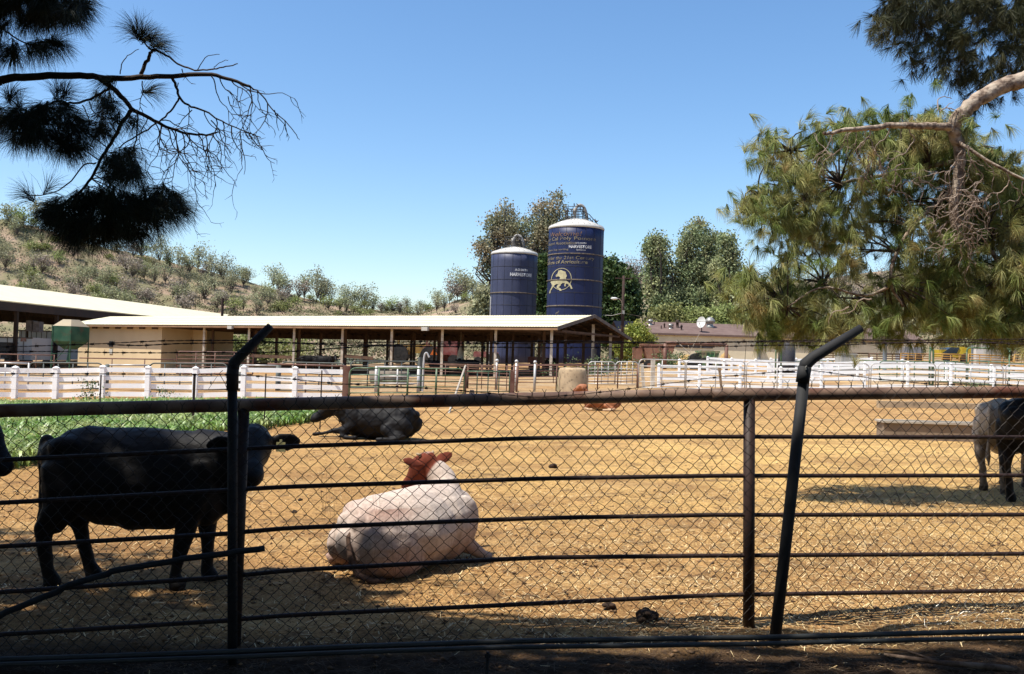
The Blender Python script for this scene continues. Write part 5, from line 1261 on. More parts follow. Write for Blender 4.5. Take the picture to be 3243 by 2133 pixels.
def tree(name, label, group, base, lobes, nclump, n, size, sig, lm, bm_, trunk_r, rs_, rq, limbs=26, bare=0.0, kind='tree', trunkz=.4, parts=True):
    """lobes: (x,y,z,rx,ry,rz) relative to base"""
    t = thing(name, label, kind, tuple(base), group); base = Vector(base)
    w = [l[3] * l[4] * l[5] for l in lobes]; cen = []
    while len(cen) < nclump:
        l = rq.choices(lobes, w)[0]; v = Vector((rq.gauss(0, 1), rq.gauss(0, 1), rq.gauss(0, 1))).normalized() * (rq.random() ** .45)
        cen.append((l[0] + v.x * l[3], l[1] + v.y * l[4], l[2] + v.z * l[5]))
    C = np.array(cen) + np.array(base)
    m = MB(); top = max(l[2] + l[5] * .4 for l in lobes); fork = Vector((0, 0, top * trunkz * .5))
    m.tube([base - Vector((0, 0, trunk_r * 2)), base + fork * .5 + Vector((trunk_r * .4, 0, 0)), base + fork], [trunk_r * 1.3, trunk_r, trunk_r * .85], 8)
    for i in range(limbs):
        e = Vector(C[rq.randrange(len(C))]); s_ = base + fork * rq.uniform(.7, 1); mid = s_.lerp(e, .45) + Vector((rq.gauss(0, .08), rq.gauss(0, .08), rq.uniform(0, .1))) * (e - s_).length
        mid2 = mid.lerp(e, .55) + Vector((rq.gauss(0, .06), rq.gauss(0, .06), rq.gauss(0, .04))) * (e - s_).length
        m.tube([s_, mid, mid2, e], [trunk_r * .55, trunk_r * .32, trunk_r * .18, trunk_r * .07], 5)
        for k in range(2):
            e2_ = mid2 + Vector((rq.gauss(0, 1), rq.gauss(0, 1), rq.gauss(.2, .6))) * sig * 1.4; m.tube([mid2, e2_], [trunk_r * .12, trunk_r * .04], 4)
    m.obj('trunk', bm_, t)
    V, Q = leaves(C, sig, n, size, rs_); npmesh('crown', V, Q, lm, t)
    return t
rt6 = random.Random(5); rs6 = np.random.default_rng(5)
# eucalyptus behind the silos: lobes given as photo pixels
def px_tree(name, label, group, pxb, Y, blobs, nclump, n, size, sig, lm, bm_, tr, limbs=30, kind='tree', depth=.8, trunkz=.5, pyb=None):
    b0 = W(pxb, pyb or Hline(pxb) - 20, Y); z0 = max(tz(b0.x, Y), float(hillz(np.array([b0.x]), np.array([float(Y)]), False)[0]) if Y > 120 else -9); base = Vector((b0.x, Y, z0 - .2))
    lo = []
    for (x, y, rx, ry) in blobs:
        c = W(x, y, Y); lo.append((c.x - base.x, rt6.uniform(-1, 1) * rx / F * Y * .3, c.z - base.z, rx / F * Y, rx / F * Y * depth, ry / F * Y))
    return tree(name, label, group, base, lo, nclump, n, size, sig, lm, bm_, tr, rs6, rt6, limbs, kind=kind, trunkz=trunkz)
px_tree('eucalyptus_tree', 'tall brownish eucalyptus rising behind and left of the shorter silo', None, 1600, 138, [(1590, 720, 48, 60), (1545, 790, 40, 55), (1625, 680, 22, 35), (1590, 660, 18, 22), (1560, 700, 25, 35), (1530, 850, 26, 22), (1640, 760, 40, 60), (1560, 830, 30, 35), (1610, 880, 50, 60)], 270, 46, .34, .58, M_euc, M_barkd, .55, 60)
px_tree('eucalyptus_tree', 'tall brownish eucalyptus rising between and behind the two silos', None, 1735, 142, [(1740, 690, 52, 65), (1700, 650, 25, 32), (1770, 640, 26, 28), (1720, 760, 60, 80), (1680, 710, 30, 40), (1790, 720, 30, 60), (1690, 860, 40, 90), (1740, 880, 60, 90)], 350, 46, .34, .58, M_euc, M_barkd, .6, 60)
px_tree('oak_tree', 'dense dark green tree right of the big silo behind the utility pole', None, 1935, 116, [(1945, 890, 50, 55), (1960, 970, 50, 60), (1925, 850, 32, 28), (1975, 930, 38, 40), (1940, 1040, 40, 60), (1990, 980, 22, 34)], 360, 80, .42, .62, M_oak, M_barkd, .4, 30)
px_tree('oak_tree', 'dense green tree in the gap between the two silos', None, 1716, 124, [(1716, 850, 22, 45), (1712, 920, 26, 50), (1716, 990, 26, 50), (1740, 1040, 30, 50)], 170, 80, .42, .6, M_oak, M_barkd, .35, 20)
px_tree('shrub', 'grey-green shrub left of the shorter silo at the barn roof line', None, 1530, 128, [(1532, 960, 22, 50), (1520, 1010, 26, 40)], 70, 70, .42, .6, M_leaf, M_barkd, .2, 12, kind='shrub')
px_tree('bush', 'bright green bush between the utility pole and the brown-roofed building', None, 2010, 93, [(2010, 1070, 45, 36), (1985, 1090, 34, 34), (2045, 1085, 30, 28), (2020, 1045, 30, 18), (2000, 1110, 50, 30)], 260, 80, .22, .30, M_bush, M_barkd, .15, 20, kind='bush')
for i, (pxb, Y, bl, lab) in enumerate([
    (2090, 150, [(2080, 780, 32, 40), (2095, 840, 42, 60), (2075, 900, 34, 60), (2100, 960, 46, 60), (2060, 790, 16, 28)], 'leftmost tall green eucalyptus of the clump behind the brown-roofed building'),
    (2165, 152, [(2190, 760, 34, 40), (2165, 790, 30, 40), (2180, 850, 50, 60), (2170, 940, 50, 70), (2175, 720, 14, 24)], 'tallest left-of-centre eucalyptus of the clump behind the brown-roofed building'),
    (2240, 156, [(2215, 715, 18, 30), (2240, 760, 40, 36), (2245, 830, 48, 60), (2230, 920, 50, 70), (2270, 740, 18, 24)], 'tall eucalyptus in the middle of the clump behind the brown-roofed building'),
    (2310, 150, [(2310, 790, 26, 45), (2320, 860, 26, 60), (2295, 930, 34, 70), (2300, 760, 24, 20), (2280, 860, 34, 50)], 'rightmost tall eucalyptus of the clump, next to the drooping pine')]):
    px_tree('eucalyptus_tree', lab, None, pxb, Y, bl, 280, 52, .36, .60, M_eucg, M_barkd, .5, 40)
for i, (x, y, rx, ry, lab) in enumerate([(2110, 1000, 50, 34, 'round green shrub behind the left end of the brown roof'), (2210, 1005, 50, 28, 'round green shrub behind the round rooftop vents'), (2300, 1000, 55, 30, 'round green shrub behind the satellite dish'), (2380, 990, 50, 40, 'dark green shrub behind the brown roof beside the pine'),
                                         (2520, 1000, 70, 44, 'grey-green shrub behind the roof, mostly hidden by the pine'), (2680, 985, 80, 54, 'shrub behind the pine in the middle of the right side'), (2850, 990, 90, 60, 'shrub behind the pine above the yellow panels'), (3030, 980, 90, 60, 'shrub behind the pine above the yellow truck'), (3200, 985, 80, 60, 'shrub behind the pine at the right edge')]):
    px_tree('shrub', lab, None, x, 124 + i, [(x, y, rx, ry), (x - rx * .5, y + ry * .6, rx * .7, ry * .7), (x + rx * .5, y + ry * .7, rx * .7, ry * .7), (x, y + ry * 1.5, rx, ry)], 130, 45, .36, .62, M_leafy if i < 3 else M_leaf, M_barkd, .2, 14, kind='shrub')
# bare brushy trees on the right-hand hill and the tall bare one at the right edge
for i, (x, y, rx, ry, Y, lab) in enumerate([(2010, 850, 46, 40, 185, 'bare twiggy tree on the ridge right of the big silo'), (2070, 900, 40, 50, 170, 'bare twiggy tree left of the green eucalyptus clump'), (2650, 860, 90, 60, 180, 'bare brown tree seen through a gap in the pine'), (2800, 880, 90, 60, 175, 'bare brown tree behind the middle of the pine'), (2390, 870, 36, 34, 175, 'rounded grey tree on the skyline between eucalyptus and pine'),
                                            (3215, 620, 60, 130, 120, 'tall bare purplish tree at the right edge behind the pine'), (2950, 860, 80, 70, 165, 'bare brown tree on the slope behind the pine limb')]):
    px_tree('bare_tree', lab, None, x, Y, [(x, y, rx, ry), (x - rx * .4, y + ry * .5, rx * .8, ry * .8), (x + rx * .4, y + ry * .5, rx * .8, ry * .8), (x, y + ry * 1.4, rx * .8, ry)], 110, 14, .26, .8, M_leafd, M_bark2, .28, 90)
# hillside scrub: six shapes, copied
protos = []
for i in range(7):
    h = [4.2, 5.2, 3.4, 6.0, 2.6, 4.6, 2.2][i]; rr_x = h * [.55, .5, .7, .42, .8, .6, .9][i]
    lo = [(rt6.uniform(-.5, .5) * rr_x, rt6.uniform(-.5, .5) * rr_x, h * rt6.uniform(.55, .85), rr_x * rt6.uniform(.4, .65), rr_x * rt6.uniform(.4, .65), h * rt6.uniform(.16, .26)) for _ in range(6)]
    if i in (4, 6): lo = [(a, b, c * .6, d, e, f * 1.5) for a, b, c, d, e, f in lo]
    protos.append(tree('scrub_tree', 'small scrubby tree with crooked dark limbs on the dry hillside', 'scrub trees scattered over the dry hillsides', (0, 0, 0), lo, 46, 13, .30, .55, [M_leaf, M_leaf, M_leafy, M_leaf, M_leaf, M_leafd, M_leafy][i], M_bark2, .085, rs6, rt6, 34))
hpos = []
def hill_pt(px, Y): X = (px - CX) / F * Y; return X, Y, float(hillz(np.array([X]), np.array([float(Y)]))[0])
def ridgeY(px): return float(ridge(np.array([float(px)]))[0][0])
tries = 0
while len(hpos) < 205 and tries < 9000:
    tries += 1; px = rt6.uniform(-120, 1500) if rt6.random() < .85 else rt6.uniform(1500, 3300)
    Yr = ridgeY(px); Y = rt6.uniform(132, Yr); 
    if px > 1500: Y = rt6.uniform(150, Yr)
    x, y, z = hill_pt(px, Y); u, v = PXof(x, y, z)
    if v > (1000 if px < 1500 else 1010): continue
    if px < 1500 and any(abs(u - a) < 17 and abs(v - b) < 11 for a, b in hpos): continue
    hpos.append((u, v)); k = rt6.randrange(7); sc = rt6.uniform(.6, 1.1)
    if len(hpos) <= 7: o = protos[len(hpos) - 1]; o.location = (x, y, z - .1); o.rotation_euler = (0, 0, rt6.uniform(0, 6.28)); o.scale = (sc,) * 3
    else: o = copy_tree(protos[k], (x, y, z - .1), None, rt6.uniform(0, 6.28), (sc, sc, sc * rt6.uniform(.85, 1.15)))
    KL = ['small rounded grey-green scrub tree', 'medium grey-green scrub tree', 'small yellow-green scrub tree', 'tall narrow grey-green scrub tree', 'low wide grey-green scrub bush', 'bare brownish scrub tree', 'low yellow-green scrub bush']; kk_ = len(hpos) - 1 if len(hpos) <= 7 else k
    wh = 'left-hand hillside above the barn roofs' if px < 1500 else 'right-hand hillside behind the silos and pine'
    o['label'] = KL[kk_] + ' on the dry ' + wh; o['group'] = KL[kk_].replace('bush', 'bushe') + 's on the ' + wh
SKT = [(520, 1, 1.1), (560, 3, 1.2), (590, 0, 1.3), (620, 1, 1.3), (660, 3, 1.1), (700, 3, 1.15), (740, 1, 1.0), (780, 0, 1.0), (860, 1, 1.2), (880, 0, 1.2), (940, 5, 1.2), (960, 1, 1.3), (1000, 3, 1.45), (1020, 1, 1.3), (1090, 1, 1.2), (1110, 0, 1.2), (1150, 1, 1.35), (1180, 0, 1.2), (1225, 4, 1.2), (1262, 4, 1.0), (1285, 6, 1.2), (1330, 0, .9), (1380, 1, 1.0), (1420, 5, 1.5), (1445, 3, 1.5), (1470, 1, 1.5), (1500, 0, 1.4), (1980, 5, 1.3), (2040, 5, 1.2), (1460, 5, 1.2), (100, 1, 1.2), (20, 0, 1.2), (60, 2, 1.3), (1350, 6, 1.2)]
ORD = 'first second third fourth fifth sixth seventh eighth ninth tenth eleventh twelfth thirteenth fourteenth fifteenth sixteenth seventeenth eighteenth nineteenth twentieth'.split()
SKT.sort()
for ti, (px, k, sc) in enumerate(SKT):
    Yr = ridgeY(px) - rt6.uniform(0, 8); x, y, z = hill_pt(px, Yr); oo = copy_tree(protos[k], (x, y, z - .15), None, rt6.uniform(0, 6.28), sc); nt_ = (ORD[ti] if ti < 20 else (ORD[len(SKT) - 1 - ti] if ti < len(SKT) - 1 else 'last')); oo['group'] = 'scrub trees along the hill skyline'; oo['label'] = 'scrub tree on the hill skyline, ' + (nt_ + ' from the left' if ti < 20 else ((nt_ + ' from the right') if ti < len(SKT) - 1 else 'first from the right'))
# low dry brush between the trees, too dense to count
K = 13000; bp_ = []
while len(bp_) < K:
    px = rt6.uniform(-150, 3400); Yr = ridgeY(px); Y = rt6.uniform(120, Yr); x, y, z = hill_pt(px, Y)
    if _ph(np.array(x), np.array(y), .07, 4) + rt6.uniform(-.6, .6) > .3: continue
    bp_.append((x, y, z + .18))
V, Q = leaves(np.array(bp_), .42, 12, .34, rs6, .5)
o = npmesh('dry_brush', V, Q, mat('dry_brush', (.22, .215, .11), (.29, .25, .15), rough=.9, scale=.08, island=.4)); tag(o, 'low dry brush and weeds covering the hillsides', 'brush', None, 'stuff')
# fallen dark logs on the slope
for (px, py, ln, lab) in [(430, 940, 5, 'dark fallen log on the hillside above the tall barn roof'), (330, 905, 4, 'short dark fallen log on the hillside left of the other'), (1080, 1000, 5, 'dark fallen trunk on the slope above the long barn roof')]:
    for Y in np.arange(120, 230, 1.):
        x, y, z = hill_pt(px, Y); u, v = PXof(x, y, z)
        if v < py: break
    m = MB(); m.tube([(x - ln / 2, y, z + .3), (x - ln * .2, y, z + .6), (x + ln * .15, y, z + .35), (x + ln / 2, y, z - .1)], [.1, .22, .28, .2], 7); m.tube([(x - ln * .2, y, z + .5), (x - ln * .25, y, z + 1.2)], [.12, .05], 5)
    tag(m.obj('fallen_log', M_barkd), lab, 'log')
# green agave-like clumps seen through the barn
for i, (px, Y, lab) in enumerate([(1060, 112, 'pale green agave clump seen through the barn, leftmost'), (1155, 114, 'pale green agave clump seen through the barn, middle'), (1205, 120, 'pale green agave clump higher up, seen through the barn'), (690, 112, 'green bush seen through the left bays of the barn'), (840, 113, 'green bush seen through the barn between the left posts')]):
    p = G(px, Y) if Y < 118 else Vector(hill_pt(px, Y)); t = thing('agave' if i < 3 else 'bush', lab, 'plant', tuple(p))
    if i < 3:
        m = MB()
        for k in range(70):
            a = rt6.uniform(0, 6.28); r_ = rt6.uniform(0, 1.6); b0 = p + Vector((math.cos(a) * r_ * 1.6, math.sin(a) * r_, 0)); d = Vector((rt6.uniform(-.5, .5), rt6.uniform(-.5, .5), 1)).normalized(); s_ = Vector((.09, .03, 0))
            m.add([b0 - s_, b0 + s_, b0 + d * .55 + s_ * .8, b0 + d * rt6.uniform(.8, 1.1)], [(0, 1, 2, 3)])
        m.obj('leaf', mat('agave', (.20, .26, .17), (.28, .33, .24), scale=.8), t)
    else:
        V, Q = leaves(np.array([tuple(p + Vector((rt6.gauss(0, 2.2), rt6.gauss(0, 1), rt6.uniform(.3, 3.2)))) for _ in range(60)]), .5, 40, .4, rs6); npmesh('crown', V, Q, M_leafy, t)
# ------------------------------------------------------------------ farmyard fences and gates
M_vinyl = mat('white_vinyl', (.94, .94, .93), (.88, .87, .84), rough=.5, scale=1.5, c3=(.55, .48, .38), c3scale=2.5, c3range=(.66, .85), leafy=True)
M_galvp = mat('galvanised_tube', (.75, .73, .70), (.50, .46, .42), rough=.4, metal=.2, scale=2)
M_redp = mat('red_brown_pipe', (.15, .06, .042), (.24, .13, .09), rough=.6, scale=3)
M_greenp = mat('green_gate_paint', (.07, .15, .07), (.28, .34, .22), rough=.5, scale=3, contrast=(.45, .65))
M_yellowp = mat('yellow_panel_paint', (.50, .27, .06), (.36, .18, .05), rough=.5, scale=2)
M_greypost = mat('grey_green_post', (.10, .12, .11), (.16, .16, .14), rough=.7, scale=3)
def gnd(p): return tz(p.x, p.y)
def board_fence(label, a, b, n, h, grp, nr=4, pw=.127, rw=.14, npost=None, zb=None):
    """a,b world ground points"""
    c = (a + b) / 2; t = thing('board_fence', label, 'fence', tuple(c)); d = (b - a); d.z = 0; L_ = d.length; d.normalize(); nrm = Vector((d.y, -d.x, 0));
    if nrm.y > 0: nrm = -nrm
    pts = []
    for i in range(n + 1):
        q = a.lerp(b, i / n); z = gnd(q) if zb is None else q.z; pts.append(Vector((q.x, q.y, z)))
        m = MB(); ax = (d, nrm, Vector((0, 0, 1))); w = pw
        m.box(Vector((q.x, q.y, z + h / 2 - .1)), (w, w, h + .2), ax); m.box(Vector((q.x, q.y, z + h + .012)), (w + .03, w + .03, .025), ax)
        tp = Vector((q.x, q.y, z + h + .025)); s = w / 2 + .005
        m.add([tp - d * s - nrm * s, tp + d * s - nrm * s, tp + d * s + nrm * s, tp - d * s + nrm * s, tp + Vector((0, 0, .045))], [(0, 1, 4), (1, 2, 4), (2, 3, 4), (3, 0, 4)])
        m.obj('post', M_vinyl, t)
    for k in range(nr):
        m = MB()
        for i in range(n):
            z = h * (.93 - k * (.80 / (nr - 1)) ) ; off = -nrm * 0.0
            m.beam(pts[i] + d * (pw / 2) + Vector((0, 0, z)), pts[i + 1] - d * (pw / 2) + Vector((0, 0, z)), .038, rw)
        m.obj('rail', M_vinyl, t)
    return t
def from_px(px, py, Y): p = W(px, py, Y); return p
# left white fence: posts seen at these columns
LP = [(-320, 32), (-90, 32.4), (45, 32.8), (174, 33), (322, 33), (466, 33.1), (616, 33.2), (769, 33.3), (932, 33.4), (1095, 33.5)]
pts = [G(px, Y) for px, Y in LP]
t = thing('board_fence', 'white four-rail board fence along the far side of the green field on the left', 'fence', tuple(pts[5]))
for p in pts:
    m = MB(); m.box(p + Vector((0, 0, .42)), (.16, .16, 1.35)); m.box(p + Vector((0, 0, 1.105)), (.185, .185, .03)); s = .085; tp = p + Vector((0, 0, 1.12))
    m.add([tp + Vector((-s, -s, 0)), tp + Vector((s, -s, 0)), tp + Vector((s, s, 0)), tp + Vector((-s, s, 0)), tp + Vector((0, 0, .05))], [(0, 1, 4), (1, 2, 4), (2, 3, 4), (3, 0, 4)]); m.obj('post', M_vinyl, t)
for z in (1.0, .71, .43, .14):
    m = MB()
    for a, b in zip(pts[:-1], pts[1:]):
        m.beam(a + Vector((.078, .03, z)), b + Vector((-.078, .03, z + rt6.uniform(-.015, .015))), .035, .165)
    m.obj('rail', M_vinyl, t)

def panel(name, label, cat, a, b, h, rails, mt, r=.022, nvert=0, rounded=True, cross=False, grp=None, end_r=None, lift=.08, vr=None, ends=(True, True), mt_end=None):
    """tubular gate or corral panel between two world ground points; rails = fractions of the height"""
    a = Vector(a); b = Vector(b); t = thing(name, label, cat, tuple((a + b) / 2), grp); d = b - a; L_ = d.length; u = d / L_; Z = Vector((0, 0, 1)); er = end_r or r
    m = MB(); c = .22 if rounded else 0.0
    A0 = a + Z * lift; B0 = b + Z * lift; A1 = a + Z * h; B1 = b + Z * h
    if rounded:
        path = [A0, A1 - Z * c]
        for k in range(1, 5): th = math.pi / 2 * k / 5; path.append(A1 - Z * c + u * c * (1 - math.cos(th)) + Z * c * math.sin(th))
        path += [A1 + u * c, B1 - u * c]
        for k in range(1, 5): th = math.pi / 2 * k / 5; path.append(B1 - u * c + u * c * math.sin(th) - Z * c * (1 - math.cos(th)))
        path += [B1 - Z * c, B0]; m.tube(path, r, 8); m.tube([A0, B0], r, 8); m.obj('frame', mt, t, True)
    else:
        m.tube([A1, B1], r, 8); m.obj('top_rail', mt, t, True)
        for i, (p0, p1) in enumerate(((A0 - Z * (lift + .2), A1 + Z * .03), (B0 - Z * (lift + .2), B1 + Z * .03))):
            if ends[i]: m = MB(); m.tube([p0, p1], er, 8); m.obj('post', mt_end or mt, t, True)
    for f in rails:
        m = MB(); sg = rt6.uniform(-.01, .01); m.tube([A0.lerp(A1, f), A0.lerp(A1, f).lerp(B0.lerp(B1, f), .5) + Z * sg, B0.lerp(B1, f)], r * .8, 6); m.obj('rail', mt, t, True)
    for i in range(nvert):
        q = (i + 1) / (nvert + 1); m = MB(); m.tube([A0.lerp(B0, q) - (Z * (.0 if rounded else lift + .15)), A1.lerp(B1, q)], vr or r * .9, 6); m.obj('upright', mt, t, True)
    return t
def GP(px, Y): return G(px, Y)
# red-brown post, green gates, leaning pole
a = GP(1095, 32.5); m = MB(); m.box(a + Vector((0, 0, .55)), (.24, .2, 1.35)); tag(m.obj('gate_post', M_redp), 'thick rusty red gate post at the right end of the white fence', 'post')
panel('tube_gate', 'long green tube gate between the rusty post and the leaning pale pole', 'gate', GP(1104, 32.4), GP(1468, 33.5), 1.16, (.2, .4, .58, .78), M_greenp, .026, 3, vr=.035)
panel('tube_gate', 'shorter green gate right of the leaning pale pole', 'gate', GP(1474, 33.8), GP(1612, 34.6), 1.06, (.25, .5, .75), M_greenp, .022, 3, rounded=False)
a = GP(1621, 34.6); m = MB(); m.box(a + Vector((0, 0, .5)), (.17, .17, 1.15)); tag(m.obj('gate_post', M_redp), 'dark rusty post at the right end of the shorter green gate', 'post')
a = GP(1471, 33.7); m = MB(); m.tube([a - Vector((0, 0, .2)), a + Vector((0, 0, 1.12))], .05, 8); tag(m.obj('gate_post', M_redp), 'thin rusty post between the two green gates', 'post')
a = W(1474, 1158, 33.0); b_ = G(1420, 26.5); m = MB(); m.tube([a, b_ - Vector((0, 0, .05))], .035, 8); tag(m.obj('leaning_pole', mat('pale_pole', (.55, .48, .38), (.45, .38, .3), scale=2)), 'pale pole leaning against the end of the long green gate', 'pole')
# corral panels behind the gates, in front of the barn
def pan_px(name, label, x0, yt0, Y0, x1, yt1, Y1, rails, mt, r, nv, rounded, **k):
    a = G(x0, Y0); b = G(x1, Y1); h0 = W(x0, yt0, Y0).z - a.z; h1 = W(x1, yt1, Y1).z - b.z
    return panel(name, label, k.pop('cat', 'corral fence'), a, b, (h0 + h1) / 2, rails, mt, r, nv, rounded, **k)
R5 = (.16, .33, .5, .66, .83)
pan_px('corral_fence', 'grey corral panel behind the white fence, first from the left', -60, 1148, 38, 88, 1150, 38, (.3, .6), M_galvp, .04, 1, False)
pan_px('corral_fence', 'green-grey arched panel behind the white fence beside the green feed bin', 88, 1147, 38.5, 322, 1150, 38.5, (.25, .5, .75), M_greypost, .03, 4, True)
pan_px('corral_fence', 'short grey rail between dark posts behind the white fence, below the vent hole', 337, 1154, 39, 466, 1157, 39, (.4,), M_galvp, .035, 0, False, end_r=.09, mt_end=M_greypost)
pan_px('corral_fence', 'grey arched panel behind the white fence, left of the bent-arm post', 470, 1148, 38.5, 716, 1152, 38.5, (.25, .5, .75), M_greypost, .03, 4, True)
pan_px('corral_fence', 'white-topped grey rail behind the white fence, right of the bent-arm post', 760, 1155, 39, 878, 1158, 39, (.4,), M_galvp, .035, 0, False, end_r=.09, mt_end=M_greypost)
pan_px('corral_fence', 'grey arched panel behind the right end of the white fence', 886, 1146, 38.5, 1090, 1150, 38.5, (.25, .5, .75), M_greypost, .028, 4, True)
pan_px('corral_fence', 'rusty rail fence running from the white fence to the thick red post', 845, 1155, 34.5, 1093, 1155, 33, (), M_redp, .03, 1, False, ends=(False, False))
pan_px('corral_fence', 'tall pipe panel standing against the recessed barn wall', 558, 1112, 58, 800, 1116, 58, R5, M_redp, .04, 3, True)
pan_px('corral_fence', 'long thin rust-brown rail sloping down to the left below the tan wall', 250, 1143, 60, 560, 1128, 60, (), M_redp, .04, 2, False, ends=(False, False))
pan_px('corral_fence', 'rusty panel at the far left in front of the white trailers', -60, 1122, 64, 170, 1121, 64, (.5,), M_redp, .035, 3, False)
pan_px('corral_fence', 'green-grey arched gate behind the long green gate', 1108, 1141, 42, 1322, 1146, 43, R5, M_greypost, .03, 3, True)
pan_px('corral_fence', 'grey panel with white top rail behind the long green gate', 1190, 1161, 40, 1324, 1162, 40, (.3, .6), M_galvp, .04, 1, False, end_r=.07)
for i, (x0, x1, lab) in enumerate([(1340, 1480, 'first rust-brown corral panel behind the green gates, from the left'), (1480, 1570, 'second rust-brown corral panel behind the shorter green gate'), (1572, 1636, 'narrow rust-brown corral panel behind the dark gate post')]):
    pan_px('corral_fence', lab, x0, 1152 + i * 3, 46 - i, x1, 1154 + i * 3, 45 - i, R5, M_redp, .022, 1, False, end_r=.05)
a = GP(1328, 41); m = MB(); m.tube([a - Vector((0, 0, .2)), a + Vector((0, 0, 1.5))], .11, 8); tag(m.obj('corral_post', M_greypost), 'thick grey-green post with a hooked top behind the long green gate', 'post')
a = GP(1338, 40.6); m = MB(); m.tube(smooth_path([a - Vector((0, 0, .2)), a + Vector((0, 0, 1.55)), a + Vector((.12, 0, 1.75)), a + Vector((.24, 0, 1.5))]), .04, 8); tag(m.obj('hook_pipe', M_galvp), 'bent steel pipe hooked over the thick grey-green post', 'pipe')
for i, (px, lab) in enumerate([(1571, 'second'), (1633, 'third'), (1692, 'fourth')]):
    a = GP(px, 44); m = MB(); m.tube([a - Vector((0, 0, .2)), a + Vector((0, 0, 1.38))], .055, 8); m.ball(tuple(a + Vector((0, 0, 1.40))), .085)
    tag(m.obj('capped_post', M_galvp, None, True), lab.replace('second', 'grey round-capped post left of the dark gate post').replace('third', 'grey round-capped post just right of the dark gate post').replace('fourth', 'grey round-capped post nearest the concrete tank'), 'post')
pan_px('corral_fence', 'long rust-red pipe corral sweeping up behind the concrete tank', 1626, 1165, 45.5, 2018, 1148, 48, (.25, .5, .75), M_redp, .026, 5, False, end_r=.05, vr=.035)
pan_px('corral_fence', 'rusty panel under the barn gable behind the pipe corral', 1640, 1158, 52, 1860, 1150, 54, R5, M_redp, .025, 3, False)
for i, (x0, x1) in enumerate([(1862, 1946), (1948, 2020)]):
    pan_px('corral_fence', ['pale corral panel with many bars right of the concrete tank', 'pale corral panel with many bars left of the silver gates'][i], x0, 1144, 52, x1, 1146, 52, (.14, .28, .42, .56, .7, .85), M_galvp, .026, 3, True)
# silver panels on the right
sx_ = [(2022, 2168), (2172, 2358), (2363, 2751), (2757, 2962), (2970, 3176), (3184, 3390)]
yt_ = [(1138, 1139), (1140, 1144), (1146, 1150), (1150, 1152), (1152, 1156), (1153, 1158)]
for i, ((x0, x1), (y0, y1)) in enumerate(zip(sx_, yt_)):
    pan_px('corral_fence', ['silver tube panel just right of the rust-red corral', 'silver tube panel with the white-topped stake in front', 'long silver tube panel crossed by the right bent-arm post', 'silver tube panel right of the bent-arm post', 'silver tube panel in front of the green weed', 'silver tube panel cut off by the right edge'][i],
           x0, y0, 46.5 + i * .3, x1, y1, 46.8 + i * .3, (.0, .2, .38, .56, .76), M_galvp, .026, [1, 1, 3, 1, 1, 1][i], True)
# white board fences behind the silver panels
for i, (x0, x1, Y, n, lab, yt) in enumerate([(2085, 2600, 50, 4, 'white board fence behind the silver panels, left part', 1160), (2600, 3420, 51.5, 6, 'white board fence behind the silver panels, right part', 1157), (2150, 3420, 57, 9, 'middle white board fence between the silver panels and the yellow panels', 1154), (2240, 2620, 62, 5, 'white board fence farther back below the tan building', 1150), (2440, 2760, 66, 4, 'white board fence farthest back near the green arched rail', 1140)]):
    a = G(x0, Y); b = G(x1, Y); h = W((x0 + x1) / 2, yt, Y).z - (a.z + b.z) / 2; board_fence(lab, a, b, n, max(h, 1.0), None)
a = G(2284, 44.5); m = MB(); m.beam(a + Vector((.06, 0, -.2)), a + Vector((-.10, 0, 1.0)), .10); m.box(a + Vector((-.11, 0, 1.08)), (.14, .12, .16))
tag(m.obj('wooden_stake', mat('stake_wood', (.38, .27, .17), (.30, .2, .12), scale=3)), 'leaning wooden stake with a white top in front of the silver panels', 'stake')
for i, (px, lab) in enumerate([(2066, 'white post with a bare wooden front left of the white board fence'), (2040, 'thin slanting white post behind the first silver panel')]):
    a = G(px, 48); m = MB(); m.beam(a - Vector((0, 0, .2)), a + Vector((-.15 * i, 0, 1.45 - .2 * i)), .2 - .05 * i); tag(m.obj('white_post', M_white), lab, 'post')
# rusty pipe portal in front of the building
a = G(2105, 64); b_ = G(2299, 64); zt = W(2200, 1088, 64).z; t = thing('goal_post', 'tall rusty pipe goal frame in front of the tan building', 'frame', tuple((a + b_) / 2))
m = MB(); m.tube([(a.x, 64, zt), (b_.x, 64, zt)], .11, 8); m.obj('crossbar', M_redp, t, True)
for q in (a, b_): m = MB(); m.tube([(q.x, 64, q.z - .3), (q.x, 64, zt)], .13, 8); m.obj('post', M_redp, t, True)
m = MB(); p0 = W(2140, 1078, 63.5); p1 = W(2185, 1120, 63.5); m.tube([p0, p1], .04, 6); p0 = W(2182, 1120, 63.4); p1 = W(2215, 1056, 63.4); m.tube([p0, p1], .015, 5); m.obj('brace', MATS['pale_pole'], t)
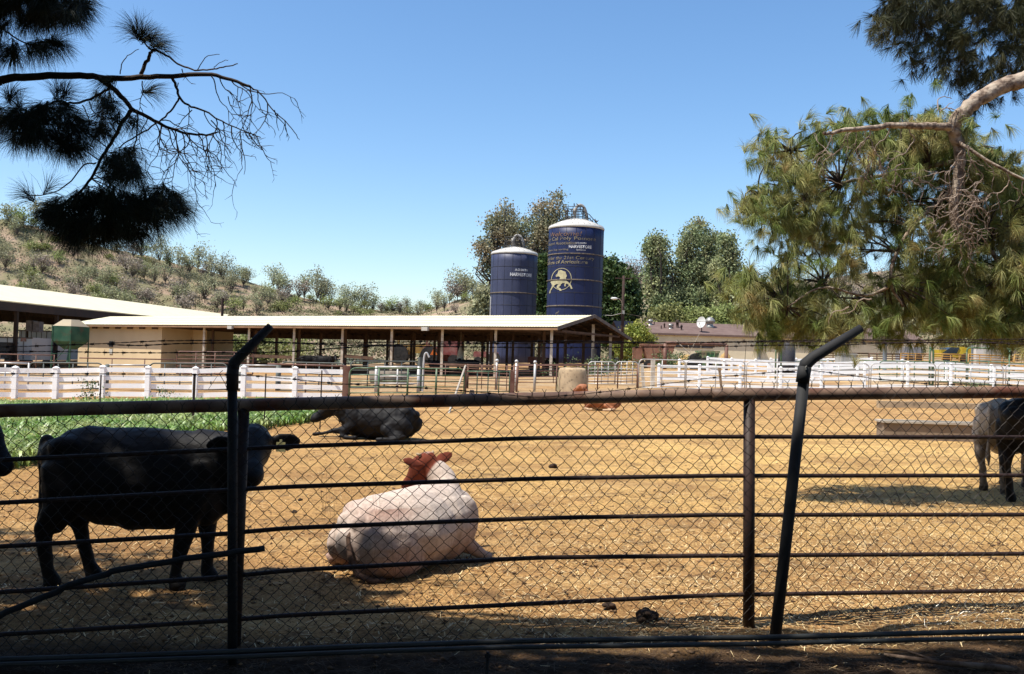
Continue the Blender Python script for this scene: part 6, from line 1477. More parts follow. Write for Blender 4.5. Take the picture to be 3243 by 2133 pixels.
# green arched rails, blue-grey posts, yellow panels and clutter on the far right
pan_px('arched_rail', 'tall narrow green arched rail behind the white fence left of the bent-arm post', 2455, 1096, 56, 2472, 1097, 56, (), M_greenp, .05, 0, True, cat='rail')
pan_px('arched_rail', 'tall narrow green arched rail in front of the yellow panels', 2943, 1102, 54, 2954, 1101, 54, (), M_greenp, .06, 0, True, cat='rail')
pan_px('arched_rail', 'wide green arched rail in front of the yellow panels at the right edge', 3060, 1102, 54, 3330, 1108, 54, (.0,), M_greenp, .05, 1, True, cat='rail')
for i, (x0, x1, Y, yt) in enumerate([(2500, 2640, 62, 1142), (2642, 2780, 61, 1142), (2785, 2950, 56, 1143), (2955, 3060, 56, 1144), (3065, 3260, 56, 1146)]):
    pan_px('corral_fence', ['green tube panel behind the bent arm, farthest left of the green row', 'green tube panel right of the bent arm', 'green tube panel below the left yellow panel', 'green tube panel below the middle yellow panel', 'green tube panel below the right yellow panel'][i], x0, yt, Y, x1, yt + 1, Y, (.3, .6), M_greenp, .035, 2, True)
for i, (x0, x1, yt, Y) in enumerate([(2852, 2944, 1119, 68), (2955, 3064, 1121, 66), (3066, 3208, 1124, 65), (3212, 3400, 1126, 65)]):
    pan_px('cattle_chute', ['yellow cattle panel with a flat top, leftmost', 'yellow cattle panel below the yellow truck', 'yellow cattle panel below the pale tank', 'yellow cattle panel cut off by the right edge'][i], x0, yt, Y, x1, yt + 1, Y, (.15, .3, .45, .6, .75, .88), M_yellowp, .045, 3, False)
for i, (x0, x1, yt, Y) in enumerate([(2600, 2750, 1118, 78), (2752, 2850, 1120, 78)]):
    pan_px('cattle_chute', ['brown shaded cattle panel left of the blue-grey post', 'brown shaded cattle panel right of the blue-grey post'][i], x0, yt, Y, x1, yt, Y, R5, mat('shade_brown_panel', (.16, .09, .05), (.1, .06, .04), scale=2), .06, 3, False)
for i, (px, yt, Y, w, lab) in enumerate([(2801, 1078, 62, .14, 'blue-grey steel post in front of the pine needles'), (2511, 1100, 62, .14, 'blue-grey steel post left of the bent arm'), (3078, 1092, 75, .09, 'thin grey post beside the yellow truck')]):
    a = G(px, Y); m = MB(); m.tube([a - Vector((0, 0, .2)), Vector((a.x, a.y, W(px, yt, Y).z))], w, 8); tag(m.obj('steel_post', mat('blue_grey_steel', (.16, .19, .22), (.22, .24, .26), scale=1)), lab, 'post')
a = G(2490, 61); m = MB(); m.tube([a - Vector((0, 0, .2)), Vector((a.x + .1, a.y, W(2490, 1085, 61).z))], .45, 10); m.tube([a + Vector((-.5, 0, 0)), Vector((a.x - .4, a.y, W(2480, 1080, 61).z))], .12, 8); tag(m.obj('trunk_post', mat('charred_wood', (.035, .035, .045), (.06, .055, .06), scale=2), None, True), 'thick dark stump-like post below the pine near the bent arm', 'post')
# pale block tank
def crate(label, x0, y0, x1, y1, Y, dep, m_, name, cat, bev=.05):
    a = W(x0, y0, Y); b = W(x1, y1, Y); zb = min(b.z, tz((a.x + b.x) / 2, Y + dep / 2)) - .1; t = thing(name, label, cat, ((a.x + b.x) / 2, Y + dep / 2, zb))
    cx = (a.x + b.x) / 2; w = b.x - a.x; m = MB(); m.box((cx, Y + dep / 2, (a.z + zb) / 2), (w, dep, a.z - zb)); m.obj('body', m_, t)
    m = MB(); m.box((cx, Y + dep / 2, a.z + .03), (w + .08, dep + .08, .08)); m.obj('lid', m_, t); return t, a, b, zb
M_pg = mat('pale_grey_paint', (.52, .51, .46), (.42, .40, .36), rough=.7, scale=1.5)
crate('pale grey square tank right of the bent arm', 2665, 1121, 2712, 1160, 60, 1.2, M_pg, 'water_tank', 'tank')
t, a, b, zb = crate('pale grey block with dark bands behind the yellow panels near the right edge', 3122, 1084, 3180, 1130, 80, 1.6, M_pg, 'storage_box', 'box')
t, a, b, zb = crate('white cabinet behind the yellow panels, left of the pale grey block', 3092, 1096, 3112, 1145, 79, .8, M_cap, 'cabinet', 'cabinet')
# grey utility trailer and yellow truck
t = thing('trailer', 'grey utility trailer with an open frame top behind the left yellow panel', 'trailer', tuple(G(2892, 85)))
a = W(2865, 1098, 85); b = W(2922, 1118, 85); m = MB(); m.box(((a.x + b.x) / 2, 86, (a.z + b.z) / 2 - .4), (b.x - a.x, 2, a.z - b.z + .8)); m.obj('body', mat('trailer_grey', (.25, .26, .30), (.32, .32, .34), scale=1), t)
m = MB()
for x in (a.x, (a.x + b.x) / 2, b.x): m.tube([(x, 85, a.z - .1), (x, 85, a.z + .25)], .035, 5)
m.tube([(a.x, 85, a.z + .22), (b.x, 85, a.z + .22)], .035, 5); m.obj('frame', M_galvp, t)
for x in (a.x + .4, b.x - .4): m = MB(); m.tube([(x, 84.9, tz(x, 85) + .35), (x, 85.1, tz(x, 85) + .35)], .38, 14); m.obj('wheel', M_dark, t)
t = thing('truck', 'yellow truck with a dark windscreen parked behind the yellow panels', 'truck', tuple(G(3025, 85)))
a = W(2975, 1096, 85); b = W(3068, 1120, 85); zg = tz(a.x, 85); m = MB(); w = b.x - a.x
m.hexa([Vector((a.x + x * w, y, z)) for x, y, z in ((.30, 84.5, zg + .4), (1, 84.5, zg + .4), (1, 86.5, zg + .4), (.30, 86.5, zg + .4), (.34, 84.6, a.z), (.78, 84.6, a.z), (.78, 86.4, a.z), (.34, 86.4, a.z))])
m.box((a.x + w * .86, 85.5, (zg + .5 + b.z + .5) / 2), (w * .32, 1.9, b.z - zg + .1)); m.box((a.x + w * .5, 85.5, zg + .75), (w, 1.85, .7)); m.obj('body', mat('truck_yellow', (.62, .45, .03), (.52, .36, .03), rough=.4, scale=1), t)
m = MB(); m.hexa([Vector((a.x + x * w, y, z)) for x, y, z in ((.02, 84.55, b.z), (.5, 84.46, b.z), (.5, 86.5, b.z), (.02, 86.5, b.z), (.33, 84.55, a.z - .05), (.60, 84.5, a.z - .05), (.60, 86.4, a.z - .05), (.33, 86.4, a.z - .05))]); m.obj('windscreen', mat('truck_glass', (.03, .04, .05), rough=.1), t)
for x in (.2, .8): m = MB(); m.tube([(a.x + w * x, 84.4, zg + .4), (a.x + w * x, 84.8, zg + .4)], .42, 14); m.obj('wheel', M_dark, t)
# concrete feed tank, trough, curb
p = G(1812, 44.5); t = thing('concrete_tank', 'rough round concrete tank tapering upward, standing in the yard', 'tank', tuple(p)); vs = []; fs = []; NN = 40
prof = [(.76, -.1), (.755, .1), (.73, .35), (.70, .6), (.67, .85), (.65, 1.05), (.60, 1.15), (.45, 1.17), (.2, 1.165)]
for i, (r_, z) in enumerate(prof):
    for j in range(NN):
        a = 2 * math.pi * j / NN; q = r_ * (1 + .02 * math.sin(a * 3 + z * 5) + .012 * math.sin(a * 7 + z * 11)); vs.append(p + Vector((q * math.cos(a), q * math.sin(a), z * 1.02 + (.015 * math.sin(a * 2) if i > 5 else 0))))
for i in range(len(prof) - 1):
    for j in range(NN): fs.append((i * NN + j, i * NN + (j + 1) % NN, (i + 1) * NN + (j + 1) % NN, (i + 1) * NN + j))
fs.append(tuple(range((len(prof) - 1) * NN, len(prof) * NN))); m = MB(); m.add(vs, fs); m.obj('body', M_conc, t, True)
m = MB()
for i in range(7): m.tube(smooth_path([p + Vector((-.62 - .01 * i, -.35, 1.0 - .05 * i)), p + Vector((-.74 - .01 * i, -.45, .6)), p + Vector((-.80 + .035 * i, -.5, 0))]), .008, 4)
m.obj('rope', mat('straw_rope', (.30, .27, .15)), t)
a = G(2797, 22.3); b = G(3120, 22.0); t = thing('water_trough', 'long tan concrete trough behind the grey cow on the right', 'trough', tuple((a + b) / 2)); d = (b - a).normalized(); L_ = (b - a).length; hh = .40
ax = (d, Vector((-d.y, d.x, 0)), Vector((0, 0, 1))); cm = (a + b) / 2; m = MB(); nV = ax[1]
m.box(cm + Vector((0, 0, hh / 2 - .05)), (L_, .07, hh + .1), ax); m.box(cm + nV * .6 + Vector((0, 0, hh / 2 - .05)), (L_, .07, hh + .1), ax)
for e in (-1, 1): m.box(cm + d * (L_ / 2 - .03) * e + nV * .3 + Vector((0, 0, hh / 2 - .05)), (.06, .53, hh + .1), ax)
M_trough = mat('trough_tan', (.34, .25, .17), (.26, .19, .13), rough=.9, scale=3, c3=(.15, .11, .08), c3scale=5, c3range=(.6, .75))
m.obj('basin', M_trough, t); m = MB(); m.box(cm + Vector((0, -.02, hh + .02)), (L_ + .08, .14, .05), ax); m.box(cm + nV * .6 + Vector((0, 0, hh + .02)), (L_ + .08, .12, .05), ax)
for e in (-1, 1): m.box(cm + d * (L_ / 2 - .0) * e + nV * .3 + Vector((0, 0, hh + .022)), (.12, .47, .046), ax)
m.obj('rim', MATS['pale_pole'], t)
m = MB(); m.box(cm + nV * .3 + Vector((0, 0, hh - .1)), (L_ - .1, .52, .02), ax); m.obj('water', mat('trough_water', (.05, .05, .04), rough=.05), t)
a = G(2780, 33); b = G(3420, 33); m = MB(); m.box((a + b) / 2 + Vector((0, 0, .06)), ((b - a).length, .25, .24)); tag(m.obj('concrete_curb', M_conc), 'low concrete curb across the pen below the thick top rail on the right', 'curb')
# T-posts round the green field with thin wires
TP = [(314, 20.5, 1186), (610, 20.0, 1182), (836, 20.2, 1182), (1013, 20.5, 1172), (-60, 21, 1190)]
for i, (px, Y, yt) in enumerate(TP):
    a = G(px, Y); zt = W(px, yt, Y).z; m = MB(); w = [.028, .05, .026, .026, .03][i]; m.box(Vector((a.x, a.y, (a.z + zt) / 2 - .1)), (w, w * .5, zt - a.z + .2)); m.box(Vector((a.x, a.y + w * .4, (a.z + zt) / 2 - .1)), (w * .3, w * .7, zt - a.z + .2))
    tag(m.obj('fence_stake', M_rust), ['thin rusty stake at the green field, in front of the third white fence post', 'thicker rusty stake at the green field, left of the bent-arm post', 'thin rusty stake just right of the bent-arm post', 'thin rusty stake at the right corner of the green field', 'thin rusty stake outside the left edge'][i], 'stake')
t = None
for k in (0,):
    m = MB()
    order = sorted(TP)
    for a_, b_ in zip(order[:-1], order[1:]):
        for f in (1.0, .72, .45):
            A = G(a_[0], a_[1]); B = G(b_[0], b_[1]); A.z += (W(a_[0], a_[2], a_[1]).z - A.z) * f * .97; B.z += (W(b_[0], b_[2], b_[1]).z - B.z) * f * .97
            m.tube([A, A.lerp(B, .5) - Vector((0, 0, .03)), B], .003, 3)
    tag(m.obj('strand_wire', M_wire_rust), 'thin sagging wires strung between the rusty stakes round the green field', 'wire')
# green feed bin on the left, white trailers
t = thing('feed_bin', 'green hopper feed bin on legs beside the tan barn wall', 'feed bin', tuple(G(205, 108)))
Yq = 97.0; a = W(167, 1031, Yq); b = W(220, 1080, Yq); cz = W(205, 1105, Yq).z; zg = tz(a.x, Yq); wx = b.x - a.x; dp = 2.2; off = Vector((.45, .89, 0)).normalized() * dp
M_gbin = mat('green_bin', (.025, .10, .055), (.06, .15, .085), rough=.5, scale=.8, contrast=(.4, .6), c3=(.09, .09, .05), c3scale=1.2, c3range=(.55, .7))
q0 = Vector((a.x, Yq, 0)); q1 = Vector((b.x + .1, Yq, 0)); q2 = q1 + off; q3 = q0 + off
def Zp(p, z): return Vector((p.x, p.y, z))
m = MB(); m.hexa([Zp(q, b.z) for q in (q0, q1, q2, q3)] + [Zp(q, a.z) for q in (q0, q1, q2, q3)]); mid = (q0 + q2) / 2
m.hexa([Zp(mid.lerp(q, .35), cz) for q in (q0, q1, q2, q3)] + [Zp(q, b.z) for q in (q0, q1, q2, q3)]); m.obj('hopper', M_gbin, t)
m = MB(); zt = W(205, 1010, Yq).z; m.hexa([Zp(q, a.z + .02) for q in (q0, q1, q2, q3)] + [Zp(mid.lerp(q, .45), zt) for q in (q0, q1, q2, q3)]); m.obj('lid', mat('bin_lid', (.55, .45, .30), (.45, .38, .28), scale=1), t)
for q in (q0, q1, q2, q3): m = MB(); m.tube([Zp(q, a.z), Zp(q, zg - .2)], .07, 6); m.obj('leg', M_gbin, t)
m = MB(); m.tube([Zp(mid, cz + .2), Zp(mid - Vector((0, .5, 0)), zg + .6)], .15, 8); m.beam(Zp(q0, zg + 1.6), Zp(q1, zg + 1.7), .06); m.beam(Zp(q0, zg + .3), Zp(q1, b.z - .1), .05); m.obj('auger', M_gbin, t)
M_trail = mat('white_trailer', (.68, .68, .68), (.58, .58, .58), rough=.4, scale=.5)
for i, (x0, y0, x1, Y, dep, lab) in enumerate([(-260, 1058, 98, 104, 9, 'white box trailer at the left edge seen under the tall barn roof'), (60, 1044, 168, 116, 8, 'larger white box trailer behind, left of the green feed bin')]):
    a = W(x0, y0, Y); b = W(x1, 1158, Y); zg = tz(b.x, Y); t = thing('box_trailer', lab, 'trailer', ((a.x + b.x) / 2, Y, zg)); w = b.x - a.x
    m = MB(); m.box(((a.x + b.x) / 2, Y + dep / 2, (a.z + zg + .9) / 2), (w, dep, a.z - zg - .9)); m.obj('body', M_trail, t)
    m = MB()
    for k in range(7): x = a.x + w * (k + .5) / 7; m.box((x, Y - .03, (a.z + zg + .9) / 2), (.06, .05, a.z - zg - 1.0))
    m.box(((a.x + b.x) / 2, Y - .02, a.z - .05), (w + .1, .12, .14)); m.obj('seam', M_greyfascia, t)
    for x in (.15, .3, .8): m = MB(); m.tube([(a.x + w * x, Y - .1, zg + .45), (a.x + w * x, Y + .3, zg + .45)], .5, 14); m.obj('wheel', M_dark, t)
    if i == 0:
        m = MB(); v = W(75, 1075, Y); m.box((v.x, Y - .05, v.z), (.6, .08, .4)); m.obj('marking', mat('trailer_marking', (.35, .15, .10), (.5, .35, .3), scale=3), t)
m = MB(); a = W(72, 1020, 104); b = W(104, 1044, 104)
for v_ in (W(78, 1030, 103.8), W(98, 1033, 103.8)): m.box(v_ + Vector((0, 1.5, 0)), (.8, 1.0, 1.2))
tag(m.obj('roof_unit', M_greyfascia), 'grey air units sticking up above the white trailers', 'machine')
a = W(-20, 1082, 100); m = MB(); m.box((a.x + .3, 101, a.z - .9), (2.2, 2, 1.6)); m.box((a.x + 1.2, 101, a.z - 2.3), (.5, 1, 2.4)); m.box((a.x + .3, 101, a.z - .05), (2.5, 2.2, .12)); tag(m.obj('loader_cab', M_dark), 'dark machine cab at the left edge in front of the white trailer', 'machine')
# ---- machinery seen through the barn and in the yard
M_tred = mat('faded_red_paint', (.25, .05, .04), (.35, .16, .13), rough=.6, scale=2); M_tyel = mat('faded_yellow_paint', (.50, .30, .06), (.35, .2, .07), rough=.6, scale=2); M_tyre = mat('tyre', (.02, .02, .02), (.05, .045, .04), scale=3)
def tractor(label, px, Y, mc, sc, face=1, cab=True, zoff=0):
    p = G(px, Y) if Y < 118 else Vector(hill_pt(px, Y)); t = thing('tractor', label, 'tractor', tuple(p)); f = face
    def P(x, y, z): return p + Vector((x * f * sc, y * sc, z * sc + zoff))
    m = MB(); m.box(P(.9, 0, 1.15), (1.7 * sc, .8 * sc, .65 * sc)); m.box(P(1.78, 0, 1.1), (.1 * sc, .7 * sc, .6 * sc)); m.box(P(-.1, 0, .95), (1.0 * sc, .7 * sc, .5 * sc)); m.obj('hood', mc, t)
    m = MB(); m.box(P(-.55, .62, 1.35), (1.1 * sc, .3 * sc, .1 * sc)); m.box(P(-.55, -.62, 1.35), (1.1 * sc, .3 * sc, .1 * sc)); m.box(P(-.45, 0, 1.25), (.5 * sc, .5 * sc, .12 * sc)); m.box(P(-.68, 0, 1.5), (.1 * sc, .5 * sc, .5 * sc)); m.obj('fender_seat', mc, t)
    for (x, r_, w) in ((-.6, .72, .35), (1.3, .42, .25)):
        for s_ in (-1, 1):
            c = P(x, s_ * .7, r_); m = MB(); m.tube([c - Vector((0, w * sc / 2, 0)), c + Vector((0, w * sc / 2, 0))], r_ * sc, 18); wh = m.obj('wheel', M_tyre, t)
            m = MB(); m.tube([c - Vector((0, w * sc / 2 + .02, 0)), c + Vector((0, w * sc / 2 + .02, 0))], r_ * sc * .3, 12); m.obj('rim', M_tyre, wh)
    m = MB(); m.tube([P(.9, .2, 1.4), P(.9, .2, 2.2)], .04 * sc, 6); m.obj('exhaust', M_dark, t)
    if cab:
        m = MB()
        for x in (-.9, .1):
            for s_ in (-.5, .5): m.tube([P(x, s_, 1.2), P(x * .9, s_, 2.35)], .04 * sc, 5)
        m.box(P(-.4, 0, 2.4), (1.2 * sc, 1.15 * sc, .08 * sc)); m.obj('canopy', mc, t)
    return t
tractor('yellow loader tractor seen through the middle bays of the barn', 1290, 103, M_tyel, 1.5, 1, False)
tractor('red tractor on the dry ground seen through the barn left of the shorter silo', 1385, 100, M_tred, 1.35, 1, True)
tractor('small red tractor against the shorter silo base seen through the barn', 1548, 99, M_tred, .9, -1, False)
tractor('small red and white tractor standing in front of the big silo base', 1726, 82, M_tred, .85, -1, False)
p = G(1430, 102); m = MB(); m.box(p + Vector((0, 0, 1.7)), (2.2, 2, 2.6)); m.box(p + Vector((.1, -1.02, 2.1)), (1.0, .05, .9)); m.box(p + Vector((0, 0, 3.05)), (2.4, 2.2, .12)); m.box(p + Vector((0, 0, .25)), (2.4, 1.2, .3)); tag(m.obj('machine_cab', M_tred), 'boxy red machine cab right of the red tractor behind the barn', 'machine')
m = MB(); p = W(1374, 1114, 96); m.add([p + Vector((-.38, 0, -.3)), p + Vector((.38, 0, -.3)), p + Vector((0, 0, .42)), p + Vector((-.38, .03, -.3)), p + Vector((.38, .03, -.3)), p + Vector((0, .03, .42))], [(0, 1, 2), (3, 5, 4), (0, 3, 4, 1), (1, 4, 5, 2), (2, 5, 3, 0)]); m.tube([p + Vector((0, .05, -.3)), p + Vector((0, .05, -1.9))], .04, 5)
tag(m.obj('warning_triangle', mat('orange_triangle', (.75, .18, .03))), 'orange warning triangle at the back of the red tractor', 'sign')
# brown wagon and green spreader in the yard
def wagon(name, label, x0, x1, yt, yb, Y, mc, taper, cat):
    a = W(x0, yt, Y); b = W(x1, yt, Y); zb = W(x0, yb, Y).z; zg = tz((a.x + b.x) / 2, Y); t = thing(name, label, cat, ((a.x + b.x) / 2, Y, zg)); w = b.x - a.x; cx = (a.x + b.x) / 2; dp = 2.0
    def ring(z, f): return [Vector((cx - w / 2 * f, Y, z)), Vector((cx + w / 2 * f, Y, z)), Vector((cx + w / 2 * f, Y + dp * f, z)), Vector((cx - w / 2 * f, Y + dp * f, z))]
    m = MB(); m.hexa(ring(zb, taper) + ring(a.z - .12, 1)); m.obj('hopper', mc, t)
    m = MB()
    for r0, r1 in ((0, 1), (1, 2), (2, 3), (3, 0)): q = ring(a.z - .04, 1.02); m.beam(q[r0], q[r1], .09, .12)
    for f in (.25, .5, .75): m.beam(Vector((cx - w / 2 + w * f, Y - .03, a.z - .1)), Vector((cx - w / 2 * taper + w * taper * f, Y + .0, zb + .05)), .07, .07)
    m.obj('rim', mc, t)
    m = MB(); m.box((cx, Y + dp / 2, (zb + zg) / 2 + .25), (w * taper * 1.15, .9, .22)); m.beam((cx - w * .45, Y + .6, zb), (cx - w * .62, Y + .5, zb - .3), .15); m.obj('chassis', M_dark, t)
    for f in (-.3, .3):
        c = Vector((cx + w * f, Y - .05, zg + .42)); m = MB(); m.tube([c, c + Vector((0, .3, 0))], .45, 16); wh = m.obj('wheel', M_tyre, t); m = MB(); m.tube([c - Vector((0, .02, 0)), c + Vector((0, .1, 0))], .2, 12); m.obj('rim', mc, wh)
    return t, a, b, zb, zg
M_brownw = mat('brown_wagon_paint', (.26, .11, .07), (.36, .19, .12), rough=.6, scale=1.2, c3=(.16, .10, .07), c3scale=1.8, c3range=(.55, .7))
t, a, b, zb, zg = wagon('feed_wagon', 'faded brown feed mixer wagon in front of the tan building', 2038, 2138, 1088, 1142, 73, M_brownw, .70, 'wagon')
m = MB(); m.box((a.x - .25, 74, (a.z + zb) / 2 - .2), (.5, 1.0, (a.z - zb) * .75)); m.tube([(a.x - .75, 73.6, a.z - .35), (a.x - .1, 73.6, a.z - .3)], .1, 8); m.tube([(a.x - .7, 73.6, a.z - .35), (a.x - .7, 73.6, zb)], .08, 8); m.obj('gearbox', M_brownw, t)
t, a, b, zb, zg = wagon('manure_spreader', 'green and rusty manure spreader right of the bushy weed patch', 2222, 2278, 1110, 1146, 65, mat('green_spreader', (.07, .22, .09), (.36, .28, .17), rough=.6, scale=1.5, contrast=(.4, .6)), .8, 'spreader')
m = MB(); c = Vector((a.x - .25, 65.3, zg + .55)); m.tube([c, c + Vector((0, .5, 0))], .62, 18); m.obj('wheel', M_tyre, t)
# straw mounds, weed patches
def mound(label, x0, x1, yt, Y, col):
    a = W(x0, yt, Y); b = W(x1, yt, Y); cx = (a.x + b.x) / 2; zg = tz(cx, Y); r_ = (b.x - a.x) / 2; h = a.z - zg; n = 22; vs = []; fs = []
    for i in range(9):
        f = i / 8
        for j in range(n): an = 2 * math.pi * j / n; q = r_ * (1 - f) * (1 + .12 * math.sin(an * 3 + i)); vs.append((cx + q * math.cos(an), Y + q * .6 * math.sin(an), zg - .1 + (h + .1) * math.sin(f * math.pi / 2) * (1 + .05 * math.sin(an * 5))))
    for i in range(8):
        for j in range(n): fs.append((i * n + j, i * n + (j + 1) % n, (i + 1) * n + (j + 1) % n, (i + 1) * n + j))
    m = MB(); m.add(vs, fs); tag(m.obj('straw_mound', col, None, True), label, 'mound')
M_straw = mat('straw', (.55, .36, .14), (.42, .27, .11), rough=.95, scale=4, bump=.03, bscale=8)
mound('long straw mound behind the weed patch under the rusty pipe frame', 2120, 2230, 1122, 82, M_straw)
mound('straw mound between the rusty frame post and the white posts', 2262, 2336, 1117, 80, M_straw)
mound('small straw mound at the left end of the silver panels', 1960, 2030, 1142, 70, M_straw)
M_weed = mat('weed_green', (.09, .14, .05), (.15, .19, .08), rough=.7, scale=2, island=.4)
def weed(label, px, Y, rx, h, n, size, m_=None):
    p = G(px, Y); V, Q = leaves(np.array([(p.x + rt6.gauss(0, rx), p.y + rt6.gauss(0, rx * .5), p.z + h * rt6.random() ** 1.3) for _ in range(n)]), size * 1.6, 14, size, rs6)
    o = npmesh('weed', V, Q, m_ or M_weed); tag(o, label, 'weed')
weed('bushy green weed patch in front of the brown wagon', 2135, 66, .8, 1.1, 160, .10); weed('green weeds under the barn gable', 1880, 60, 1.3, .8, 100, .10); weed('green weed growing through the silver panel at right', 3078, 46.8, .3, .5, 50, .07)
weed('young leafy weed in front of the white fence near the third post', 290, 29.5, .16, .75, 26, .07); weed('small weed in front of the white fence left of the bent-arm post', 512, 29.5, .10, .42, 14, .06); weed('tall weeds at the right side of the barn', 1930, 66, 1.0, 1.0, 80, .12)
# stack of pale pipes/panels by the gable and the dark drum
for i, (x0, x1, yt, Y, lab) in enumerate([(1915, 1950, 1100, 74, 'stack of pale panels leaning beside the barn gable')]):
    for k in range(1):
        a = G((x0 + x1) / 2, Y); m = MB()
        for j in range(7): m.box(a + Vector((0, j * .12, .5 + j * .02)), (.95, .05, 1.2)); m.box(a + Vector((0, -.05, .12 + j * .17)), (.95, .05, .05))
        tag(m.obj('panel_stack', M_cap), lab, 'panels')
a = G(1953, 73); m = MB(); m.tube([a, a + Vector((0, 0, 1.6))], .16, 10)
tag(m.obj('striped_post', M_dark), 'short dark post right of the stack of pale panels', 'post')
a = G(1880, 70.5); m = MB(); m.tube([a - Vector((0, 0, .2)), a + Vector((0, 0, 2.3))], .16, 10); tag(m.obj('dark_post', M_dark), 'dark round post below the low end of the barn gable', 'post')
a = G(1232, 48); m = MB(); m.lathe(a - Vector((0, 0, .05)), [(.95, 0), (1.02, .35), (1.05, .68), (.98, .70), (.95, .3)], 22); tag(m.obj('round_tub', mat('tub_grey', (.30, .25, .19), (.22, .18, .14), scale=3), None, True), 'wide grey round tub behind the long green gate', 'tub')
for i, (px, Y, lab) in enumerate([(1494, 36, 'small grey block on the ground behind the shorter green gate')]):
    a = G(px, Y); m = MB(); m.box(a + Vector((0, 0, .1)), (.2, .2, .28)); m.box(a + Vector((0, 0, .26)), (.16, .16, .06)); tag(m.obj('salt_block', M_greyfascia), lab, 'block')

# ------------------------------------------------------------------ green crop field: blades nobody could count
V = []; Q = []
poly = [gxy(a, b) for a, b in [(-700, 1530), (0, 1490), (100, 1480), (300, 1445), (500, 1410), (700, 1380), (850, 1358), (1010, 1340), (1012, 1296), (900, 1284), (500, 1272), (0, 1275), (-700, 1290)]]
poly = [(x, min(y, 31)) for x, y in poly]
xs = [p[0] for p in poly]; ys = [p[1] for p in poly]; pts = []
while len(pts) < 11000:
    x = rt6.uniform(min(xs), max(xs)); y = rt6.uniform(min(ys), max(ys)); 
    if rt6.random() > (14 / y) ** 1.2: continue
    if inpoly(x, y + rt6.gauss(0, .25), poly) and x / y > -.62 and float(_ph(np.array(x), np.array(y), 1.7, 3)) + rt6.uniform(-.9, .9) < .75: pts.append((x, y))
P = np.array(pts); z = terr(P[:, 0], P[:, 1], False); n = len(P); nb = 4
B = np.repeat(np.stack([P[:, 0], P[:, 1], z], 1), nb, 0); N_n = n * nb
an = rs6.random(N_n) * 6.283; L_ = (.15 + .17 * rs6.random(N_n)); out = np.stack([np.cos(an), np.sin(an), np.zeros(N_n)], 1); sd = np.stack([-np.sin(an), np.cos(an), np.zeros(N_n)], 1) * (.010 + .012 * rs6.random((N_n, 1)))
k = .3 + .5 * rs6.random((N_n, 1)); P0 = B; P1 = B + out * (L_[:, None] * .35 * k) + np.array([0, 0, 1]) * (L_[:, None] * .75); P2 = P1 + out * (L_[:, None] * .5) + np.array([0, 0, 1]) * (L_[:, None] * (.25 - .5 * rs6.random((N_n, 1))))
V = np.stack([P0 - sd, P0 + sd, P1 + sd, P1 - sd, P2 + sd * .2, P2 - sd * .2], 1).reshape(-1, 3); kk = np.arange(N_n)[:, None] * 6
Q = np.concatenate([kk + np.array([[0, 1, 2, 3]]), kk + np.array([[3, 2, 4, 5]])], 0)
o = npmesh('crop_field', V, Q, mat('crop_leaf', (.13, .24, .04), (.32, .36, .13), rough=.42, scale=1.1, contrast=(.40, .66), island=.4, spec=.5, trans=.3, leafy=True)); tag(o, 'patch of bright green crop plants on the left beyond the pen', 'crop', None, 'stuff')

# ------------------------------------------------------------------ straw and manure on the pen floor
def scatter(n, ymin, ymax, xk, pw=1.0):
    y = ymin * (ymax / ymin) ** (rs6.random(n) ** pw); x = (rs6.random(n) * (xk[1] - xk[0]) + xk[0]) * y; return x, y
x, y = scatter(52000, 4.9, 20, (-.62, .62), .9); z = terr(x, y) + .004
side_w = np.clip((x / y + .35) / .8, .25, 1); keep = rs6.random(len(x)) < side_w * (.35 + .65 * (_ph(x, y, 1.2, 6) > -.2)); keep &= ~((y < 5.45) & (rs6.random(len(x)) < .97))
x, y, z = x[keep], y[keep], z[keep]; n = len(x)
an = rs6.random(n) * 6.283; ln = .012 + .035 * rs6.random(n) ** 2; d = np.stack([np.cos(an) * ln, np.sin(an) * ln, (rs6.random(n) - .3) * .02], 1); sdd = np.stack([-np.sin(an), np.cos(an), np.zeros(n)], 1) * (.0014 + .0016 * rs6.random((n, 1))); c = np.stack([x, y, z], 1) + np.array([0, 0, .004])
V = np.stack([c - d - sdd, c - d + sdd, c + d + sdd, c + d - sdd], 1).reshape(-1, 3)
o = npmesh('straw_bits', V, np.arange(n * 4).reshape(-1, 4), mat('straw_bit', (.80, .56, .25), (.95, .74, .42), rough=.6, scale=9, island=.35)); tag(o, 'loose chopped straw scattered over the pen floor', 'straw', None, 'stuff')
x, y = scatter(26000, 5.0, 26, (-.6, .6), .9); z = terr(x, y); n = len(x)
u = rs6.normal(size=(n, 6, 3)); base = np.array([[1, 0, 0], [-1, 0, 0], [0, 1, 0], [0, -1, 0], [0, 0, 1], [0, 0, -1]], float)
s = (.0035 + .015 * rs6.random(n) ** 7)[:, None, None]; V = (np.stack([x, y, z + .004], 1)[:, None, :] + (base + u * .25) * s * np.array([1.2, 1.2, .7])).reshape(-1, 3)
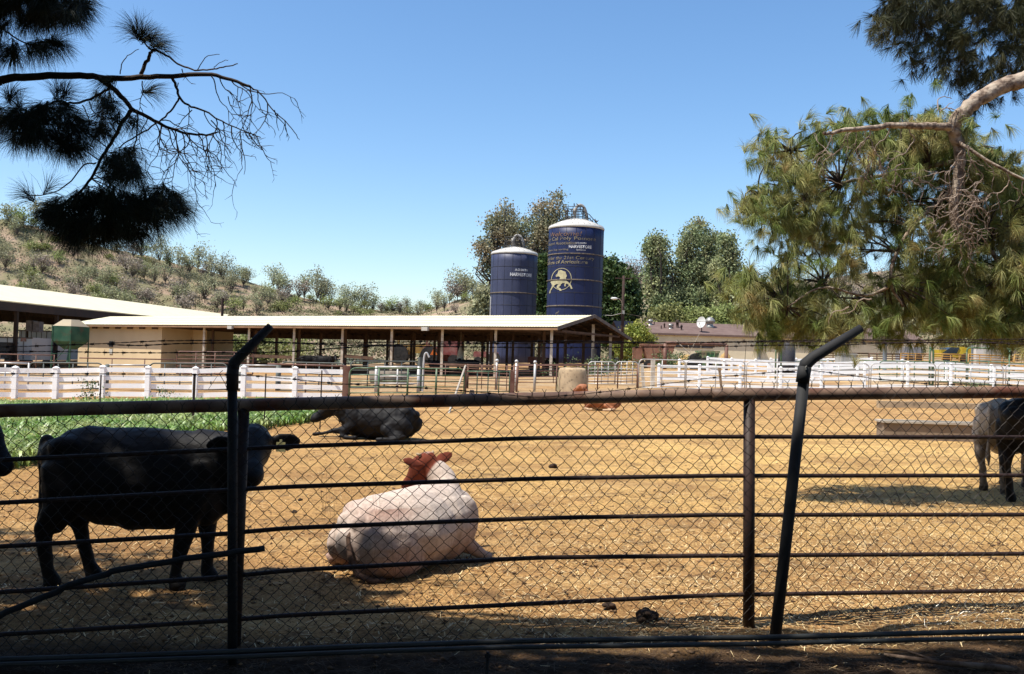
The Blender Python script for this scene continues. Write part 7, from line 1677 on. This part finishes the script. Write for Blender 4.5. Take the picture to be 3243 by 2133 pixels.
tri = np.array([[0, 2, 4], [2, 1, 4], [1, 3, 4], [3, 0, 4], [2, 0, 5], [1, 2, 5], [3, 1, 5], [0, 3, 5]]); Q = (np.arange(n)[:, None, None] * 6 + tri[None]).reshape(-1, 3)
o = npmesh('dung_crumbs', V, Q, mat('dung_crumb', (.13, .075, .038), (.26, .155, .08), rough=.95, scale=5, island=.4), smooth=True); tag(o, 'dark crumbs and clods of dry dung scattered over the pen floor', 'dung', None, 'stuff')
# single larger clods one can point at
def clod(px, py, r_, label):
    Y = ZC * F / (py - Hline(px))
    for _ in range(3): p = G(px, Y); u_, v_ = PXof(*p); Y *= 1 + (v_ - py) / (py - Hline(px)) * .9
    p = G(px, Y); m = MB()
    for i in range(9): m.ball(tuple(p + Vector((rt6.gauss(0, r_ * .3), rt6.gauss(0, r_ * .3), r_ * rt6.uniform(.1, .7)))), (r_ * rt6.uniform(.35, .6), r_ * rt6.uniform(.35, .6), r_ * rt6.uniform(.3, .5)), 8, 6)
    tag(m.obj('dung_clod', mat('dark_dung', (.06, .035, .022), (.035, .022, .015), rough=.95, scale=9, bump=.01, bscale=40)), label, 'clod')
clod(2040, 1962, .075, 'large dark lumpy clod on the ground left of the right fence post'); clod(1930, 1925, .04, 'brown rounded clod left of the large dark one'); clod(1750, 1482, .07, 'dark clod in the middle of the pen'); clod(934, 1624, .035, 'small dark clod left of the cream cow, lower one'); clod(950, 1586, .03, 'small dark clod left of the cream cow, upper one')
# pine litter and chips under the canopy in the foreground
x, y = scatter(9000, 3.9, 5.5, (-.62, .62)); z = terr(x, y) + .003; n = len(x); an = rs6.random(n) * 6.283; ln = .03 + .05 * rs6.random(n); d = np.stack([np.cos(an) * ln, np.sin(an) * ln, np.zeros(n)], 1); sdd = np.stack([-np.sin(an), np.cos(an), np.zeros(n)], 1) * .0012; c = np.stack([x, y, z + .004], 1)
V = np.stack([c - d - sdd, c - d + sdd, c + d + sdd, c + d - sdd], 1).reshape(-1, 3)
o = npmesh('pine_litter', V, np.arange(n * 4).reshape(-1, 4), mat('pine_litter', (.07, .04, .02), (.13, .08, .04), rough=.8, scale=8, island=.4)); tag(o, 'fallen pine needles on the dark soil along the fence', 'litter', None, 'stuff')
